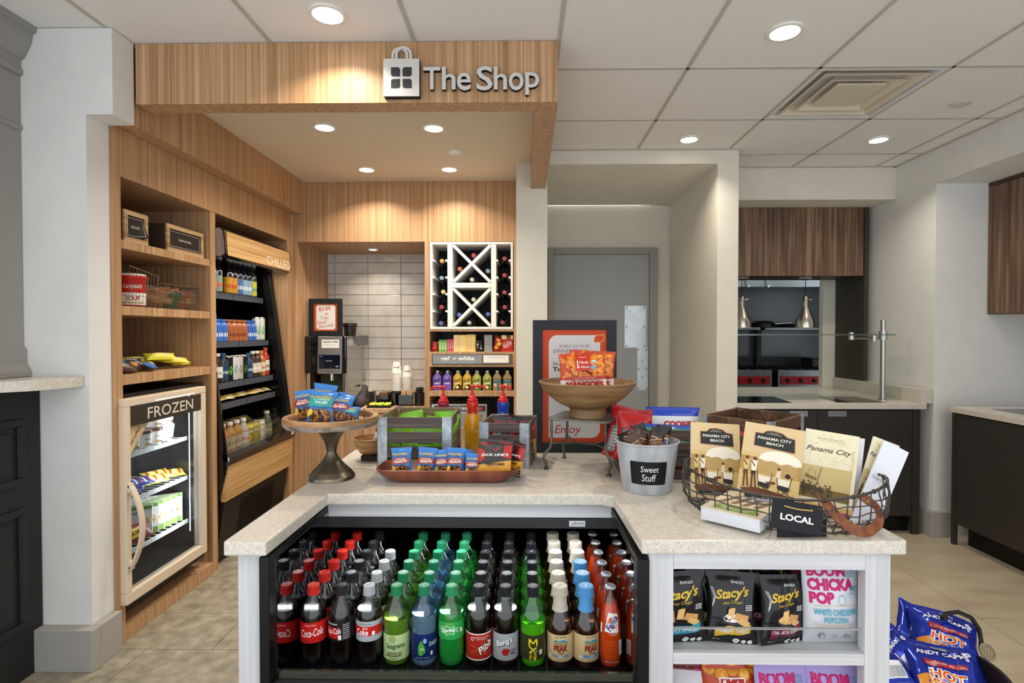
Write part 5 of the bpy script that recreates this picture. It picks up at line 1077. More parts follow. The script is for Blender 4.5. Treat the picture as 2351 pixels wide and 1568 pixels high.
def p_diet(p, h): p.rect(-.056, .056, -h*.22, h*.25, 2); p.text('Diet', .002, h*.17, .014, .006, 1, shear=.2); p.text('Coke', -.008, -.002, .036, .017, 1, bold=.02, shear=.1); p.text('SWEETENED NO CALORIES', 0, h*.37, .035, .003, 3); p.rect(.02, .028, -h*.2, 0, 1)
def p_sea(p, h): p.text('Seagrams', .003, h*.04, .052, .018, 1, bold=.015, rot=.04); p.disc(-.006, h*.33, .009, .010, 2, 8); p.disc(-.006, h*.33, .006, .007, 0, 8); p.disc(-.006, h*.33, .003, .004, 2, 6); p.text('GINGER ALE', 0, -h*.22, .042, .006, 3, bold=.02); p.rect(-.026, .018, -h*.34, -h*.30, 4); p.text('SINCE 1857', -.004, -h*.42, .02, .003, 1)
def p_das(p, h): p.poly([(-.012, -h*.3), (-.004, -h*.34), (.008, -h*.2), (.006, .0), (-.004, h*.28), (-.013, .0)], 2); p.line([(-.004, -h*.05), (.006, -h*.3)], .001, 0); p.text('20', -.002, -h*.08, .009, .006, 1, bold=.02); p.disc(.006, h*.25, .005, .007, 3, 10); p.text('DASANI', .034, h*.1, .032, .012, 1, rot=.0); p.text('purified water', 0, -h*.42, .04, .003, 1); p.rect(.022, .028, -h*.35, -h*.2, 1)
def p_spr(p, h):
    st = []
    for k in range(18): a = 2*math.pi*k/18; q = 1.25 if k % 2 else .82; st.append((-.004+.025*q*math.cos(a), .002+.011*q*math.sin(a)))
    p.poly(st, 1); st2 = [(-.004+(x+.004)*.9, .002+(y-.002)*.86) for x, y in st]; p.poly(st2, 0); p.text('Sprite', -.004, .001, .036, .014, 1, bold=.025, shear=.12, rot=.1); p.text('LEMON LIME', -.002, h*.42, .022, .003, 2); p.rect(.03, .036, -h*.15, h*.1, 1)
def p_pibb(p, h):
    for k in range(5): a = k*1.3; p.line([(-.004, -.004), (-.004+.04*math.cos(a), -.004+.022*math.sin(a))], .0012, 3)
    p.text('Pibb', .012, -h*.02, .05, .024, 2, bold=.05, shear=.3, rot=.55); p.text('Pibb', .012, -h*.02, .046, .02, 1, bold=.02, shear=.3, rot=.55); p.rect(-.056, .056, -h*.5, -h*.46, 1); p.rect(-.056, .056, h*.46, h*.5, 1); p.text('ARTIFICIALLY FLAVORED', .002, h*.36, .04, .003, 1); p.text('SPICY CHERRY', .002, h*.29, .028, .003, 1); p.disc(-.024, h*.3, .005, .005, 1, 12); p.disc(-.024, h*.3, .0035, .0035, 0, 12)
def p_barq(p, h): p.text("Barq's", -.001, h*.16, .05, .024, 2, bold=.05, shear=.2, rot=.3); p.text("Barq's", -.002, h*.17, .048, .021, 1, bold=.02, shear=.2, rot=.3); [p.disc(.002+dx, -h*.18+dy, .0045, .0042, 3, 10) for dx, dy in ((0, 0), (.007, .002), (-.007, .001), (.004, .006), (-.003, .006), (.003, -.005), (-.004, -.005))]; p.text('ROOT', .022, -h*.12, .013, .005, 2, bold=.02); p.text('BEER', .022, -h*.24, .013, .005, 2, bold=.02)
def p_my(p, h):
    a = .010; p.line([(-a, h*.06), (-a, h*.36), (0, h*.18), (a, h*.36), (a, h*.08)], .004, 1); p.line([(-a, -h*.2), (a, h*.02)], .004, 1); p.line([(-a, h*.04), (0, -h*.06)], .004, 1)
    p.text('YELLO', -.007, -h*.33, .022, .006, 1, bold=.03, rot=math.pi/2); p.text('MELLO', .005, -h*.33, .022, .008, 1, bold=.03, rot=math.pi/2); p.rect(.018, .026, -h*.3, -h*.1, 2); [p.rect(.036, .046, -h*.4+.004*k, -h*.39+.004*k, 2) for k in range(9)]; p.text('SMOOTH CITRUS', .005, -h*.12, .018, .003, 2)
def p_gold(c):
    def f(p, h):
        p.poly([(-.024, h*.215), (-.012, h*.31), (-.003, h*.26), (.004, h*.36), (.013, h*.28), (.026, h*.215)], 4); p.poly([(-.024, h*.215), (-.004, h*.255), (.026, h*.215)], 5); p.poly([(.000, h*.32), (.004, h*.36), (.008, h*.32)], 6)
        p.text('REAL BREWED', 0, h*.42, .03, .0035, 3); p.text('GOLD', 0, h*.14, .036, .009, 1, bold=.02); p.text('PEAK', 0, -h*.01, .038, .0145, 1, bold=.05); p.text('TEA', 0, -h*.17, .018, .007, 1, bold=.02)
        p.poly([(-.022, -h*.34), (.022, -h*.34), (.022, -h*.2), (.0, -h*.28), (-.022, -h*.2)], 2); p.text('DIET' if c else 'SWEET', 0, -h*.31, .014, .004, 7, bold=.01); p.text('18.5 FL OZ', 0, -h*.44, .024, .003, 3); p.rect(-.034, -.029, -h*.38, -h*.28, 7)
        for k in range(6): p.rect(-.052, -.028, h*.36-.008*k, h*.365-.008*k, 8)
    return f
def p_fanta(p, h):
    p.poly([(-.019, -.024), (.017, -.026), (.019, .022), (-.011, .026)], 1); p.disc(.002, .0, .0135, .0155, 2, 20); p.disc(.001, .004, .009, .010, 0, 16)
    p.text('Fanta', .001, .0, .044, .019, 4, bold=.09, shear=.1, rot=1.0); p.text('Fanta', .001, .0, .042, .017, 3, bold=.03, shear=.1, rot=1.0)
    p.rect(-.032, -.026, -.030, -.004, 1); p.text('100% NATURAL', .004, -.026, .026, .003, 1); p.text('FLAVORS', .004, -.031, .018, .003, 1)
    for k in range(9): p.rect(-.017, .012, -.050-.0055*k, -.0485-.0055*k, 5)
    p.rect(.018, .030, -.088, -.048, 1); [p.rect(.020, .028, -.084+.004*k, -.083+.004*k, 3) for k in range(8)]
    p.text('Disfruta La Chispa', 0, -.104, .034, .004, 1)
TALL = [(.027, 0), (.030, .004), (.0305, .03), (.0300, .10), (.0270, .13), (.0205, .155), (.0150, .178), (.0125, .19), (.0125, .208)]
GPP = [(.033, 0), (.0355, .006), (.0355, .095), (.0345, .110), (.029, .128), (.0220, .146), (.0185, .160), (.0175, .186)]
GPW = [(.0222, .145), (.0185, .160), (.0180, .186)]
gpc = ['cdb384', '8c2a1c', '7f8fa6', '5a3a22', '3f8cae', '5f9a4a', 'f2f5f4', 'f3f0e6', 'a88a58']
gps = gpc[:2]+['4f95d0']+gpc[3:]
KIND = {
 'red': dict(name='soda_bottle', liq=COLA, shell=CLR, lt=.146, cc='c5281f', cc2='8f1a15', lab=(.062, .118), cols=['c8201b', 'f4f0ee', '8e1512'], pr=p_coke),
 'black': dict(name='soda_bottle', liq=COLA, shell=CLR, lt=.146, cc='222325', cc2='77797c', lab=(.068, .122), cols=['1d1c1e', 'efefef', 'c8201b', '2b2b2d'], pr=p_zero),
 'gray': dict(name='soda_bottle', liq=COLA, shell=CLR, lt=.146, cc='a5a9ad', cc2='4a4c50', lab=(.068, .122), cols=['a9b1b6', 'f6f6f6', 'c8241c', '55595c'], pr=p_diet),
 'ginger': dict(name='soda_bottle', liq=mat('5f8a22', .08, coat=1, tr=.3), shell=clearmat('pet_shell_lime', 'bcd28a', .10), lt=.125, cc='1f7a4c', cc2='8fd0a8', lab=(.018, .086), cols=['b9cf93', '26301a', '8f8a4a', '3f5a32', '5c3a22'], pr=p_sea),
 'water': dict(name='water_bottle', liq=mat('6f93ae', .05, coat=1, tr=.55), shell=CLRB, lt=.135, rip=1, cc='1f7a55', cc2='6fc0a0', lab=(.020, .088), cols=['14285e', 'e9eef4', '56a83e', '8fb8dc'], pr=p_das),
 'lime': dict(name='soda_bottle', liq=mat('23a33e', .06, coat=1, tr=.45), shell=CLRG, lt=.140, cc='2a8a58', cc2='a0d8b8', lab=(.075, .122), cols=['2fa04c', 'f0f5ee', 'd8d84a'], pr=p_spr),
 'cherry': dict(name='soda_bottle', liq=COLA, shell=CLR, lt=.148, cc='1e1e20', cc2='6d6e70', lab=(.020, .092), cols=['a82a1e', 'f3ecE4'.lower(), '2a1412', 'e8722a'], pr=p_pibb),
 'root': dict(name='soda_bottle', liq=COLA, shell=CLR, lt=.148, cc='1e1e20', cc2='6d6e70', lab=(.020, .092), cols=['9b9da1', 'f5f5f5', '1b1b1c', 'a3231f'], pr=p_barq),
 'citrus': dict(name='soda_bottle', liq=mat('4fb414', .06, coat=1, tr=.35), shell=clearmat('pet_shell_citrus', 'a6e070', .10), lt=.118, cc='1c1c22', cc2='8a8a90', lab=(.022, .088), cols=['33361c', 'e6cf2c', 'dfe0d0'], pr=p_my),
 'teag': dict(name='tea_bottle', liq=TEA, shell=clearmat('tea_glass', 'a8866a', .10), lt=.122, prof=GPP, cap=(.210, .0205, .190), cc='bab2a2', cc2='8e8168', wrap=(0, 0), wp=GPW, lab=(.018, .090), cols=gpc, pr=p_gold(1)),
 'teab': dict(name='tea_bottle', liq=TEA, shell=clearmat('tea_glass', 'a8866a', .10), lt=.122, prof=GPP, cap=(.210, .0205, .190), cc='4f92c8', cc2='c9d4dc', wrap=(0, 0), wp=GPW, lab=(.018, .090), cols=gps, pr=p_gold(0)),
 'teaw': dict(name='tea_bottle', liq=TEA, shell=clearmat('tea_glass', 'a8866a', .10), lt=.122, prof=GPP, cap=(.210, .0205, .190), cc='d2cab8', cc2='b0a184', wrap=(0, 0), wp=GPW, lab=(.018, .090), cols=gpc, pr=p_gold(1)),
 'orange': dict(name='soda_bottle', liq=mat('d2420e', .08, coat=1, tr=.15), shell=clearmat('bare_glass', 'dde3e0', .10), lt=.165, prof=TALL, crown=1, cap=(.212, .0135, .203), cc='b9bcc4', nolabel=1, lr=.0309, lab=(.06, .18), cols=['d2571a', 'eee9e2', 'd8681e', '23318e', 'f2f0ec', 'e86a28'], pr=p_fanta)}
# fanta label sits on the straight lower body
lanes = ['red', 'black', 'gray', 'ginger', 'water', 'lime', 'cherry', 'root', 'citrus', 'teag', 'teab', 'orange']
LD = {'red': 'red-capped cola bottle', 'black': 'black-capped cola bottle with black label', 'gray': 'gray-capped diet cola bottle', 'ginger': 'green-capped ginger ale bottle', 'water': 'clear blue water bottle', 'lime': 'green lemon-lime soda bottle', 'cherry': 'dark cherry soda bottle with red label', 'root': 'root beer bottle with silver label', 'citrus': 'bright green citrus soda bottle', 'teag': 'glass tea bottle with tan neck wrap', 'teab': 'glass tea bottle with blue neck wrap', 'teaw': 'glass tea bottle with cream cap', 'orange': 'tall glass orange soda bottle'}
proto = {}
for i, kd in enumerate(lanes):
    for j in range(4 if kd == 'gray' else 6):
        k2 = kd
        if kd == 'teab' and j in (3, 4): k2 = 'teaw'
        if kd == 'teab' and j == 5: k2 = 'teag'
        kk = (k2, kd == 'teag' or k2 != 'teag'); loc = (LX[i]+rnd.uniform(-.001, .001), RY0+PITCH*j+(0 if j == 0 else rnd.uniform(-.001, .001)), BZ+.0005)
        lab = LD[k2]+', '+({0: 'at the front of its cooler lane', 5: 'sixth and last in its lane'}.get(j, '%s from the front in its cooler lane' % ORD[j]))
        if k2 == 'teag' and kd == 'teab': lab = 'glass tea bottle with tan neck wrap, rearmost in the blue-capped lane'
        grp = LD[k2].replace(' bottle', ' bottles', 1)+' in the cooler'
        rz = rnd.uniform(-.12, .12) if j else {'teab': .35, 'cherry': .25, 'red': .1, 'black': -.35, 'gray': -.1, 'ginger': .05, 'water': .05}.get(kd, .0)
        if k2 not in proto: proto[k2] = bottle(k2, loc, lab, grp); proto[k2].rotation_euler.z = rz
        else: dup(proto[k2], loc, rz, lab, grp)

# ================================================================ things on the worktop
BRZ = noisemat('aged_bronze', ['4d463a', '6d6454', '857a66'], ns=6, rough=.32, metal=.9)
t = T('cake_stand', 'wooden tray stand on a flared bronze foot, left of the worktop', 'stand', (-.668+.0, 1.88, CTZ))
c_ = PZ(757, 1100, CTZ); cz_ = (c_.x, 1.85, CTZ); t.location = cz_; RM[t.name] = Matrix.Translation(cz_)
RH = .2125
MB().lathe([(.0785, 0), (.0785, .008), (.074, .014), (.07, .018), (.066, .024), (.060, .030), (.048, .042), (.034, .058), (.023, .074), (.0165, .088), (.0155, .0935), (.0175, .095), (.0195, .110), (.026, .130), (.037, .150), (.050, .166), (.064, .178)], 40).o('pedestal', BRZ, t, world=False, smooth=True)
MNG = noisemat('mango_wood', ['6e4a2c', 'a67a4a', 'c79a62'], scale=(1, 1, 7), ns=7, det=6, rough=.45)
MNGB = noisemat('bark_edge', ['5d5048', '84776c', 'a3927f'], scale=(1, 1, 2), ns=30, det=6, rough=.7, bump=.6)
MB().lathe([(.07, .178, 1), (.152, .183, 1), (.157, .19, 1), (.158, .200, 0), (.158, RH, 0), (.156, RH+.002, 0), (.140, RH+.002, 0), (.137, RH-.003, 0), (.134, .196, 0), (.0001, .194, 0)], 56).o('tray_top', [MNG, MNGB], t, world=False, smooth=True)
# peanut bags
NUT = ['8a5a30', 'a9743f', 'c08c52', '6d4426']
def planters(band='a8401c', name2='PEANUTS', big=0, seed=0, teal=False):
    def pr(p, w, h):
        r = random.Random(seed+5)
        p.poly([(-w*.38, h*.04), (w*.38, h*.04), (w*.40, h*.38), (w*.1, h*.44), (-w*.2, h*.40), (-w*.4, h*.30)], 5)
        for k in range(34):
            x = r.uniform(-w*.36, w*.36); y = r.uniform(h*.06, h*.38); p.disc(x, y, w*.085, h*.034, r.choice([1, 2, 3, 4]), 9, rot=r.uniform(0, 3)); p.disc(x-w*.01, y+h*.004, w*.05, h*.016, r.choice([2, 3]), 7, rot=r.uniform(0, 3))
        p.poly([(-w*.42, h*.16), (-w*.24, h*.26), (-w*.22, h*.38), (-w*.36, h*.42), (-w*.44, h*.3)], 8)
        if teal: p.poly([(-w*.46, h*.5), (w*.46, h*.5), (w*.46, h*.8), (-w*.46, h*.8)], 9); p.text('NUT & CHOCOLATE', w*.05, h*.72, w*.6, h*.05, 7, bold=.01); p.text('TRAIL MIX', w*.05, h*.63, w*.5, h*.07, 7, bold=.02)
        else:
            p.poly([(-w*.44, h*.46), (w*.44, h*.50), (w*.44, h*.66), (w*.05, h*.68), (-w*.02, h*.72), (-w*.1, h*.68), (-w*.44, h*.64)], 6); p.text('DRY ROASTED', w*.02, h*.63, w*.5, h*.045, 7, bold=.02, rot=.05); p.text(name2, w*.03, h*.555, w*.66, h*.075, 7, bold=.035, rot=.05)
        p.text('PLANTERS', 0, h*.795, w*.78, h*.085, 10, bold=.06); p.text('PLANTERS', 0, h*.795, w*.76, h*.075, 8, bold=.02)
    return pr
def pmats(band): return [mat('3f7fc8', .22)]+[mat(c, .3) for c in NUT]+[mat('5a3418', .3), mat(band, .25), mat('f2eee6', .3), mat('e6c33a', .3), mat('2f9a94', .25), mat('23407c', .3)]
def pbag(lab, px, Y, z, w, h, band='a8401c', nm='PEANUTS', tilt=-8, roll=0, yaw=0, seed=0, teal=False, tk=.03):
    x = PY(px, 1000, Y).x
    return bag('peanut_bag', lab, 'snack bag', w, h, tk, pmats(band), [(1, 0)], planters(band, nm, seed=seed, teal=teal), (x, Y, z), (D2(tilt), D2(roll), D2(yaw)), group='blue nut bags', seed=seed, seal=.05)
TZ = CTZ+.196
pbag('plain back of a blue nut bag, tallest on the cake stand', 738, 1.90, TZ+.005, .085, .118, seed=11, tilt=-4, roll=8, teal=True)
pbag('blue bag lettered PEANUTS leaning left on the cake stand', 705, 1.865, TZ, .072, .105, 'a82020', seed=2, roll=-8, tilt=-10)
pbag('teal-banded trail mix bag at the middle of the cake stand', 735, 1.80, TZ, .095, .108, seed=3, teal=True, roll=3, tilt=-14, tk=.04)
pbag('blue nut bag with red band, right of the trail mix on the stand', 776, 1.815, TZ, .082, .092, 'a8242c', 'HONEY PEANUTS', seed=4, roll=6, tilt=-16, tk=.035)
pbag('blue nut bag lying behind at the right of the cake stand', 788, 1.875, TZ, .085, .092, 'a8242c', seed=5, roll=14, tilt=-12)
pbag('small teal bag low at the right edge of the stand heap', 801, 1.825, TZ, .06, .055, seed=6, roll=6, tilt=-20, teal=True)
# bird figurine
bp = PY(829, 940, 1.87); t = T('bird_figurine', 'dark carved wooden bird on wire legs at the back of the cake stand', 'figurine', (bp.x, 1.87, TZ))
bm = noisemat('dark_carved_wood', ['2c2420', '463a33', '5d4e45'], scale=(1, 1, 2), ns=40, rough=.4, bump=.4)
prof = [(.004, .036, -.018), (.014, .042, -.012), (.024, .052, -.004), (.030, .066, .0), (.0285, .080, .004), (.022, .094, .009), (.015, .106, .013), (.0125, .114, .014), (.0115, .120, .012), (.006, .126, .008), (.0005, .128, .004)]
m = MB(); n = 18; vs = []
for r_, z, ox in prof:
    for k in range(n): a = 2*math.pi*k/n; vs.append((ox+r_*.82*math.cos(a), r_*math.sin(a)*.8, z))
m.add(vs, [(j*n+k, j*n+(k+1) % n, (j+1)*n+(k+1) % n, (j+1)*n+k) for j in range(len(prof)-1) for k in range(n)]+[tuple(range(n-1, -1, -1))])
m.add([(-.012, 0, .122), (-.004, .006, .126), (-.004, -.006, .126), (-.003, 0, .116), (-.026, -.001, .118)], [(4, 1, 2), (4, 2, 3), (4, 3, 1), (1, 3, 2)])
m.o('body', bm, t, world=False, smooth=True)
m = MB(); m.add([(-.028, -.014, .062), (-.048, 0, .050), (-.02, .012, .055), (-.02, -.01, .042)], [(0, 1, 2), (0, 3, 1), (1, 3, 2), (0, 2, 3)]); m.o('tail', bm, t, world=False)
for dx in (-.010, .012): MB().tube([(dx, 0, .042), (dx-.001, -.002, .02), (dx, 0, .002)], .0022, 8).o('leg', STEELD, t, world=False)
MB().box(-.022, .024, -.016, .016, -.001, .0035).o('base_plate', BRZ, t, world=False, bev=.001)
# long brown dish with peanut and jerky bags
a = PZ(868, 1112, CTZ); Y0 = 1.765; xL = PY(868, 1080, 1.82).x; xR = PY(1195, 1075, 1.82).x; xc = (xL+xR)/2; hw = (xR-xL)/2
t = T('serving_dish', 'long red-brown wooden dish at the front of the worktop', 'dish', (xc, 1.835, CTZ)); DW = noisemat('red_brown_wood', ['5f2f20', '7a402c', '8d5138'], scale=(6, 1, 1), ns=4, rough=.4, det=6)
def rr2(hx, hy, r, z, n=6):
    o = []
    for k, (cx, cy) in enumerate(((hx-r, hy-r), (-hx+r, hy-r), (-hx+r, -hy+r), (hx-r, -hy+r))):
        o += [(cx+r*math.cos(math.pi/2*(k+q/n)), cy+r*math.sin(math.pi/2*(k+q/n)), z) for q in range(n+1)]
    return o
rings = [rr2(hw*.72, .045, .03, 0), rr2(hw*.80, .055, .035, .008), rr2(hw*.93, .073, .04, .028), rr2(hw, .082, .045, .048), rr2(hw-.004, .078, .043, .050), rr2(hw-.010, .072, .04, .046), rr2(hw*.85, .055, .035, .018), rr2(hw*.7, .04, .03, .012)]
m = MB(); n = len(rings[0]); vs = [v for r_ in rings for v in r_]; m.add(vs, [(j*n+k, j*n+(k+1) % n, (j+1)*n+(k+1) % n, (j+1)*n+k) for j in range(len(rings)-1) for k in range(n)]+[tuple(range(n-1, -1, -1)), tuple((len(rings)-1)*n+k for k in range(n))])
m.o('bowl', DW, t, world=False, smooth=True)
DZ = CTZ+.0135
for k, (px, w, h, yo, rl, lab) in enumerate(((922, .072, .10, 1.80, -3, 'blue peanut bag, leftmost in the long brown dish'), (975, .066, .10, 1.805, 5, 'blue peanut bag, second from the left in the long brown dish'), (993, .06, .085, 1.85, 2, 'blue peanut bag tucked behind the second and third in the dish'), (1016, .056, .092, 1.81, -3, 'blue peanut bag, third from the left in the front of the dish'), (1043, .066, .10, 1.80, 3, 'blue peanut bag at the middle right of the long brown dish'), (1062, .05, .085, 1.855, 10, 'blue peanut bag peeking out behind the middle right bag'), (1082, .054, .082, 1.80, 4, 'smaller blue peanut bag next to the jerky bag in the dish'))):
    pbag(lab, px, yo, DZ, w, h, seed=20+k, roll=rl, tilt=-10 if k not in (2, 5) else -4, tk=.03)
def jerky(full=True):
    def pr(p, w, h):
        p.poly([(-w*.5, h*.32), (w*.5, h*.5), (w*.5, h*.02), (-w*.5, h*.02)], 2); p.poly([(-w*.5, h*.34), (-w*.5, h*.76), (-w*.3, h*.7), (-w*.28, h*.5)], 1); p.poly([(w*.5, h*.52), (w*.5, h*.88), (w*.26, h*.86), (w*.24, h*.56)], 1)
        p.poly([(-w*.3, h*.02), (w*.35, h*.02), (w*.3, h*.10), (-w*.1, h*.14)], 6)
        p.text('100', -w*.32, h*.88, w*.2, h*.07, 1, bold=.05); p.text('calories', -w*.1, h*.90, w*.18, h*.035, 1); p.text('Protein', w*.28, h*.93, w*.32, h*.06, 1, bold=.04); p.line([(-w*.08, h*.77), (0, h*.70), (w*.12, h*.80)], w*.03, 1)
        p.text("JACK LINK'S", 0, h*.60, w*.8, h*.085, 3, bold=.03, rot=.06); p.text('TERIYAKI', -.0, h*.37, w*.6, h*.07, 4, bold=.04, rot=.06); p.text('BEEF JERKY', 0, h*.29, w*.4, h*.03, 5); p.poly([(w*.05, h*.02), (w*.48, h*.02), (w*.48, h*.22), (w*.05, h*.2)], 0); p.text('14g PROTEIN', w*.26, h*.16, w*.36, h*.05, 3, bold=.02); p.text('100 CALORIES', w*.26, h*.07, w*.36, h*.05, 3, bold=.02)
    return pr
JM = [mat('2f2a2a', .25), mat('b3241c', .28), mat('dfa033', .3), mat('f1ece6', .35), mat('241811', .4), mat('a0522a', .4), mat('4a2a1a', .3)]
x = PY(1132, 1000, 1.79).x; bag('jerky_bag', 'large teriyaki beef jerky bag at the right of the long brown dish', 'snack bag', .115, .128, .02, JM, [(1, 0)], jerky(), (x, 1.79, DZ+.002), (D2(-12), D2(4), 0), seed=8, wr=.6, pinch=.02)
x = PY(1168, 1000, 1.83).x; bag('jerky_bag', 'second jerky bag, edge on behind the large one in the dish', 'snack bag', .10, .115, .018, JM, [(1, 0)], jerky(), (x, 1.85, DZ+.002), (D2(-6), D2(8), D2(-38)), seed=9, wr=.6, pinch=.02)

# ---- wooden crates
CRW = woodmat('dark_crate_wood', '544640', '3e332f', '6d5a4e', 'x', 40); CRI = woodmat('crate_wood_inside', '8a7358', '6e5a43', 'a08a6c', 'x', 40)
CRB = woodmat('brown_crate_wood', '5d4433', '46321f', '7a5a42', 'x', 40); GALV = noisemat('galvanised_metal', ['8e969c', 'a9b0b5', 'c3c8cc'], ns=45, rough=.45, metal=.5)
def crate(name, label, corner, rz, w, d, h, n, wood=CRW, inner=CRI, metal=.034, gap=.35):
    t = T(name, label, 'crate', (corner[0], corner[1], corner[2] if len(corner) > 2 else CTZ), rz); th = .008; sh = h/(n+(n-1)*gap)
    for k in range(n):
        z0 = k*sh*(1+gap); z1 = z0+sh
        for q in ((.002, w-.002, 0, th), (.002, w-.002, d-th, d)):
            m = MB().box(q[0], q[1], q[2], q[3], z0, z1, 0); m.m[4 if q[2] == 0 else 2] = 1; m.o('slat', [wood, inner], t, world=False, bev=.0008)
        for q in ((0, th), (w-th, w)):
            m = MB().box(q[0], q[1], th+.0005, d-th-.0005, z0, z1, 0); m.m[3 if q[0] == 0 else 5] = 1; m.o('slat', [wood, inner], t, world=False, bev=.0008)
    MB().box(th+.001, w-th-.001, th+.001, d-th-.001, .002, .01).o('bottom_board', wood, t, world=False)
    for cx, sx in ((0, 1), (w, -1)):
        for cy, sy in ((0, 1), (d, -1)):
            m = MB(); x0, x1 = sorted((cx-sx*.0015, cx+sx*metal)); y0, y1 = sorted((cy-sy*.0015, cy)); m.box(x0, x1, y0, y1, 0, h+.002)
            x0, x1 = sorted((cx-sx*.0015, cx)); y0, y1 = sorted((cy-sy*.0015, cy+sy*metal*.7)); m.box(x0, x1, y0, y1, 0, h+.002); m.o('corner_strap', GALV, t, world=False)
    for cx in (th+.002, w-th-.016):
        for cy in (th+.002, d-th-.016): MB().box(cx, cx+.014, cy, cy+.014, .01, h-.006).o('corner_post', inner, t, world=False)
    return t
fl_ = PZ(868, 1088, CTZ); xl = PY(867, 1000, 1.925).x; xr = PY(1037, 1000, 1.925).x
crate('wooden_crate', 'tall dark slatted crate with metal corners holding lime packets, left', (xl, 1.925), 0, xr-xl, .27, .197, 4)
for k in range(16):
    bag('lime_packet', 'lime green packet in the left crate, %s' % ['front row', 'second row', 'third row', 'back row'][k//4]+', %s from its left' % ORD[k % 4].replace('front', 'first'), 'snack bag', .085, .125, .02, [mat('7fc41f', .28), mat('2c3a1c', .4), mat('a8dc4a', .3)], [(1, 0)], lambda p, w, h: (p.text('snack', 0, h*.62, w*.6, h*.08, 1, bold=.03), p.rect(-w*.4, w*.4, h*.25, h*.3, 1), p.text('APPLE', 0, h*.4, w*.6, h*.05, 1), p.disc(w*.1, h*.86, w*.2, h*.04, 2, 8)), (xl+.045+(xr-xl-.09)*(k % 4)/3, 1.96+.055*(k//4), CTZ+.0115+(.055 if k//4 > 1 else .02)*(1 if k % 2 else .6)), (D2(rnd.uniform(-10, 4)), D2(rnd.uniform(-14, 14)), D2(rnd.uniform(-8, 8))), group='lime green packets in the left crate', seed=k % 3, key='lime%d' % (k % 3), nu=14, nv=14)
c2 = PZ(1098, 1073, CTZ); xl2 = PY(1100, 1000, 1.985).x; rz2 = D2(-9)
crate('wooden_crate', 'smaller dark slatted crate with metal corners holding jerky bags, centre', (xl2, 2.005), rz2, .185, .205, .166, 4)
for k, (dx, dy, w, rl, lab) in enumerate(((.055, .03, .105, 9, 'jerky bag rising highest at the front of the centre crate'), (.12, .07, .10, -3, 'jerky bag in the middle of the centre crate'), (.13, .12, .10, 2, 'jerky bag at the back of the centre crate'), (.06, .15, .09, -4, 'jerky bag at the rear left of the centre crate'))):
    p_ = Matrix.Translation((xl2, 2.005, CTZ)) @ Matrix.Rotation(rz2, 4, 'Z') @ Vector((dx+.01, dy+.01, .012))
    bag('jerky_bag', lab, 'snack bag', w, .17 if k == 0 else .158, .02, JM, [(1, 0)], jerky(), p_, (D2(-3), D2(rl), rz2), seed=60+k, wr=.6, pinch=.02)

# ---- pump bottles
def pump(lab, px, Y, c, cols, hd, z=CTZ, s=1., dy=0):
    x = PY(px, 960, Y).x; t = T('pump_bottle', lab, 'pump bottle', (x, Y, z), group='coffee creamer pump bottles'); 
    q = (PY(px, hd, Y).z-z)/.285
    MB().lathe([(r_*q, z_*q, mi) for r_, z_, mi in ((.036, 0, 0), (.040, .006, 0), (.041, .06, 0), (.0395, .11, 0), (.033, .150, 0), (.024, .172, 1), (.0225, .185, 1), (.026, .205, 1), (.0245, .222, 1), (.018, .226, 1))], 32).o('bottle_body', [mat(cols[0], .15, coat=.6, tr=.1), mat(cols[1], .2, coat=.4)], t, world=False, smooth=True)
    red = mat('cf1d22', .3)
    MB().lathe([(r_*q, z_*q) for r_, z_ in ((.0215, .218), (.0225, .222), (.0225, .234), (.018, .236), (.016, .246), (.011, .249), (.0095, .258), (.006, .262), (.005, .266), (.005, .288))], 24).o('pump_collar', red, t, world=False, smooth=True)
    ang = dy; ax = Vector((math.cos(ang), math.sin(ang), 0))
    m = MB().lathe([(.009*q, .282*q), (.010*q, .286*q), (.010*q, .296*q), (.005*q, .298*q)], 18); m.tube([Vector((0, 0, .290*q)), ax*.03*q+Vector((0, 0, .292*q)), ax*.050*q+Vector((0, 0, .289*q)), ax*.056*q+Vector((0, 0, .276*q))], [.006*q, .0055*q, .0055*q, .004*q], 8); m.o('pump_spout', red, t, world=False, smooth=True)
    m = MB(); p = Print(m, cyl_fn(.0413*q)); p.rect(-.058*q, -.036*q, .075*q, .15*q, 0) if 0 else None
    p.rect(-.056*q, -.034*q, .02*q, .10*q, 0); [p.rect(-.054*q, -.036*q, (.024+.008*k)*q, (.0255+.008*k)*q, 1) for k in range(9)]; p.rect(-.030*q, -.018*q, .012*q, .03*q, 2); p.text('Thai', .024*q, .10*q, .025*q, .012*q, 0, shear=.3)
    for k in range(4): p.rect(.022*q, .024*q, (.02+.02*k)*q, (.024+.02*k)*q, 1)
    m.o('printed_label', [mat('e9e4da', .4), mat('4a4038', .5), mat('5a7a2a', .4)], t, world=False); return t
pump('orange creamer pump bottle with red pump between the two crates', 1085, 2.252, 0, ('e0a012', 'c8300f'), 890, dy=.0)
pump('amber creamer pump bottle with red pump behind the left crate', 1018, 2.255, 0, ('c9924a', '8a1f3a'), 892, dy=math.pi)
pump('blue creamer pump bottle with red pump behind the centre crate', 1155, 2.256, 0, ('c8b894', '1c3fae'), 890, dy=-.9)

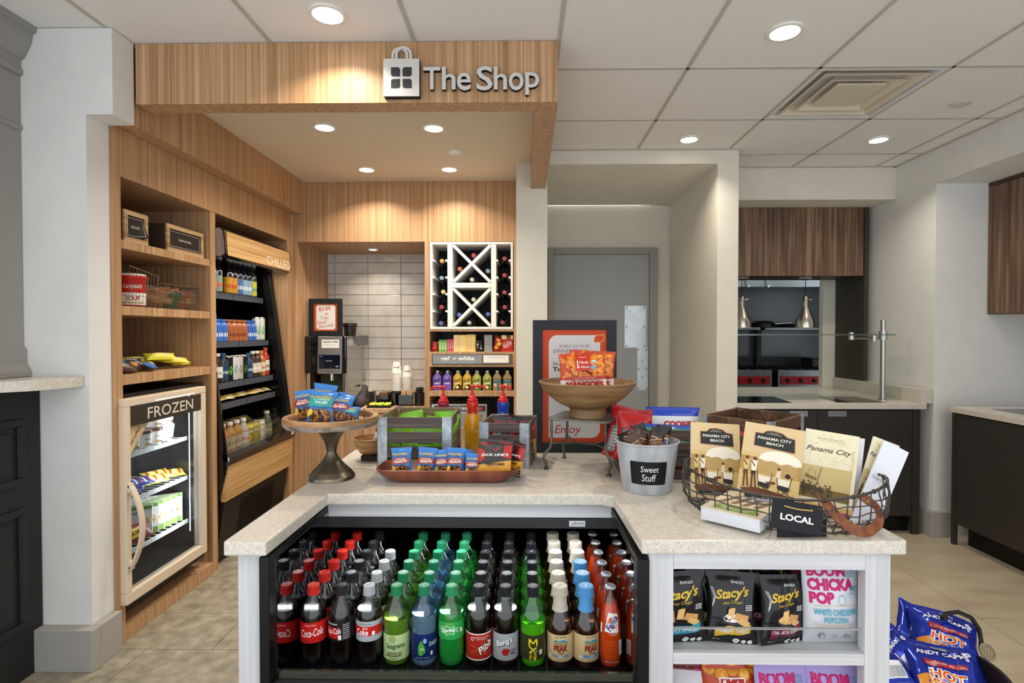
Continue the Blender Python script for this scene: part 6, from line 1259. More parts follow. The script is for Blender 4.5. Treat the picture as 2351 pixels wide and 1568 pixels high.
# ---- left little bowl on dark block
x = PY(872, 1000, 2.19).x
t = T('small_bowl', 'small wooden bowl on a dark block, half hidden left of the crate', 'bowl', (-.61, 2.12, CTZ)); MB().lathe([(.024, .022), (.04, .028), (.058, .055), (.066, .086), (.063, .088), (.054, .056), (.0001, .036)], 32).o('bowl', MNG, t, world=False, smooth=True); MB().box(-.03, .03, -.03, .03, 0, .0215).o('foot_block', mat('33241c', .5), t, world=False, bev=.002)
bag('pink_packet', 'white and pink snack packet poking from the small wooden bowl', 'snack bag', .05, .075, .018, [mat('e8e0dc', .35), mat('c02a6a', .35), mat('b3282c', .35)], [(.22, 1), (.85, 0), (1, 2)], lambda p, w, h: p.text('ALTO', 0, h*.5, w*.7, h*.16, 1, bold=.03), (-.585, 2.11, CTZ+.045), (D2(-8), D2(16), D2(-10)), seed=44)

# ---- poster frame behind
a = PY(1223, 1037, 2.27); b = PY(1414, 735, 2.27); a.z = CTZ+.0005
t = easel('poster_frame', 'black framed orange and white dinner poster standing on the worktop', a.x, b.x, a.z, b.z, 2.27, .040, th=.022)
m = MB(); p = Print(m, lambda x, y, e: (x, 2.27-.011-e, y), eps=.0003, L=.3); xa, xb, za, zb = a.x+.040, b.x-.040, a.z+.039, b.z-.039; W_ = xb-xa; H_ = zb-za
X = lambda u: xa+W_*u; Z = lambda v: za+H_*v
p.rect(xa, xb, za, zb, 0); p.poly(rrect(X(.1), X(.9), Z(.045), Z(.95), .035, (0, 1, 0, 1)), 1)
p.text('JOIN US FOR', X(.5), Z(.85), W_*.48, H_*.032, 2); p.text('DINNER FROM', X(.43), Z(.81), W_*.52, H_*.032, 2); p.text('5 - 10 pm', X(.45), Z(.755), W_*.4, H_*.042, 4, shear=.1); p.text('M  T  W  T  F  S  S', X(.5), Z(.705), W_*.66, H_*.02, 2); p.line([(X(.16), Z(.69)), (X(.22), Z(.695)), (X(.3), Z(.688)), (X(.5), Z(.692))], .0022, 4); p.text('Tonight:', X(.36), Z(.645), W_*.4, H_*.05, 4, bold=.03)
p.text('SEE US TOMORROW MORNING FOR', X(.5), Z(.225), W_*.62, H_*.013, 2, bold=.01); p.text('A BREAKFAST MADE JUST FOR YOU!', X(.5), Z(.198), W_*.64, H_*.013, 2, bold=.01); p.text('Enjoy', X(.40), Z(.11), W_*.42, H_*.095, 3, shear=.25)
p.poly(rrect(X(.8), X(.97), Z(.885), Z(.955), .02, (0, 1, 0, 1)), 5); p.poly(rrect(X(.812), X(.958), Z(.891), Z(.949), .017, (0, 1, 0, 1)), 0)
m.o('poster', [mat('c64310', .5), mat('d0cecb', .5), mat('6b6a6c', .5), mat('c3262e', .4), mat('1e1c1c', .4), mat('e8a83a', .4)], t)
MB().box(xa, xb, 2.27-.0135, 2.27-.0125, za, zb).o('cover_glass', clearmat('frame_glass', 'ffffff', .004), t)

# ---- iron stool and wooden bowl
IRN = noisemat('dark_iron', ['4a463f', '5f5a50', '746d60'], ns=30, rough=.45, metal=.6)
FL = PZ(1251, 1082, CTZ); FRr = PZ(1397, 1099, CTZ); BL = PZ(1298, 1048, CTZ); FRv = FRr-FL; rzs = math.atan2(FRv.y, FRv.x); sw = FRv.length
cen = FL+(FRr-FL)/2+(BL-FL)/2; HS = .190
t = T('display_stand', 'small iron table with bent legs that lifts the wooden bowl', 'stand', (cen.x, cen.y, CTZ), rzs); hs = sw/2*.93
top = rr2(hs*1.08, hs*.92, .02, HS-.007); n = len(top); MB().add(top+[(x, y, HS) for x, y, _ in top], [tuple(range(n-1, -1, -1)), tuple(range(n, 2*n))]+[(k, (k+1) % n, (k+1) % n+n, k+n) for k in range(n)]).o('plate_top', noisemat('iron_top', ['5d5a50', '77746a', '8f8b80'], ns=8, rough=.4, metal=.4), t, world=False, bev=.0015)
for sx in (-1, 1):
    for sy in (-1, 1):
        L_ = [(sx*hs*.93, sy*hs*.78, HS-.008), (sx*hs*.93, sy*hs*.78, HS*.55), (sx*hs*.97, sy*hs*.8, HS*.42), (sx*hs*1.12, sy*hs*.9, HS*.3), (sx*hs*1.15, sy*hs*.92, HS*.2), (sx*hs*1.08, sy*hs*.88, .022), (sx*hs*1.08, sy*hs*.88, .008)]
        m = MB().tube(L_, [.005, .005, .0052, .0065, .0065, .0045, .0045], 8); m.lathe([(.009, 0), (.009, .006), (.006, .009)], 14, c=(sx*hs*1.08, sy*hs*.88, 0)); m.o('leg', IRN, t, world=False, smooth=True)
m = MB()
for sx in (-1, 1): m.tube([(sx*hs*.93, -hs*.78, HS*.5), (sx*hs*.3, 0, HS*.46), (sx*hs*.93, hs*.78, HS*.5)], .0032, 6)
m.tube([(-hs*.35, 0, HS*.46), (hs*.35, 0, HS*.46)], .0032, 6); m.o('stretcher', IRN, t, world=False)
t = T('wooden_bowl', 'wide turned wooden bowl on the iron stand', 'bowl', (cen.x+.006, cen.y-.008, CTZ+HS+.0005)); r_ = .181
BW = noisemat('turned_wood', ['66492c', '8a6942', 'a3805a'], scale=(1, 1, 6), ns=5, det=7, rough=.5, dist=.6)
MB().lathe([(.066, 0), (.064, .03), (.072, .036), (.105, .05), (.14, .075), (.165, .102), (r_, .128), (r_-.002, .131), (r_-.009, .131), (.155, .102), (.13, .078), (.09, .055), (.0001, .045)], 56).o('bowl_body', BW, t, world=False, smooth=True)
bz = CTZ+HS+.050
def mango(p, w, h):
    r = random.Random(8)
    for k in range(60):
        x, y = r.uniform(-w*.42, w*.42), r.uniform(h*.34, h*.92); p.disc(x, y, w*.11, h*.05, r.choice([4, 5, 6]), 10, rot=r.uniform(0, 3)); p.disc(x, y-h*.012, w*.07, h*.02, r.choice([4, 5]), 8, rot=r.uniform(0, 3))
    p.rect(-w*.42, w*.42, h*.26, h*.33, 2); p.text('ORGANIC DRIED FRUIT', 0, h*.295, w*.5, h*.02, 1)
    p.rect(-w*.18, w*.14, h*.50, h*.95, 3); p.text('Made', .0, h*.72, w*.2, h*.07, 1, shear=.1); p.text('In Nature', -w*.01, h*.60, w*.24, h*.07, 1); p.rect(-w*.15, -w*.13, h*.56, h*.78, 1); p.text('ORGANIC', -w*.02, h*.86, w*.18, h*.025, 1)
    p.disc(w*.22, h*.73, w*.05, h*.045, 1, 14); p.disc(w*.22, h*.72, w*.035, h*.03, 7, 14); p.rect(w*.14, w*.26, h*.53, h*.62, 7)
    p.text('MANGOES', 0, h*.13, w*.8, h*.15, 2, bold=.06)
MM = [mat('c8471a', .25), mat('f2ede4', .35), mat('b8231c', .3), mat('c0301c', .3), mat('e8892a', .3), mat('d97720', .3), mat('f0a243', .3), mat('7aa8b8', .4)]
x = cen.x
bag('dried_mango_bag', 'orange dried mangoes bag standing in front in the wooden bowl', 'snack bag', .172, .134, .035, MM, [(.26, 1), (1, 0)], mango, (x-.010, cen.y-.045, bz+.053), (D2(-9), D2(-2), D2(3)), seed=31, wr=.5, pinch=.04)
bag('dried_mango_bag', 'second dried mangoes bag half hidden behind the front one', 'snack bag', .172, .138, .035, MM, [(.26, 1), (1, 0)], mango, (x+.022, cen.y+.015, bz+.055), (D2(-4), D2(3), D2(-4)), seed=32, wr=.5, pinch=.04)

for k, (dx, dy, rz_) in enumerate(((-.03, -.01, 10), (.035, .01, -35))): bag('dried_mango_bag', 'orange dried mango bag lying flat in the bottom of the wooden bowl, %s' % ('lower', 'upper')[k], 'snack bag', .13, .12, .028, MM, [(.26, 1), (1, 0)], mango, (cen.x+dx+.05*math.sin(D2(rz_)), cen.y+dy-.05, bz+.014+.022*k), (D2(-88), 0, D2(rz_)), seed=33+k, wr=.5)
# ---- bucket of sweets
bc = PZ(1490, 1128, CTZ); t = T('metal_bucket', 'white-washed metal bucket with a black label reading Sweet Stuff', 'bucket', (bc.x, 1.735, CTZ), D2(-2)); BUK = noisemat('whitewashed_zinc', ['8f9398', 'a9acb0', 'babcbf'], scale=(1, 1, .3), ns=22, rough=.5)
def br(z): return .0775+(.0985-.0775)*z/.158
MB().lathe([(.0765, 0), (.0785, .002), (br(.008), .008), (br(.152), .152), (.1015, .154), (.102, .158), (.0985, .159), (.0955, .152), (.075, .006), (.0001, .006)], 56).o('bucket_body', BUK, t, world=False, smooth=True)
def bfn(x, y, e): r = br(y)+.0006+e; return (r*math.sin(x/.088), -r*math.cos(x/.088), y)
m = MB(); p = Print(m, bfn, L=.01); p.poly(rrect(-.068, .046, .034, .106, .005), 0); p.text('Sweet', -.008, .083, .054, .019, 1, bold=.0, shear=.1); p.text('Stuff', -.010, .056, .044, .022, 1, bold=.0, shear=.1); m.o('chalk_label', [mat('17181a', .45), mat('e8e8e8', .5)], t, world=False)
bx_, by_ = bc.x, 1.735
MB().lathe([(.0001, .11), (.082, .11)], 24, cap=False).o('paper_liner', mat('3a2c22', .7), t, world=False)
sw_ = [('small black and white wrapped cookie packet', ['241c1a', 'd9d4cc', 'd8a020'], 'NUTTY'), ('brown foil wrapped sweet', ['4a2c1c', '8a5a3a', 'c9a06a'], 'CHOCO'), ('dark blue and white wrapped cookie packet', ['2b3c8c', 'e6e6ee', '1a1a22'], 'OREO'), ('crinkled dark chocolate wrapper', ['2a1a14', '5a3a2a', 'b0a090'], 'BAR')]
for k in range(13):
    s_ = sw_[[0, 1, 3, 0, 1, 2, 3, 1, 0, 3, 1, 3, 0][k]]; a_ = k*2.4; rr_ = .062*math.sqrt((k+.5)/13); h = .07+.012*(k % 3)
    if s_ is sw_[2]: a_, rr_, h = -.25, .05, .085
    bag('wrapped_sweet', '%s in the metal bucket, %s' % (s_[0], ['near the centre', 'right of centre', 'at the rear', 'at the left', 'front right', 'standing highest at the right', 'far rear', 'front left', 'right rear', 'left rear', 'front centre', 'far right', 'rear left'][k]), 'sweet', .048, h, .02, [mat(c, .22) for c in s_[1]], [(.14, 0), (.86, 0), (1, 0)], lambda p, w, h, s_=s_: (p.rect(-w*.42, w*.42, h*.3, h*.62, 1), p.text(s_[2], 0, h*.46, w*.66, h*.14, 0, bold=.03), p.rect(-w*.42, w*.42, h*.66, h*.7, 2)), (bx_+rr_*math.cos(a_), by_+rr_*math.sin(a_), CTZ+.110+.0), (D2(rnd.uniform(-26, 10)), D2(rnd.uniform(-32, 32)), D2(rnd.uniform(-50, 50))), group='wrapped sweets in the bucket', seed=k+120, nu=14, nv=12)
# ---- crate of big snack bags behind the bucket
xl3 = .335; cr3 = crate('wooden_crate', 'dark crate of large snack bags behind the metal bucket', (xl3, 1.845), D2(-1), .262, .24, .168, 4, metal=.02)
def bigbag(lab, cx, Y, z, w, h, cols, pr, roll=0, tilt=-8, yaw=0, seed=0, bands=None, tk=.05):
    return bag('snack_bag', lab, 'snack bag', w, h, tk, [mat(c, .25) for c in cols], bands or [(1, 0)], pr, (cx, Y, z), (D2(tilt), D2(roll), D2(yaw)), seed=seed)
bigbag('red cheese cracker bag folded over at the left of the rear crate', .365, 1.895, CTZ+.05, .12, .17, ['b3161c', 'f0e2dc', 'e8a020'], lambda p, w, h: (p.text('CHEEZ-IT', w*.05, h*.55, w*.6, h*.09, 1, bold=.05), p.text('Snack Mix', w*.05, h*.43, w*.5, h*.06, 2, shear=.2)), roll=9, seed=70)
bigbag('red and gray snack bag at the far left behind the bucket', .345, 1.97, CTZ+.04, .14, .19, ['b01c1c', '8a8482', 'd0ccc8'], lambda p, w, h: (p.rect(-w*.45, w*.45, h*.1, h*.6, 1), [p.rect(-w*.4, w*.2, h*.15+h*.06*k, h*.17+h*.06*k, 2) for k in range(7)]), roll=14, tilt=-10, seed=71)
bigbag('red snack bag showing behind the cracker bag', .42, 1.985, CTZ+.04, .12, .175, ['a81a1e', 'd8d0cc', 'c9a060'], lambda p, w, h: p.rect(-w*.3, w*.3, h*.6, h*.64, 1), roll=-3, seed=72)
bigbag('green topped snack bag lying across the rear crate', .495, 1.88, CTZ+.075, .17, .105, ['e8ece8', '2d9a55', '2b50b8'], lambda p, w, h: (p.rect(-w*.5, w*.5, h*.55, h*.86, 1)), tilt=-6, seed=73, bands=[(.5, 0), (.88, 1), (1, 2)], roll=3)
bigbag('white cookie bag with a wide blue top behind the books', .545, 2.0, CTZ+.06, .20, .165, ['e9edf2', '2344b8', 'c41f26'], lambda p, w, h: (p.text('COOKIES', w*.12, h*.64, w*.66, h*.13, 2, bold=.07)), tilt=-3, seed=74, bands=[(.8, 0), (1, 1)], roll=1)
bigbag('red and white bag seen through the rear crate slats', .50, 1.895, CTZ+.0125, .15, .08, ['b8232a', 'e6e0dc', 'c86a3a'], lambda p, w, h: (p.rect(-w*.4, w*.1, h*.2, h*.7, 1), p.disc(w*.3, h*.3, w*.1, h*.2, 2, 10)), tilt=-3, seed=75)
# ---- upper right crate, turned cornerwise
hR = .210; rt = PY(1850, 950, 1.915); fc = PY(1778, 970, 1.73); bk = PY(1692, 934, 2.118)
ang = math.atan2(rt.y-fc.y, rt.x-fc.x); wC = math.hypot(rt.x-fc.x, rt.y-fc.y); dC = math.hypot(bk.x-rt.x, bk.y-rt.y)
crate('wooden_crate', 'brown crate turned cornerwise behind the guide books', (.797, 1.752, CTZ), ang, wC, dC*.93, hR, 4, wood=CRB, inner=CRB, metal=.024)
for k in range(3): bigbag('red snack bag inside the cornerwise crate, %s' % ('front', 'right', 'left')[k], .80+(.055, .09, .0)[k], 1.87+(-.03, .05, .07)[k], CTZ+.013, .12, .15, ['b8202a', 'e8dcd0', 'a01a20'], lambda p, w, h: (p.rect(-w*.3, w*.3, h*.4, h*.6, 1), p.text('CHIPS', 0, h*.5, w*.5, h*.1, 0, bold=.03)), yaw=(20, 45, 0)[k], seed=90+k)
# ================================================================ wire basket with guide books
WBR = mat('4c4742', .45, .7); BC = Vector((.705, 1.505, CTZ)); BA, BB, BR_ = .250, .185, D2(-20)
t = T('wire_basket', 'oval dark wire basket of guide books with leather handles', 'basket', BC, BR_)
def be(a, s, z): return Vector((BA*s*math.cos(a), BB*s*math.sin(a), z))
def rimz(a): return .092+.030*abs(math.cos(a))**2
N_ = 64; rim = [be(2*math.pi*k/N_, 1, rimz(2*math.pi*k/N_)) for k in range(N_)]
MB().tube(rim, .0036, 8, closed=True).o('rim', WBR, t, world=False, smooth=True)
m = MB(); r_ = random.Random(3)
for k in range(44):
    a = 2*math.pi*k/44; j = r_.uniform(-.03, .03); z1 = rimz(a)
    m.tube([be(a, 1.012, z1+.003), be(a, 1.012, z1-.008), be(a+j, 1.03, z1*.7), be(a+j, 1.02, z1*.4), be(a+j, .95, z1*.12), be(a+j, .84, .0025)], .0018, 5)
for q, s in ((.78, 1.028), (.56, 1.03), (.34, 1.015), (.14, .955)):
    m.tube([be(2*math.pi*k/48, s+.008*math.sin(k*1.9+q*30), rimz(2*math.pi*k/48)*q+.003*math.sin(k*2.3+q*20)) for k in range(48)], .0018, 5, closed=True)
for s in (.84, .60, .34): m.tube([be(2*math.pi*k/36, s, .0025) for k in range(36)], .0013, 5, closed=True)
for k in range(15):
    u = -.8+1.6*k/14; c_ = math.sqrt(1-u*u)*.84; m.tube([(BA*u, -BB*c_, .0035), (BA*u, BB*c_, .0035)], .0012, 4)
for k in range(7):
    u = -.7+1.4*k/6; c_ = math.sqrt(1-u*u)*.84; m.tube([(-BA*c_, BB*u, .0042), (BA*c_, BB*u, .0042)], .0012, 4)
for k in range(0, N_, 3): m.tube([rim[k]+(rim[(k+1) % N_]-rim[k])*.5+Vector((.0052*math.cos(q), 0, .0052*math.sin(q))) for q in [2*math.pi*i/8 for i in range(8)]], .0012, 4, closed=True)
m.o('wire_mesh', WBR, t, kind='stuff', world=False)
LEA = noisemat('tan_leather', ['5f2e14', '79401f', '8d4f2b'], ns=40, rough=.55, bump=.2); BRS = mat('b8964e', .3, .9)
def strap(pp, w=.0125, riv=((0, 1),)):
    P = [PY(*q) for q in pp]; m = MB(); out = Vector((.35, -1, 0)).normalized(); W2 = []
    Q = []
    for i in range(len(P)-1):
        for f in (0, .33, .66):
            p0, p1, p2, p3 = P[max(i-1, 0)], P[i], P[i+1], P[min(i+2, len(P)-1)]
            Q.append(.5*((2*p1)+(p2-p0)*f+(2*p0-5*p1+4*p2-p3)*f*f+(3*p1-p0-3*p2+p3)*f**3))
    Q.append(P[-1])
    for i in range(len(Q)):
        tg = (Q[min(i+1, len(Q)-1)]-Q[max(i-1, 0)]).normalized(); wd = tg.cross(Vector((.25, -.9, .25))).normalized(); W2.append(wd)
    m.strip(Q, w, .0035, W2); o = m.o('leather_handle', LEA, t, smooth=True); 
    for i in riv:
        for s in (-.45, .45): p = Q[i]+W2[i]*w*s+Vector((0, -.0025, .001)); MB().sphere(p, .0034, 10, 6, sc=(1, .5, 1)).o('rivet', BRS, o)
    return o
strap([(1880, 1143, 1.345), (1893, 1150, 1.325), (1915, 1178, 1.305), (1942, 1204, 1.295), (1972, 1220, 1.295), (2000, 1217, 1.31), (2020, 1195, 1.335), (2014, 1168, 1.365), (1994, 1150, 1.385), (1975, 1136, 1.40)], riv=(3, 24))
# tags
def plate3(name, TL, TR, BL, Y, mats, pr, th=.003, label=None, root=None, cat=None, L=.05, Ys=None):
    ys = Ys or (Y, Y, Y); a, b, c = PY(*TL, ys[0]), PY(*TR, ys[1]), PY(*BL, ys[2])
    ex = (b-a).normalized(); ey = (a-c); h = ey.length; ey = (ey-ex*ey.dot(ex)).normalized(); ez = ex.cross(ey); w = (b-a).length
    M = Matrix((ex, ey, ez)).transposed().to_4x4(); M.translation = a-ey*h
    m = MB().box(0, w, 0, h, -th, 0, len(mats)-1); 
    for k in (1,): m.m[k] = 0
    p = Print(m, lambda x, y, e: (x, y, e), L=L, eps=.00025); pr(p, w, h)
    ob = m.o(name, mats, None); ob.matrix_world = M
    if root is not None:
        ob.parent = root; ob.matrix_parent_inverse = topm(root).inverted(); ob.matrix_basis = M
    elif label: tag(ob, label, cat)
    return ob, M, w, h
CB_ = mat('1b1d20', .55)
g_, M_, w_, h_ = plate3('chalk_tag', (1775, 1143), (1890, 1163), (1769, 1211), 1.298, [CB_, mat('f1f1ef', .5), CB_], lambda p, w, h: p.text('LOCAL', w*.5, h*.44, w*.66, h*.22, 1, bold=.03), root=None, Ys=(1.312, 1.308, 1.298))
tag(g_, 'dark hanging tag lettered LOCAL on the front of the wire basket', 'tag')
q = MB().tube([M_ @ Vector((w_*(.22+.56*k/10), h_*(.80-.035*math.sin(math.pi*k/10)), .003+.002*math.sin(k*1.4))) for k in range(11)], .0019, 6).o('twine', mat('b89a62', .8), None); q.parent = g_; q.matrix_parent_inverse = M_.inverted()
g2, _, _, _ = plate3('chalk_tag', (1786, 1178), (1898, 1190), (1784, 1236), 1.32, [CB_, CB_], lambda p, w, h: None, Ys=(1.334, 1.338, 1.322)); tag(g2, 'blank dark tag hanging inside behind the LOCAL tag', 'tag')
# books
PG = mat('e6e4e4', .6)
cov = [mat('dcc090', .35), mat('2c302c', .4), mat('8a3a26', .4), mat('f2ead6', .4), mat('b8924e', .45), mat('d9bb7c', .45), mat('3b2a1a', .5), mat('6e3f26', .45), mat('e6d4b0', .4), PG]
def panama(p, w, h):
    p.poly([(0, h*.16), (w, h*.13), (w, h*.62), (0, h*.62)], 5); p.poly([(0, h*.38), (w, h*.36), (w, h*.56), (0, h*.57)], 4)
    for k in range(7): y = h*(.39+.026*k); p.line([(w*.05, y), (w*.5, y+h*.004), (w*.95, y-h*.002)], h*.004, 8)
    p.poly([(w*.1, h*.1), (w*.85, h*.08), (w*.95, h*.14), (w*.7, h*.17), (w*.3, h*.19), (w*.05, h*.15)], 7)
    um = [(w*.30, h*.555)]+[(w*(.65-.35*math.cos(math.pi*k/12)), h*(.56+.125*math.sin(math.pi*k/12))) for k in range(13)]+[(w*1.0, h*.54), (w*.9, h*.525), (w*.78, h*.545), (w*.66, h*.52), (w*.54, h*.55), (w*.42, h*.535)]
    p.poly(um, 3); p.line([(w*.64, h*.68), (w*.54, h*.54)], h*.002, 8); p.line([(w*.66, h*.55), (w*.70, h*.2)], h*.004, 8)
    for dx in (.42, .74):  # deck chairs
        p.poly([(w*(dx-.10), h*.35), (w*(dx+.12), h*.34), (w*(dx+.10), h*.26), (w*(dx-.08), h*.27)], 3); p.poly([(w*(dx-.08), h*.27), (w*(dx+.10), h*.26), (w*(dx+.09), h*.2), (w*(dx-.06), h*.21)], 1)
        for a, b in (((dx-.12, .40), (dx-.06, .17)), ((dx+.13, .39), (dx+.08, .17)), ((dx+.13, .24), (dx-.04, .15)), ((dx-.1, .24), (dx+.14, .15))): p.line([(w*a[0], h*a[1]), (w*b[0], h*b[1])], w*.012, 6)
    p.disc(w*.8, h*.395, w*.045, h*.03, 6, 12); p.poly([(w*.6, h*.35), (w*.69, h*.36), (w*.68, h*.45), (w*.62, h*.44)], 8); p.disc(w*.65, h*.465, w*.025, h*.02, 7, 10); p.poly([(w*.45, h*.28), (w*.6, h*.30), (w*.62, h*.27), (w*.5, h*.25)], 7)
    for dx, sh_ in ((.10, 5), (.23, 3)):   # bathers standing
        p.disc(w*(dx+.01), h*.545, w*.03, h*.024, 7, 12); p.poly([(w*(dx-.05), h*.52), (w*(dx+.06), h*.52), (w*(dx+.045), h*.39), (w*(dx-.03), h*.39)], sh_); p.poly([(w*(dx-.03), h*.39), (w*(dx+.045), h*.39), (w*(dx+.05), h*.34), (w*(dx-.035), h*.34)], 6 if sh_ == 3 else 7)
        p.line([(w*(dx-.01), h*.35), (w*(dx-.0), h*.17)], w*.03, 7); p.line([(w*(dx+.03), h*.35), (w*(dx+.07), h*.18)], w*.028, 7); p.line([(w*(dx-.045), h*.51), (w*(dx+.02), h*.45)], w*.02, 7)
    arch = lambda e: [(w*.20-e, h*.72-e), (w*.86+e, h*.70-e), (w*.84+e, h*.86+e), (w*.72, h*.87+e), (w*.64, h*.91+e), (w*.5, h*.925+e), (w*.38, h*.915+e), (w*.32, h*.875+e), (w*.20-e, h*.875+e)]
    p.poly(arch(h*.006), 2); p.poly(arch(0), 1); p.text('IMAGES', w*.5, h*.905, w*.14, h*.009, 8); p.text('of America', w*.5, h*.888, w*.24, h*.017, 8, shear=.2)
    p.text('PANAMA CITY', w*.52, h*.825, w*.56, h*.036, 3, bold=.02); p.text('BEACH', w*.53, h*.765, w*.28, h*.034, 3, bold=.02)
    p.rect(w*.14, w*.88, h*.045, h*.10, 1); p.text('Jan Smith', w*.52, h*.083, w*.2, h*.014, 3); p.text('Foreword by Historian', w*.52, h*.06, w*.5, h*.013, 3)
def book(lab, TL, TR, BL, Ys, th, mats, pr, L=.06): o, _, _, _ = plate3('guide_book', TL, TR, BL, 0, mats, pr, th, Ys=Ys, L=L); return tag(o, lab, 'book')
book('beach history book with sepia umbrella cover, leftmost in the basket', (1587, 968), (1698, 975), (1622, 1140), (1.655, 1.64, 1.60), .012, cov, panama)
book('beach history book with sepia umbrella cover, second from the left', (1712, 967), (1850, 990), (1742, 1148), (1.56, 1.50, 1.50), .012, cov, panama)
c3 = [mat('e6dcba', .4), mat('4a4030', .5), mat('c9b27a', .45), mat('7a6238', .45), mat('d6a868', .45), mat('b8a67c', .45), PG]
def pcity(p, w, h):
    r = random.Random(2)
    for k in range(60): x, y = r.uniform(w*.06, w*.8), r.uniform(h*.55, h*.95); p.line([(x, y), (x+w*.04, y+h*.012), (x+w*.07, y-h*.006)], h*.0016, 5)
    p.text('Panorama Heritage Series', w*.5, h*.9, w*.5, h*.016, 3, shear=.3); p.line([(w*.28, h*.875), (w*.76, h*.875)], h*.002, 3); p.text('Panama City', w*.47, h*.75, w*.84, h*.085, 1, shear=.35, bold=.005); p.text('POSTCARD', w*.92, h*.62, h*.36, w*.05, 4, rot=-1.57)
    p.rect(0, w*.93, h*.12, h*.54, 2); p.rect(0, w*.93, h*.12, h*.25, 3)
    for k in range(70): x, y = r.uniform(w*.02, w*.6), r.uniform(h*.15, h*.36)-0; y = y*(1-.3*x/w); p.disc(x, y, w*.02, h*.012, r.choice([1, 3, 1]), 7)
    p.poly([(w*.05, h*.30), (w*.42, h*.25), (w*.42, h*.22), (w*.05, h*.24)], 1); p.line([(w*.36, h*.52), (w*.30, h*.3)], w*.012, 1); p.poly([(w*.08, h*.42), (w*.3, h*.37), (w*.28, h*.35), (w*.08, h*.38)], 3); p.line([(w*.1, h*.40), (w*.16, h*.5), (w*.26, h*.46), (w*.27, h*.37)], w*.006, 1)
    p.rect(0, w, 0, h*.06, 4)
book('white paged book leaning behind the Panama City postcard book', (1872, 992), (1986, 1008), (1825, 1150), (1.53, 1.50, 1.53), .010, [mat('e2e0e2', .6), PG], lambda p, w, h: p.rect(0, w*.9, h*.1, h*.9, 0))
book('cream Panama City postcard history book, third from the left', (1851, 983), (1974, 1003), (1806, 1150), (1.515, 1.47, 1.50), .006, c3, pcity)
book('tan covered booklet leaning far right in the wire basket', (2006, 1001), (2066, 1024), (1915, 1136), (1.50, 1.49, 1.47), .004, c3, pcity)
book('white inner pages of a booklet leaning at the right end of the basket', (2031, 1011), (2087, 1039), (1918, 1185), (1.475, 1.465, 1.44), .006, [mat('dddde4', .55), mat('8a8a96', .5), PG], lambda p, w, h: p.text('Panama City', w*.45, h*.58, w*.75, h*.05, 1, shear=.3))
# lying book
lo = PZ(1716, 1188, CTZ+.038); t2 = T('guide_book', 'thick green-labelled book lying flat at the bottom of the wire basket', 'book', (.588, 1.455, CTZ+.0075), D2(-42))
m = MB().box(-.075, .075, -.10, .10, 0, .032, 1); m.box(-.0765, .0765, -.1015, .1015, .032, .0335, 0); p = Print(m, lambda x, y, e: (x, y, .0335+e))
p.rect(-.055, .06, -.085, -.03, 2); p.rect(-.052, .057, -.0835, -.0315, 3); p.rect(-.050, .055, -.082, -.033, 2); p.text('NORTH FLORIDA', .0, -.050, .085, .012, 3, bold=.02); p.text('SEMINOLES', .0, -.068, .07, .010, 3, bold=.02)
for k in range(4): p.poly([(-.06+.03*k, -.02), (-.045+.03*k, -.02), (-.02+.03*k, .07), (-.035+.03*k, .07)], 4)
p.disc(.02, .07, .04, .02, 5, 16); m.o('cover', [mat('dccfb6', .4), mat('d9dbe2', .6), mat('7f9a4a', .4), mat('e6e8c8', .4), mat('8a6f5a', .5), mat('a8b4bc', .5)], t2, world=False)
bag('pink_packet', 'small pink patterned packet at the right end of the wire basket', 'snack', .05, .05, .016, [mat('b8286e', .3), mat('f0d8e0', .4)], [(1, 0)], lambda p, w, h: [p.disc(w*.15*(k-2), h*.5, w*.05, h*.2, 1, 6) for k in range(5)], (.835, 1.45, CTZ+.012), (D2(-50), 0, D2(-20)), seed=141, nu=10, nv=10)

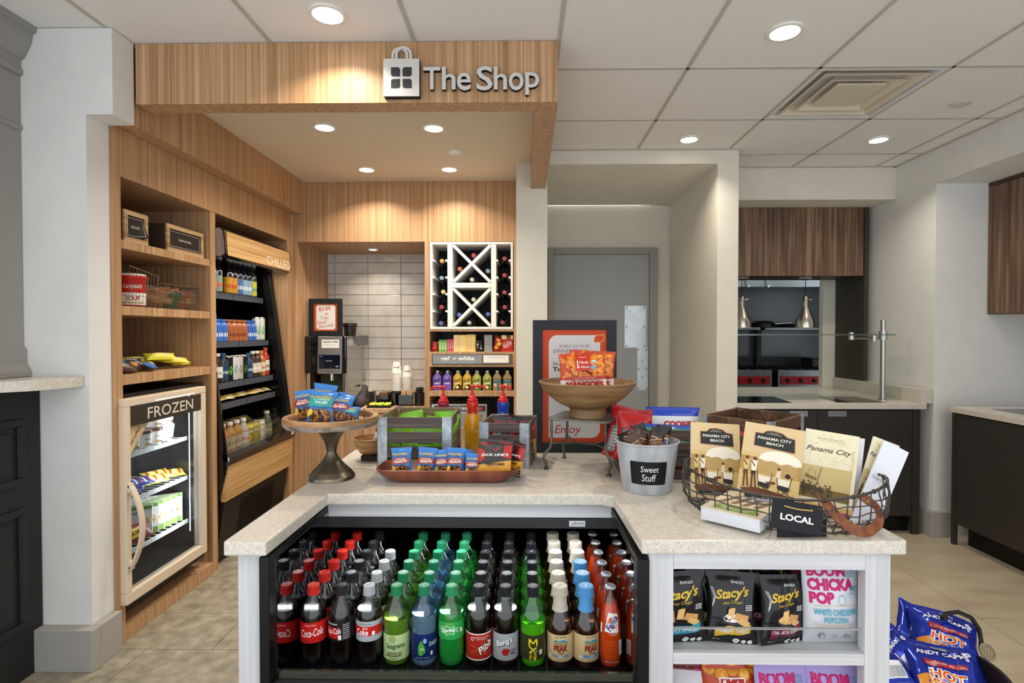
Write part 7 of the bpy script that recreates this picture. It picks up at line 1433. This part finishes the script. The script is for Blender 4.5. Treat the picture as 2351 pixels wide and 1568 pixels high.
# ================================================================ snack bags in the island shelves
SZ = .5838
ch = ['17161a', 'd6b23c', 'd9b070', 'b8843e', 'f2f0ec', '2a9ab0', '7a1c40', 'e0b23a', '3b3a40', 'c9955a']
def stacy(flav, col, kind):
    def pr(p, w, h):
        p.text("Stacy's", 0, h*.70, w*.72, h*.17, 1, bold=.03, shear=.35, rot=.12); p.text('Pita Chips', 0, h*.585, w*.42, h*.05, 1, shear=.3, rot=.1); p.text('BAKED', w*.12, h*.86, w*.26, h*.032, 4, rot=-.05)
        for k in range(3): p.line([(-w*.44+w*.02*k, h*.78), (-w*.38+w*.02*k, h*.66), (-w*.42, h*.5)], w*.006, 4)
        if kind: p.disc(-w*.02, h*.36, w*.20, h*.08, 8, 20); p.disc(-w*.02, h*.375, w*.18, h*.06, 4 if kind == 1 else 2, 20)
        p.poly([(-w*.12, h*.36), (w*.02, h*.36), (w*.06, h*.52), (-w*.08, h*.50)], 2); p.poly([(w*.02, h*.36), (w*.30, h*.30), (w*.34, h*.42), (w*.08, h*.46)], 9); p.poly([(w*.1, h*.32), (w*.32, h*.24), (w*.36, h*.33), (w*.16, h*.38)], 2)
        if not kind: p.poly([(-w*.34, h*.3), (-w*.14, h*.32), (-w*.18, h*.5), (-w*.34, h*.48)], 9)
        p.poly([(-w*.36, h*.22), (-w*.1, h*.27), (w*.15, h*.26), (w*.38, h*.30), (w*.36, h*.18), (w*.1, h*.14), (-w*.12, h*.14), (-w*.34, h*.09)], col); p.text(flav, .0, h*.20, w*.62, h*.055, 4, bold=.02, rot=.05)
        p.disc(w*.08, h*.05, w*.065, h*.04, 4, 14); p.text('200', w*.08, h*.055, w*.07, h*.022, 0, bold=.04)
        for q in (.22, .34): p.disc(w*q, h*.045, w*.05, h*.033, 4, 12)
        p.text('NET WT.', -w*.3, h*.05, w*.16, h*.022, 4)
        for k in range(4): p.line([(w*.27, h*(.50+.02*k)), (w*.42, h*(.50+.02*k))], h*.007, 4)
    return pr
SM = [mat(c, .15 if i == 0 else .35) for i, c in enumerate(ch)]
def chips(lab, px, Y, flav, col, kind, w=.142, h=.178, roll=0, yaw=0, seed=0, z=SZ, tilt=-4): return bag('chip_bag', lab, 'chip bag', w, h, .046, SM, [(1, 0)], stacy(flav, col, kind), (PY(px, 1400, Y).x, Y, z), (D2(tilt), D2(roll), D2(yaw)), seed=seed, wr=1.7)
chips('black pita chip bag with teal ribbon, left in the upper island shelf', 1562, 1.362, 'SIMPLY NAKED', 5, 0, w=.138, roll=-1, yaw=6, seed=201)
chips('black pita chip bag with yellow ribbon, centre of the upper island shelf', 1678, 1.362, 'PARMESAN GARLIC', 7, 1, w=.128, h=.172, roll=2, yaw=-4, seed=202)
chips('black pita chip bag with maroon ribbon, beside the white popcorn bag', 1796, 1.360, 'CINNAMON SUGAR', 6, 2, w=.126, h=.168, roll=3, yaw=10, seed=203)
chips('black pita chip bag standing high behind the yellow ribbon bag', 1650, 1.43, 'PARMESAN', 7, 1, h=.195, roll=3, seed=204)
chips('black pita chip bag standing high behind the maroon ribbon bag', 1768, 1.43, 'CINNAMON', 6, 2, h=.190, roll=-2, seed=205)
chips('black pita chip bag hidden behind the teal ribbon bag', 1560, 1.43, 'SIMPLY', 5, 0, h=.19, seed=206)
def boom(c2):
    def pr(p, w, h):
        p.text('BOOM', -w*.10, h*.885, w*.66, h*.12, 1, bold=.05); p.text('CHICKA', -w*.04, h*.735, w*.80, h*.14, 1, bold=.06); p.text('POP', -w*.22, h*.58, w*.42, h*.14, 1, bold=.06)
        p.text('WHOLE', w*.3, h*.90, w*.15, h*.03, 2); p.text('GRAIN', w*.3, h*.865, w*.15, h*.03, 2); p.text('ENERGY', w*.3, h*.83, w*.17, h*.03, 2); p.text('60', w*.34, h*.69, w*.13, h*.055, 2, bold=.02); p.text('CALORIES', w*.34, h*.645, w*.15, h*.018, 2); p.text('PER CUP', w*.34, h*.62, w*.13, h*.018, 2)
        for k in range(18): a = 2*math.pi*k/18; p.line([(w*.32+w*.11*math.cos(a), h*.665+w*.11*math.sin(a)), (w*.32+w*.125*math.cos(a), h*.665+w*.125*math.sin(a))], w*.006, 3)
        for k in range(14): a = 2*math.pi*k/14; p.disc(w*.12+w*.07*math.cos(a), h*.56+w*.08*math.sin(a), w*.01, w*.01, 2, 6)
        p.line([(-w*.38, h*.49), (0, h*.505), (w*.38, h*.49)], h*.005, 4); p.text('WHITE CHEDDAR', 0, h*.42, w*.76, h*.075, 2, bold=.02); p.text('POPCORN', 0, h*.325, w*.42, h*.07, 2, bold=.02); p.line([(-w*.38, h*.27), (0, h*.26), (w*.38, h*.27)], h*.005, 4); p.text('REAL SIMPLE INGREDIENTS', 0, h*.225, w*.66, h*.028, 4)
        p.disc(-w*.22, h*.11, w*.055, h*.035, 3, 16); p.disc(-w*.22, h*.11, w*.045, h*.028, 0, 16); p.text('GF', -w*.22, h*.11, w*.045, h*.02, 3); p.text('NON', 0, h*.125, w*.08, h*.018, 3); p.text('GMO', 0, h*.10, w*.08, h*.018, 3); p.disc(w*.2, h*.10, w*.045, h*.02, 3, 14); p.disc(w*.2, h*.10, w*.036, h*.015, 0, 14); p.text('U D', w*.23, h*.10, w*.1, h*.02, 3)
    return pr
BM = lambda c, r='bf1f66': [mat(c, .38), mat(r, .4), mat('2f9ab0', .4), mat('5c6068', .4), mat('c9a23a', .4)]
bag('popcorn_bag', 'tall white cheddar popcorn bag at the right of the upper island shelf', 'chip bag', .145, .203, .05, BM('cfd0d8'), [(1, 0)], boom(0), (PY(1910, 1400, 1.368).x, 1.368, SZ), (D2(-3), D2(-1), D2(-3)), seed=210, wr=.9, pinch=.05)
bag('popcorn_bag', 'white popcorn bag behind, mostly hidden by the front popcorn bag', 'chip bag', .15, .20, .05, BM('d4d5dc'), [(1, 0)], boom(0), (PY(1835, 1400, 1.45).x, 1.45, SZ), (D2(-2), D2(0), D2(4)), seed=211, wr=.8, pinch=.05)
LZ = .2305
for k, (px, c, lb) in enumerate(((1797, 'a898d0', 'left'), (1918, 'a898d0', 'right'))):
    bag('popcorn_bag', 'lavender popcorn bag in the lower island shelf, %s one' % lb, 'chip bag', .142, .285, .05, BM(c), [(1, 0)], boom(0), (PY(px, 1540, 1.375).x, 1.375, LZ), (D2(-2), 0, D2(4-6*k)), seed=212+k, wr=.8, pinch=.05)
def herr(p, w, h):
    for k in range(5): p.disc(-w*.38+w*.2*k, h*.93-(k % 2)*h*.04, w*.11, h*.05, 1, 16); p.disc(-w*.38+w*.2*k, h*.93-(k % 2)*h*.04, w*.08, h*.035, 2, 14)
    p.poly([(-w*.5, h*.62), (-w*.5, h*.7), (-w*.16, h*.78), (w*.5, h*.7), (w*.5, h*.62)], 3); p.rect(-w*.24, w*.22, h*.6, h*.87, 3); p.rect(-w*.22, w*.20, h*.61, h*.86, 4); p.text("HERR'S", -w*.01, h*.76, w*.38, h*.10, 3, bold=.05)
bag('chip_bag', 'orange chip bag lettered HERRS in the lower island shelf', 'chip bag', .15, .285, .06, [mat('b5401c', .28), mat('d98f2a', .35), mat('f0b850', .35), mat('e9e6e0', .35), mat('a81c22', .35)], [(1, 0)], herr, (PY(1672, 1540, 1.39).x, 1.39, LZ), (D2(-3), D2(2), D2(4)), seed=216, pinch=.04)
bag('chip_bag', 'gray and dark red bag at the far left of the lower island shelf', 'chip bag', .11, .285, .05, [mat('d0cdd2', .35), mat('6a1018', .3), mat('d83a8a', .35)], [(.93, 0), (1, 1)], lambda p, w, h: (p.rect(-w*.45, w*.45, h*.90, h*.93, 1), p.rect(w*.2, w*.4, h*.895, h*.915, 2)), (PY(1578, 1540, 1.395).x, 1.395, LZ), (D2(-3), 0, D2(-6)), seed=217)

# ================================================================ black basket of blue snack bags beside the island
bcx, bcy = 1.150, 1.56
t = T('round_basket', 'black round basket heaped with blue snack bags beside the island', 'basket', (bcx, bcy, 0))
MB().lathe([(.13, 0), (.15, .02), (.175, .25), (.19, .395), (.196, .40), (.196, .412), (.186, .412), (.184, .395), (.168, .25), (.145, .03), (.0001, .03)], 48).o('body', mat('1c1b1b', .45), t, world=False, smooth=True)
hp = [PY(2163, 1420, 1.62), PY(2175, 1408, 1.64), PY(2200, 1405, 1.66), PY(2230, 1418, 1.67), PY(2248, 1445, 1.67), PY(2253, 1472, 1.66), PY(2252, 1492, 1.65)]
MB().tube(hp, .0065, 8).o('loop_handle', mat('2a2623', .4), t, smooth=True)
m = MB(); c_ = PY(2268, 1497, 1.64); MZ = Matrix.Translation(c_) @ Euler((D2(-25), D2(30), D2(0))).to_matrix().to_4x4()
m.tube([MZ @ Vector((.026*math.cos(a), 0, .020*math.sin(a))) for a in [2*math.pi*k/20 for k in range(20)]], .004, 6, closed=True)
for k in range(-2, 3): m.tube([MZ @ Vector((.009*k, 0, -.018)), MZ @ Vector((.009*k, 0, .018))], .0015, 4); m.tube([MZ @ Vector((-.024, 0, .007*k)), MZ @ Vector((.024, 0, .007*k))], .0015, 4)
m.o('lattice_handle', mat('8d836a', .5), t)
def fries(full=True):
    def pr(p, w, h):
        p.poly([(-w*.45, h*.08), (-w*.1, h*.06), (-w*.05, h*.34), (-w*.3, h*.42), (-w*.46, h*.36)], 1); p.poly([(-w*.1, h*.06), (w*.4, h*.06), (w*.36, h*.24), (0, h*.26)], 1)
        p.text('HOT', -w*.02, h*.44, w*.50, h*.15, 4, bold=.1, rot=-.08); p.text('HOT', -w*.02, h*.44, w*.48, h*.135, 3, bold=.05, rot=-.08); p.text('HOT', -w*.02, h*.44, w*.47, h*.125, 2, bold=.01, rot=-.08)
        p.text('FRIES', w*.02, h*.28, w*.6, h*.15, 4, bold=.1, rot=-.08); p.text('FRIES', w*.02, h*.28, w*.58, h*.135, 3, bold=.05, rot=-.08); p.text('FRIES', w*.02, h*.28, w*.57, h*.125, 2, bold=.01, rot=-.08)
        p.text("ANDY CAPP'S", 0, h*.76, w*.7, h*.07, 4, bold=.03, arc=.25); p.poly([(-w*.3, h*.56), (-w*.1, h*.54), (w*.3, h*.58), (w*.3, h*.65), (0, h*.62), (-w*.3, h*.66)], 5); p.text('TASTE THE OVEN BAKED CRUNCH', 0, h*.595, w*.55, h*.028, 4)
        p.disc(w*.34, h*.84, w*.06, h*.04, 4, 16); p.text('210', w*.34, h*.84, w*.07, h*.03, 0, bold=.03); p.poly([(-w*.1, h*.86), (w*.1, h*.84), (w*.12, h*.9), (-w*.08, h*.91)], 6)
    return pr
def fback(p, w, h):
    p.rect(-w*.3, w*.1, h*.3, h*.6, 4); [p.rect(-w*.28+w*.03*k, -w*.265+w*.03*k, h*.32, h*.5, 6) for k in range(12)]; p.disc(w*.25, h*.75, w*.07, h*.045, 4, 14); p.text('20', w*.25, h*.75, w*.07, h*.035, 0, bold=.03); p.text('SMART', -w*.05, h*.8, w*.4, h*.06, 4, bold=.03)
    [p.line([(-w*.3, h*(.14+.02*k)), (w*.35, h*(.14+.02*k))], h*.006, 6) for k in range(5)]
FM = [mat('2338a8', .16, m=.5), mat('d98a24', .3), mat('c8321c', .3), mat('f0b63a', .3), mat('e9e6ea', .3), mat('a01c24', .3), mat('8d9094', .3)]
def fb(lab, px, py, Y, w, h, tilt, roll, yaw, pr, seed): p = PY(px, py, Y); return bag('snack_bag', lab, 'snack bag', w, h, .06, FM, [(1, 0)], pr, (p.x, Y, p.z), (D2(tilt), D2(roll), D2(yaw)), group=None, seed=seed, wr=2.0)
fb('blue hot fries bag lying in front, largest in the black basket', 2200, 1640, 1.42, .19, .20, -60, 10, -14, fries(), 301)
fb('blue hot fries bag with orange lettering, middle of the black basket', 2180, 1545, 1.58, .19, .19, -58, 14, -20, fries(), 302)
fb('blue snack bag turned back out, left in the black basket', 2075, 1530, 1.58, .15, .17, -55, -10, 18, fback, 303)
fb('blue snack bag standing highest at the back of the black basket', 2118, 1500, 1.66, .17, .15, -52, 26, -25, fback, 304)
fb('blue snack bag with barcode panel, front left in the black basket', 2082, 1610, 1.45, .15, .15, -55, 12, 12, fback, 305)
fb('crumpled blue snack bag low in the centre of the black basket', 2135, 1570, 1.54, .15, .15, -50, -20, 30, fback, 306)
